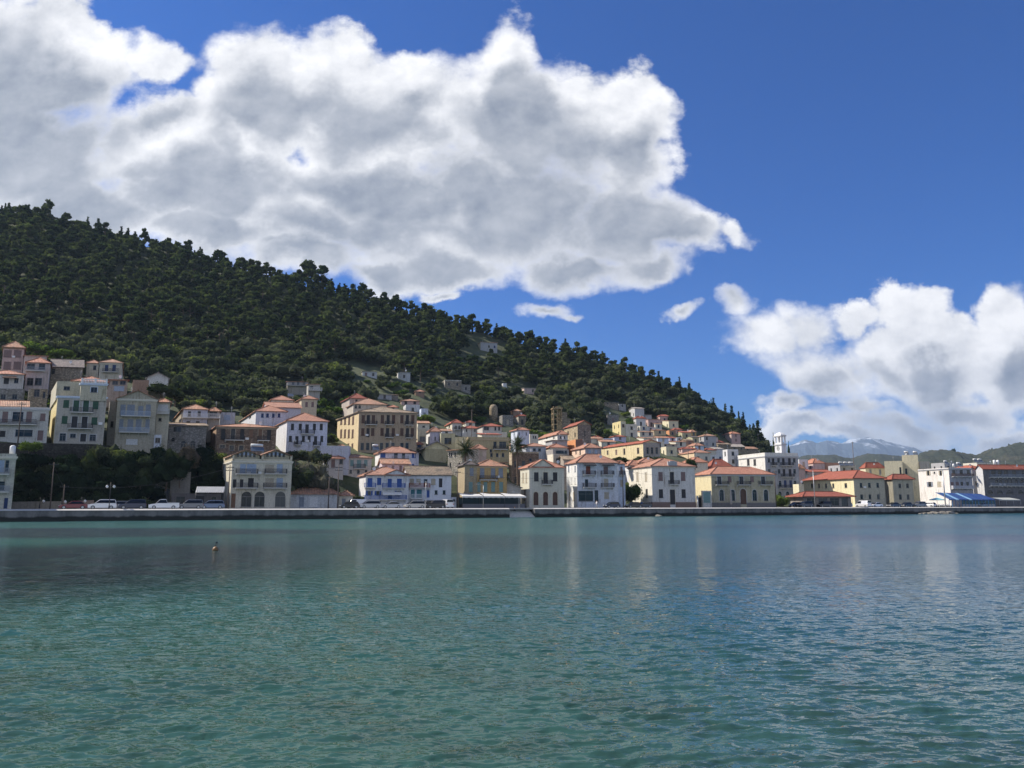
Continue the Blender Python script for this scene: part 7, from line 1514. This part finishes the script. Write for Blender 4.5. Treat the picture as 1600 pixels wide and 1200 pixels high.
def crown(kind, seed, n, size):
    g = np.random.default_rng(seed)
    if kind == 'round':      # olive, carob, evergreen oak
        m = 9; a = g.random(m) * 6.28; r = g.random(m) ** .5 * .55; C_ = np.stack([r * np.cos(a), r * np.sin(a), .50 + .28 * (g.random(m) - .35)], 1); Rr = .24 + .16 * g.random(m); C_ = np.concatenate([C_, [[0, 0, .5]]]); Rr = np.append(Rr, .42)
        v, t = leaf_cloud(g, C_, Rr, n, size); v2, t2 = core(g, C_, Rr, .8)
    elif kind == 'pine':     # broad flat tufts on a tall trunk
        m = 11; z = .35 + .6 * np.sort(g.random(m)); a = g.random(m) * 6.28; r = (1.05 - z) * .45 * (.4 + g.random(m)); C_ = np.stack([r * np.cos(a), r * np.sin(a), z], 1); Rr = (.13 + .10 * g.random(m)) * (1.25 - .5 * z)
        v, t = leaf_cloud(g, C_, Rr, n, size, .55); v2, t2 = core(g, C_, Rr, .75, .5)
    elif kind == 'conifer':  # drooping tiers, pointed top
        m = 15; z = .12 + .84 * (np.arange(m) + .5) / m; C_ = []; Rr = []
        for i, zz in enumerate(z):
            for q in range(3 if zz < .75 else 1):
                a = g.random() * 6.28; r = (1 - zz) * .24 * (1 if zz < .75 else 0); C_.append([r * cos(a), r * sin(a), zz - r * .25]); Rr.append(.05 + .13 * (1 - zz) + .02 * g.random())
        C_ = np.array(C_); Rr = np.array(Rr); v, t = leaf_cloud(g, C_, Rr, n, size * .8, .5); v2, t2 = core(g, C_, Rr, .7, .45)
    elif kind == 'cypress':
        m = 12; z = .08 + .88 * (np.arange(m) + .5) / m; C_ = np.stack([.01 * g.normal(size=m), .01 * g.normal(size=m), z], 1); Rr = .10 * np.sin(np.clip(z * 1.15 + .25, 0, 1) * pi) ** .6 + .02
        v, t = leaf_cloud(g, C_, Rr, n, size * .6, 1.3); v2, t2 = core(g, C_, Rr, .85, 1.3)
    elif kind == 'bush':
        m = 8; a = g.random(m) * 6.28; r = g.random(m) ** .5 * .5; C_ = np.stack([r * np.cos(a), r * np.sin(a), .25 + .25 * g.random(m)], 1); Rr = .25 + .15 * g.random(m)
        v, t = leaf_cloud(g, C_, Rr, n, size); v2, t2 = core(g, C_, Rr, .75)
    return np.concatenate([v, v2]), np.concatenate([t, t2])
def tri_mesh(name, v, t, mat):
    me = bpy.data.meshes.new(name); n = len(v) // 3
    me.vertices.add(len(v)); me.vertices.foreach_set('co', v.astype(np.float32).ravel()); me.loops.add(len(v)); me.loops.foreach_set('vertex_index', np.arange(len(v), dtype=np.int32))
    me.polygons.add(n); me.polygons.foreach_set('loop_start', np.arange(0, 3 * n, 3, dtype=np.int32)); me.polygons.foreach_set('loop_total', np.full(n, 3, np.int32)); me.update(calc_edges=True)
    set_tint(me, t); me.materials.append(mat); return me
def trunk_mesh(kind, seed):
    g = random.Random(seed); m = MB()
    top = {'round': .5, 'pine': .92, 'conifer': .95, 'cypress': .9, 'bush': .3}[kind]; r = {'round': .045, 'pine': .028, 'conifer': .022, 'cypress': .015, 'bush': .02}[kind]
    p = Vector((0, 0, -.12)); 
    for k in range(3):
        q = Vector((g.uniform(-.03, .03), g.uniform(-.03, .03), top * (k + 1) / 3)); m.tube(p, q, r * (1 - .27 * k), r * (1 - .27 * (k + 1)), 6, False); p = q
    for k in range(5):
        a = g.uniform(0, 6.28); z = top * g.uniform(.4, .8); L_ = {'round': .35, 'pine': .28, 'conifer': .15, 'cypress': .04, 'bush': .3}[kind]
        m.tube((0, 0, z), (L_ * cos(a), L_ * sin(a), z + L_ * .5), r * .5, r * .2, 5, False)
    me = bpy.data.meshes.new('trunk'); me.from_pydata(m.v, [], m.f); me.materials.append(BARK); return me
NV = 5; CROWN = {}; TRUNK = {}
LM = {'round': LEAF_OLIVE, 'pine': LEAF_PINE, 'conifer': LEAF_DARK, 'cypress': LEAF_DARK, 'bush': LEAF_BRIGHT, 'dark': LEAF_DARK}
for kind, n, s in (('round', 420, .085), ('pine', 420, .075), ('conifer', 420, .06), ('cypress', 260, .05), ('bush', 300, .10)):
    for k in range(NV if kind in ('round', 'pine') else 3):
        CROWN[kind, k] = crown(kind, 100 + k + 7 * len(kind), n, s); TRUNK[kind, k] = trunk_mesh(kind, k)
CM = {}
def crown_mesh(kind, k, mat, hi=None):
    key = (kind, k, mat.name, hi)
    if key not in CM:
        v, t = crown(kind, 300 + k, hi[0], hi[1]) if hi else CROWN[kind, k]
        CM[key] = tri_mesh('crown', v, t, mat)
    return CM[key]
TN = {'round': ('broadleaf_tree', 'tree'), 'pine': ('pine_tree', 'pine tree'), 'conifer': ('conifer_tree', 'conifer'), 'cypress': ('cypress_tree', 'cypress'), 'bush': ('bush', 'bush')}
def tree(kind, loc, h, w, label, group=None, mat=None, hi=None, k=None):
    nv = NV if kind in ('round', 'pine') else 3; k = random.randrange(nv) if k is None else k
    nm, cat = TN[kind]; r = empty(nm, loc, random.uniform(0, 6.28), label, cat, group); r.scale = (w, w, h)
    t = bpy.data.objects.new('trunk', TRUNK[kind, k]); COL.objects.link(t); t.parent = r
    c = bpy.data.objects.new('crown', crown_mesh(kind, k, mat or LM[kind], hi)); COL.objects.link(c); c.parent = r
    return r

# candidate places of the wood
def y_edge(x): return float(np.interp(x, [0, 60, 130, 200, 270, 340, 450, 520, 600, 660, 760, 860, 950, 1000, 1050, 1120, 1180, 1240], [528, 548, 552, 575, 600, 628, 612, 610, 624, 640, 640, 655, 640, 636, 648, 668, 690, 705]))
def blocked(X, Y, Z, h, w):
    p0 = pix(X, Y, Z); p1 = pix(X, Y, Z + h); s = 1214 / Y * w * .45
    for (c, rad, x0, x1, y0, y1, D, P0, e, nrm, L, Wd) in BLD:
        if (X - c.x) ** 2 + (Y - c.y) ** 2 < (rad + w * .3) ** 2 * .8: return True
        if Y < D + 3 and p0[0] + s > x0 - 1 and p0[0] - s < x1 + 1 and p1[1] < y1 - 1.5 and p0[1] > y0: return True
    return False
cand = []; g = np.random.default_rng(11)
D = 150.0
while D < 540:
    st = 5.0 if D < 300 else 5.4
    X = -0.80 * D
    while X < 0.46 * D:
        x_ = X + g.uniform(-2.3, 2.3); y_ = D + g.uniform(-2.3, 2.3); X += st
        u = x_ / y_; 
        if y_ < Dq(u) + 30: continue
        z = terr(x_, y_); px, py = pix(x_, y_, z)
        if px < -60 or px > 1262 or z < 6: continue
        j = int(np.clip(np.searchsorted(TU, u) - 1, 0, len(TU) - 2)); w_ = (u - TU[j]) / (TU[j + 1] - TU[j]); Dr = TD[j][6] * (1 - w_) + TD[j + 1][6] * w_
        if y_ > Dr + 12: continue
        ye = y_edge(px); up = (Dr - y_) < 3
        s1 = sin(x_ * .045 + 2 * sin(y_ * .02)) * sin(y_ * .05 + 1) + .5 * sin(x_ * .13 + y_ * .09)
        if py > ye + 16:
            if g.random() > .78: continue
            kind = 'round' if g.random() < .6 else ('bush' if g.random() < .75 else 'cypress'); h = g.uniform(3.0, 5.6); w = h * g.uniform(.75, 1.0)
        else:
            high = np.clip((ye - py) / 110, 0, 1)
            open_ = (600 < px < 800 and 560 < py < 628 and s1 > .3) or (s1 > 1.3 and high < .5)
            if g.random() < .04: continue
            pp = high * .9 + .25 * s1 + g.normal() * .15
            kind = 'pine' if pp > .45 else 'round'
            if g.random() < .03: kind = 'cypress'
            if g.random() < .07 and high < .7: kind = 'bush'
            h = g.uniform(5.0, 8.2) if kind == 'round' else g.uniform(6.2, 12.5); w = h * (g.uniform(.72, 1.0) if kind == 'round' else g.uniform(.75, 1.05))
            if open_ and g.random() < .7:
                kind = 'bush' if g.random() < .4 else 'round'; h = g.uniform(2.2, 4.2); w = h * 1.05
            if kind == 'cypress': h = g.uniform(7, 11); w = h * .8
            if kind == 'bush': h = g.uniform(2.5, 4.2); w = h * 1.4
            if px > 1050 and kind == 'pine' and y_ > Dr - 40 and g.random() < .5: kind = 'conifer'; h = g.uniform(8, 12); w = h * .8
            if y_ > Dr - 9 and g.random() < (.42 if px < 700 else .25): kind = 'conifer'; h = g.uniform(7, 12.5); w = h * g.uniform(.75, 1.1)
            if y_ > Dr - 4:
                h *= g.uniform(.6, 1.0)
                if g.random() < .12: h *= 1.35
        if blocked(x_, y_, z, h, w): continue
        cand.append((y_, x_, z, kind, h, w, px, py, y_ > Dr - 5))
    D += st
# the 260 that show largest stand as trees of their own, the ridge line's tallest too
score = [(c[4] / c[0]) * (1.5 if c[8] else 1) for c in cand]; order = np.argsort(score)[::-1]; own = set(order[:250].tolist())
LAB = {'round': ('round grey green tree growing between and above the hillside houses', 'round trees on the lower hillside'), 'pine': ('dark pine tree in the upper wood of the hill', 'pine trees in the hillside wood'),
       'conifer': ('dark pointed conifer standing along the crest of the hill', 'conifers along the crest'), 'cypress': ('slim dark cypress standing among the hillside trees', 'cypresses on the hillside'), 'bush': ('fresh green bush on the hillside among darker trees', 'fresh green bushes on the hillside')}
Vs, Ts, Ms = {}, {}, {}
for i, (y_, x_, z, kind, h, w, px, py, rid) in enumerate(cand):
    nv = NV if kind in ('round', 'pine') else 3
    if i in own:
        l, gr = LAB[kind]
        tree(kind, (x_, y_, z - .3), h, w, l, gr)
    else:
        k = int(g.integers(0, nv)); v, t = CROWN[kind, k]; a = g.random() * 6.28; ca, sa = cos(a), sin(a)
        vv = np.empty_like(v); vv[:, 0] = (v[:, 0] * ca - v[:, 1] * sa) * w + x_; vv[:, 1] = (v[:, 0] * sa + v[:, 1] * ca) * w + y_; vv[:, 2] = v[:, 2] * h + z - .3
        tt = t.copy(); tt[:, 0] = g.random(); mk = LM[kind]
        Vs.setdefault('a', []).append(vv); Ts.setdefault('a', []).append(tt); Ms.setdefault('a', []).append(np.full(len(v) // 3, [LEAF_OLIVE, LEAF_PINE, LEAF_DARK, LEAF_BRIGHT].index(mk), np.int32))
v = np.concatenate(Vs['a']); t = np.concatenate(Ts['a']); ms = np.concatenate(Ms['a'])
me = tri_mesh('hillside_wood', v, t, LEAF_OLIVE)
for m in (LEAF_PINE, LEAF_DARK, LEAF_BRIGHT): me.materials.append(m)
me.polygons.foreach_set('material_index', ms); me.update()
o = bpy.data.objects.new('hillside_wood', me); COL.objects.link(o); tag(o, 'dense dark green wood of pines and olives covering the whole hill', 'wood', kind='stuff')
print('trees', len(cand), 'wood tris', len(v) // 3)

# named trees
def tree_at(kind, x, ytop, ybase, D, wpx, label, mat=None, hi=None, group=None, k=None):
    p = at(x, ybase, D); q = at(x, ytop, D); h = q[2] - p[2]; w = wpx / 1214 * D / {'round': 1.35, 'pine': .85, 'conifer': .62, 'cypress': .26, 'bush': 1.3}[kind]
    return tree(kind, p, h / {'round': .92, 'bush': .72}.get(kind, 1.0), w, label, group, mat, hi, k)
for x, yt, yb, D_, w, l in [(1078, 597, 628, 500, 20, 'broad dark conifer on the skyline left of the twin pointed ones'), (1135, 629, 672, 495, 16, 'tall pointed conifer, left one of the close pair on the skyline'), (1145, 632, 674, 492, 19, 'tall bushy conifer, right one of the close pair on the skyline'),
                            (1156, 641, 680, 498, 12, 'thin pointed conifer just right of the close pair'), (1163, 642, 684, 490, 13, 'thin pointed conifer, second one right of the close pair'), (1186, 655, 700, 455, 24, 'big lone cedar like conifer left of the clock tower'), (1093, 612, 632, 505, 9, 'small pointed conifer on the skyline right of the broad dark one'), (1112, 622, 645, 500, 7, 'very slim conifer alone on the skyline'), (1173, 662, 692, 470, 14, 'shaggy conifer left of the lone cedar like one')]:
    tree_at('conifer', x, yt, yb + 6, D_, w, l, hi=(900, .05), k=0 if x % 2 else 1)
tree_at('cypress', 1209.5, 674, 712, 300, 5, 'slim black cypress directly left of the clock tower')
tree_at('cypress', 1233, 688, 712, 310, 5, 'slim cypress directly right of the clock tower')
tree_at('cypress', 555, 443, 465, 455, 5, 'single slim cypress on the skyline above the great mansion')
tree_at('pine', 480, 408, 450, 460, 46, 'broad umbrella pine on the skyline above the brown mansion', hi=(900, .06)); tree_at('pine', 503, 416, 450, 458, 34, 'umbrella pine leaning right on the skyline', hi=(900, .06))
for x, yt, w, l in [(20, 321, 26, 'tallest ragged pine at the left end of the skyline'), (48, 327, 22, 'ragged pine second from the left on the skyline'), (72, 326, 20, 'pointed pine third from the left on the skyline'), (105, 343, 18, 'pointed pine fourth from the left on the skyline'), (165, 356, 18, 'small ragged pine on the left skyline'), (210, 368, 24, 'round topped pine on the left skyline')]:
    tree_at('pine', x, yt, yt + 38, 452, w, l, hi=(800, .06))
tree_at('round', 985, 755, 792, 205, 38, 'dark dense street tree between the tall pale house and the crested house', LEAF_DARK, (2200, .05))
tree_at('round', 1244, 768, 793, 232, 30, 'green garden tree beside the red roofed pavilion', LEAF_OLIVE, (1500, .05)); tree_at('bush', 1222, 772, 793, 236, 26, 'bush with pale blossom in front of the balustraded block', LEAF_BRIGHT, (1500, .05))
tree_at('round', 484, 712, 778, 168, 50, 'bare greyish fig tree above the whitewashed garage', LEAF_GREY, (1500, .045)); tree_at('round', 470, 728, 775, 164, 34, 'dusty green tree leaning over the whitewashed garage', LEAF_OLIVE, (1500, .045)); tree_at('round', 503, 738, 776, 166, 30, 'scrubby grey tree right of the bare fig tree', LEAF_GREY, (1200, .045))
tree_at('round', 1082, 714, 740, 225, 18, 'dark tree behind the crested house right corner', LEAF_DARK, (900, .06)); tree_at('round', 1022, 712, 728, 228, 26, 'olive bush below the very long yellow hall', LEAF_OLIVE, (900, .06)); tree_at('round', 967, 714, 726, 216, 34, 'flat olive hedge bush under the yellow hall side wall', LEAF_OLIVE, (900, .06))
tree_at('bush', 664, 648, 664, 268, 40, 'bright green shrub behind the low white gabled house', LEAF_BRIGHT, (900, .07)); tree_at('bush', 45, 690, 706, 147, 32, 'yellowish green bush on top of the cliff', LEAF_BRIGHT, (1200, .06)); tree_at('bush', 52, 534, 556, 235, 50, 'sunlit yellow green bush above the pale pink house', LEAF_BRIGHT, (1200, .05)); tree_at('bush', 95, 545, 562, 236, 40, 'sunlit green bush right of the yellow green one', LEAF_BRIGHT, (1200, .05))
tree_at('round', 250, 596, 622, 188, 46, 'dusty olive tree directly below the pale gabled hut', LEAF_OLIVE, (1300, .05)); tree_at('round', 273, 606, 632, 190, 40, 'grey green tree right below the pale gabled hut', LEAF_OLIVE, (1300, .05))
for x, yt, yb, D_, w, l in [(462, 700, 726, 180, 34, 'dusty green bush under the tall white house, leftmost of the three'), (482, 702, 726, 181, 34, 'dusty green bush under the tall white house, middle of the three'), (502, 706, 730, 180, 30, 'dusty green bush under the tall white house, rightmost of the three'),
                            (492, 738, 776, 167, 40, 'dense scrub behind the ridge of the whitewashed garage'), (520, 752, 782, 168, 26, 'scrub between the whitewashed garage and the tall dark pole'), (560, 772, 792, 172, 24, 'scrub at the left foot of the blue doored white house'), (1002, 712, 728, 230, 22, 'olive bush below the shaded end of the very long yellow hall')]:
    tree_at('round', x, yt, yb, D_, w, l, LEAF_GREY if x in (492, 520) else LEAF_OLIVE, (1000, .06))
# trees hanging on the cliff
g2 = random.Random(9); n_ = 0
for row, (y0, dd) in enumerate([(699, 21), (709, 20), (725, 19), (739, 18), (754, 17), (770, 16)]):
    x = 22
    while x < 345:
        if not (row >= 3 and 236 < x < 300) and not (row >= 4 and x > 225) and not (row == 0 and x < 140):
            xx = x + g2.uniform(-6, 6); yt = y0 + g2.uniform(-6, 5) + (8 if 60 < x < 140 and row == 0 else 0); D_ = Dq((xx - 800) / 1214) + dd + (7 if x > 300 else 0)
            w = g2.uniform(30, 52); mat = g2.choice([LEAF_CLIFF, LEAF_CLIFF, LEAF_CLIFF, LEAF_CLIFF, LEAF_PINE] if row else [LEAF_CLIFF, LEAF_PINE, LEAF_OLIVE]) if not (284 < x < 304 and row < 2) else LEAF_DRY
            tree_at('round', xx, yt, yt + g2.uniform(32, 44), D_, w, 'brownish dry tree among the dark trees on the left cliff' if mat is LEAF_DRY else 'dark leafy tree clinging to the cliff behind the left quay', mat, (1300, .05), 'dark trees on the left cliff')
            n_ += 1
        x += g2.uniform(19, 27)
print('cliff trees', n_)

# palms
def palm(x, ytop, ycrown, ybase, D, wpx, label):
    p = Vector(at(x, ybase, D)); zc = at(x, ycrown, D)[2] - p.z; R_ = wpx / 1214 * D / 2
    o = empty('palm_tree', p, 0, label, 'palm tree', 'palms behind the cafe'); m = MB(); q = Vector((0, 0, -.3)); g = random.Random(int(x))
    for k in range(14):
        z = zc * (k + 1) / 14; q2 = Vector((.12 * sin(k * .5), .05 * cos(k), z)); r0 = .30 - .06 * k / 14; m.tube(q, q2, r0 * (1.12 if k % 2 else 1), r0 * .93, 9, False); q = q2
    m.build('trunk', BARK, o)
    def frond(mb, a, el, L, droop, w):
        n = 9; pts = []; pos = Vector((q.x, q.y, zc)); dirr = Vector((cos(a) * cos(el), sin(a) * cos(el), sin(el)))
        for k in range(n + 1):
            pts.append(pos.copy()); pos = pos + dirr * (L / n); dirr = (dirr + Vector((0, 0, -droop / n))).normalized()
        side = Vector((-sin(a), cos(a), 0))
        for k in range(n):
            t = (k + .5) / n; ww = w * math.sin(min(1, t * 1.15 + .12) * pi) ** .7
            for s_ in (-1, 1):
                for j in range(3):
                    b = pts[k].lerp(pts[k + 1], j / 3); c = pts[k].lerp(pts[k + 1], j / 3 + .17); f = (pts[k + 1] - pts[k]).normalized()
                    tip = b + side * (s_ * ww) + f * (ww * .55) + Vector((0, 0, -ww * .35)); mb.face([b, c, tip])
            mb.face([pts[k] + side * .03, pts[k] - side * .03, pts[k + 1] - side * .02, pts[k + 1] + side * .02])
    fr_ = MB()
    for k in range(58):
        el = R(g.uniform(-35, 80)); frond(fr_, g.uniform(0, 6.28), el, R_ * g.uniform(1.3, 1.6), g.uniform(.9, 1.6), R_ * .34)
    fo = fr_.build('fronds', LEAF_PALM, o)
    d_ = MB()
    for k in range(16): frond(d_, g.uniform(0, 6.28), R(g.uniform(-75, -50)), R_ * .6, .6, R_ * .12)
    d_.build('dead_fronds', LEAF_DRY, o)
LEAF_PALM = leafmat('palm_leaves', (0.05, 0.075, 0.035), (0.085, 0.11, 0.05), (0.10, 0.12, 0.05), .3)
palm(727, 685, 703, 782, 197, 34, 'left palm with dark thick trunk between the white annex and the ochre house')
palm(808.5, 681, 697, 778, 200, 34, 'right palm with wide spiky crown behind the cafe canopy end')

# ------------------------------------------------------------ far land
def far_hill(name, prof, Dn, Df, mat, z0=0.0, rough=6.0, seed=1, n=220):
    """prof: crest in the photograph (x,y); the land rises from Dn to Df and falls again behind"""
    xs = np.array([p[0] for p in prof]); ys = np.array([p[1] for p in prof]); X_ = np.linspace(xs[0], xs[-1], n); V = []; rows = 26; g = np.random.default_rng(seed)
    ph = g.random(12) * 6.28; fr_ = [.013, .027, .05, .09, .17, .3]
    for x in X_:
        yc = np.interp(x, xs, ys); col = []
        for r in range(rows):
            s = r / (rows - 1) * 1.5; D = Dn + (Df - Dn) * s; c = at(x, yc, Df)
            k = math.sin(min(s, 1) * pi / 2) ** 1.2 if s <= 1 else max(0, 1 - (s - 1) * 1.3)
            z = z0 + (c[2] - z0) * k; u = ray(x, yc)[0] / ray(x, yc)[1]
            ns = sum(math.sin(x * f * 3 + ph[i] + s * 9 * (i + 1) * .6) * (1 / (i + 1.5)) for i, f in enumerate(fr_))
            col.append((u * D, D, z + ns * rough * (k ** .5) * (1 if s < .97 else .35)))
        V.append(col)
    me = bpy.data.meshes.new(name); me.from_pydata([p for c in V for p in c], [], [(i * rows + r, (i + 1) * rows + r, (i + 1) * rows + r + 1, i * rows + r + 1) for i in range(n - 1) for r in range(rows - 1)])
    for p in me.polygons: p.use_smooth = True
    me.materials.append(mat); o = bpy.data.objects.new(name, me); COL.objects.link(o); tag(o, kind='structure'); return o
m, nt, bs = newmat('far_scrub'); P = nt.new('ShaderNodeNewGeometry').outputs['Position']; n1 = nt.noise(P, .012, 8, .7); n2 = nt.noise(P, .08, 6, .7)
c = nt.mix(nt.mr(n2, .40, .60), (.016, .026, .018, 1), (.045, .056, .034, 1)); c = nt.mix(nt.math('MULTIPLY', nt.mr(n1, .5, .65), .5), c, (.075, .07, .05, 1)); nt.put(bs.inputs['Base Color'], c); bs.inputs['Roughness'].default_value = .95; nt.put(bs.inputs['Normal'], nt.bump(n2, 1.0, 6.0))
SCRUB = m
far_hill('near_hill', [(1395, 740), (1420, 722), (1440, 712), (1465, 709), (1490, 707), (1510, 709), (1527, 711), (1545, 706), (1565, 700), (1590, 697), (1620, 694), (1700, 692)], 900, 1500, SCRUB, 3, 4, 1)
far_hill('middle_hill', [(1225, 720), (1260, 713), (1300, 713), (1330, 719), (1350, 714), (1375, 711), (1400, 712), (1430, 716), (1470, 712), (1500, 715)], 1500, 2400, SCRUB, 3, 4, 2)
m, nt, bs = newmat('hazy_mountain_rock'); g_ = nt.new('ShaderNodeNewGeometry'); P = g_.outputs['Position']; s = nt.sep(P); n1 = nt.noise(nt.vec('MULTIPLY', P, (1.0, .35, .25)), .0042, 9, .68); nz = nt.sep(g_.outputs['Normal'])
snow = nt.mr(nt.math('ADD', nt.math('MULTIPLY', s[2], .0016), nt.math('MULTIPLY', n1, 2.0)), 2.28, 2.5)
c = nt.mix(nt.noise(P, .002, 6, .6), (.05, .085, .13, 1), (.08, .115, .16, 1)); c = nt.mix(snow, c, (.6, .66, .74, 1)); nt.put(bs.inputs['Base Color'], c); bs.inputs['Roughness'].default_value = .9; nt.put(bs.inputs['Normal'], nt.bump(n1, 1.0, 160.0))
far_hill('snowy_mountain', [(1180, 720), (1205, 706), (1235, 698), (1258, 691), (1275, 694), (1292, 688), (1315, 693), (1335, 689), (1362, 687), (1385, 693), (1410, 699), (1440, 706), (1470, 712), (1520, 722)], 7000, 11000, m, 0, 22, 4, 400)
g = random.Random(3)
for k, (x, y, w) in enumerate([(1594, 697, 6), (1489, 706, 5), (1492, 706, 4), (1437, 714, 4), (1453, 709, 4), (1550, 704, 3), (1577, 698, 3)]):
    tree_at('round', x, y - 4 - w * .4, y + 5, 1480, w, ['round tree crowning the far right hill', 'left tree of the pair on the far hill top', 'right tree of the pair on the far hill top', 'tiny tree at the left foot of the far hill', 'tiny tree left of the pair on the far hill', 'tiny tree on the saddle of the far hill', 'tiny tree on the slope below the far right crown'][k], LEAF_DARK, (300, .1))

# ------------------------------------------------------------ the air between
def haze():
    b = MB(); b.box(-6500, 10500, -300, 16300, -8, 960); m = bpy.data.materials.new('haze_air'); m.use_nodes = True; nt = NT(m.node_tree); nt.n.remove(nt.n['Principled BSDF'])
    v = nt.new('ShaderNodeVolumePrincipled'); v.inputs['Color'].default_value = (.58, .76, 1.0, 1); v.inputs['Density'].default_value = HAZE; v.inputs['Anisotropy'].default_value = .2
    nt.l.new(v.outputs[0], nt.n['Material Output'].inputs['Volume']); o = b.build('haze', m); tag(o, kind='stuff')
HAZE = 6e-5
if HAZE: haze()
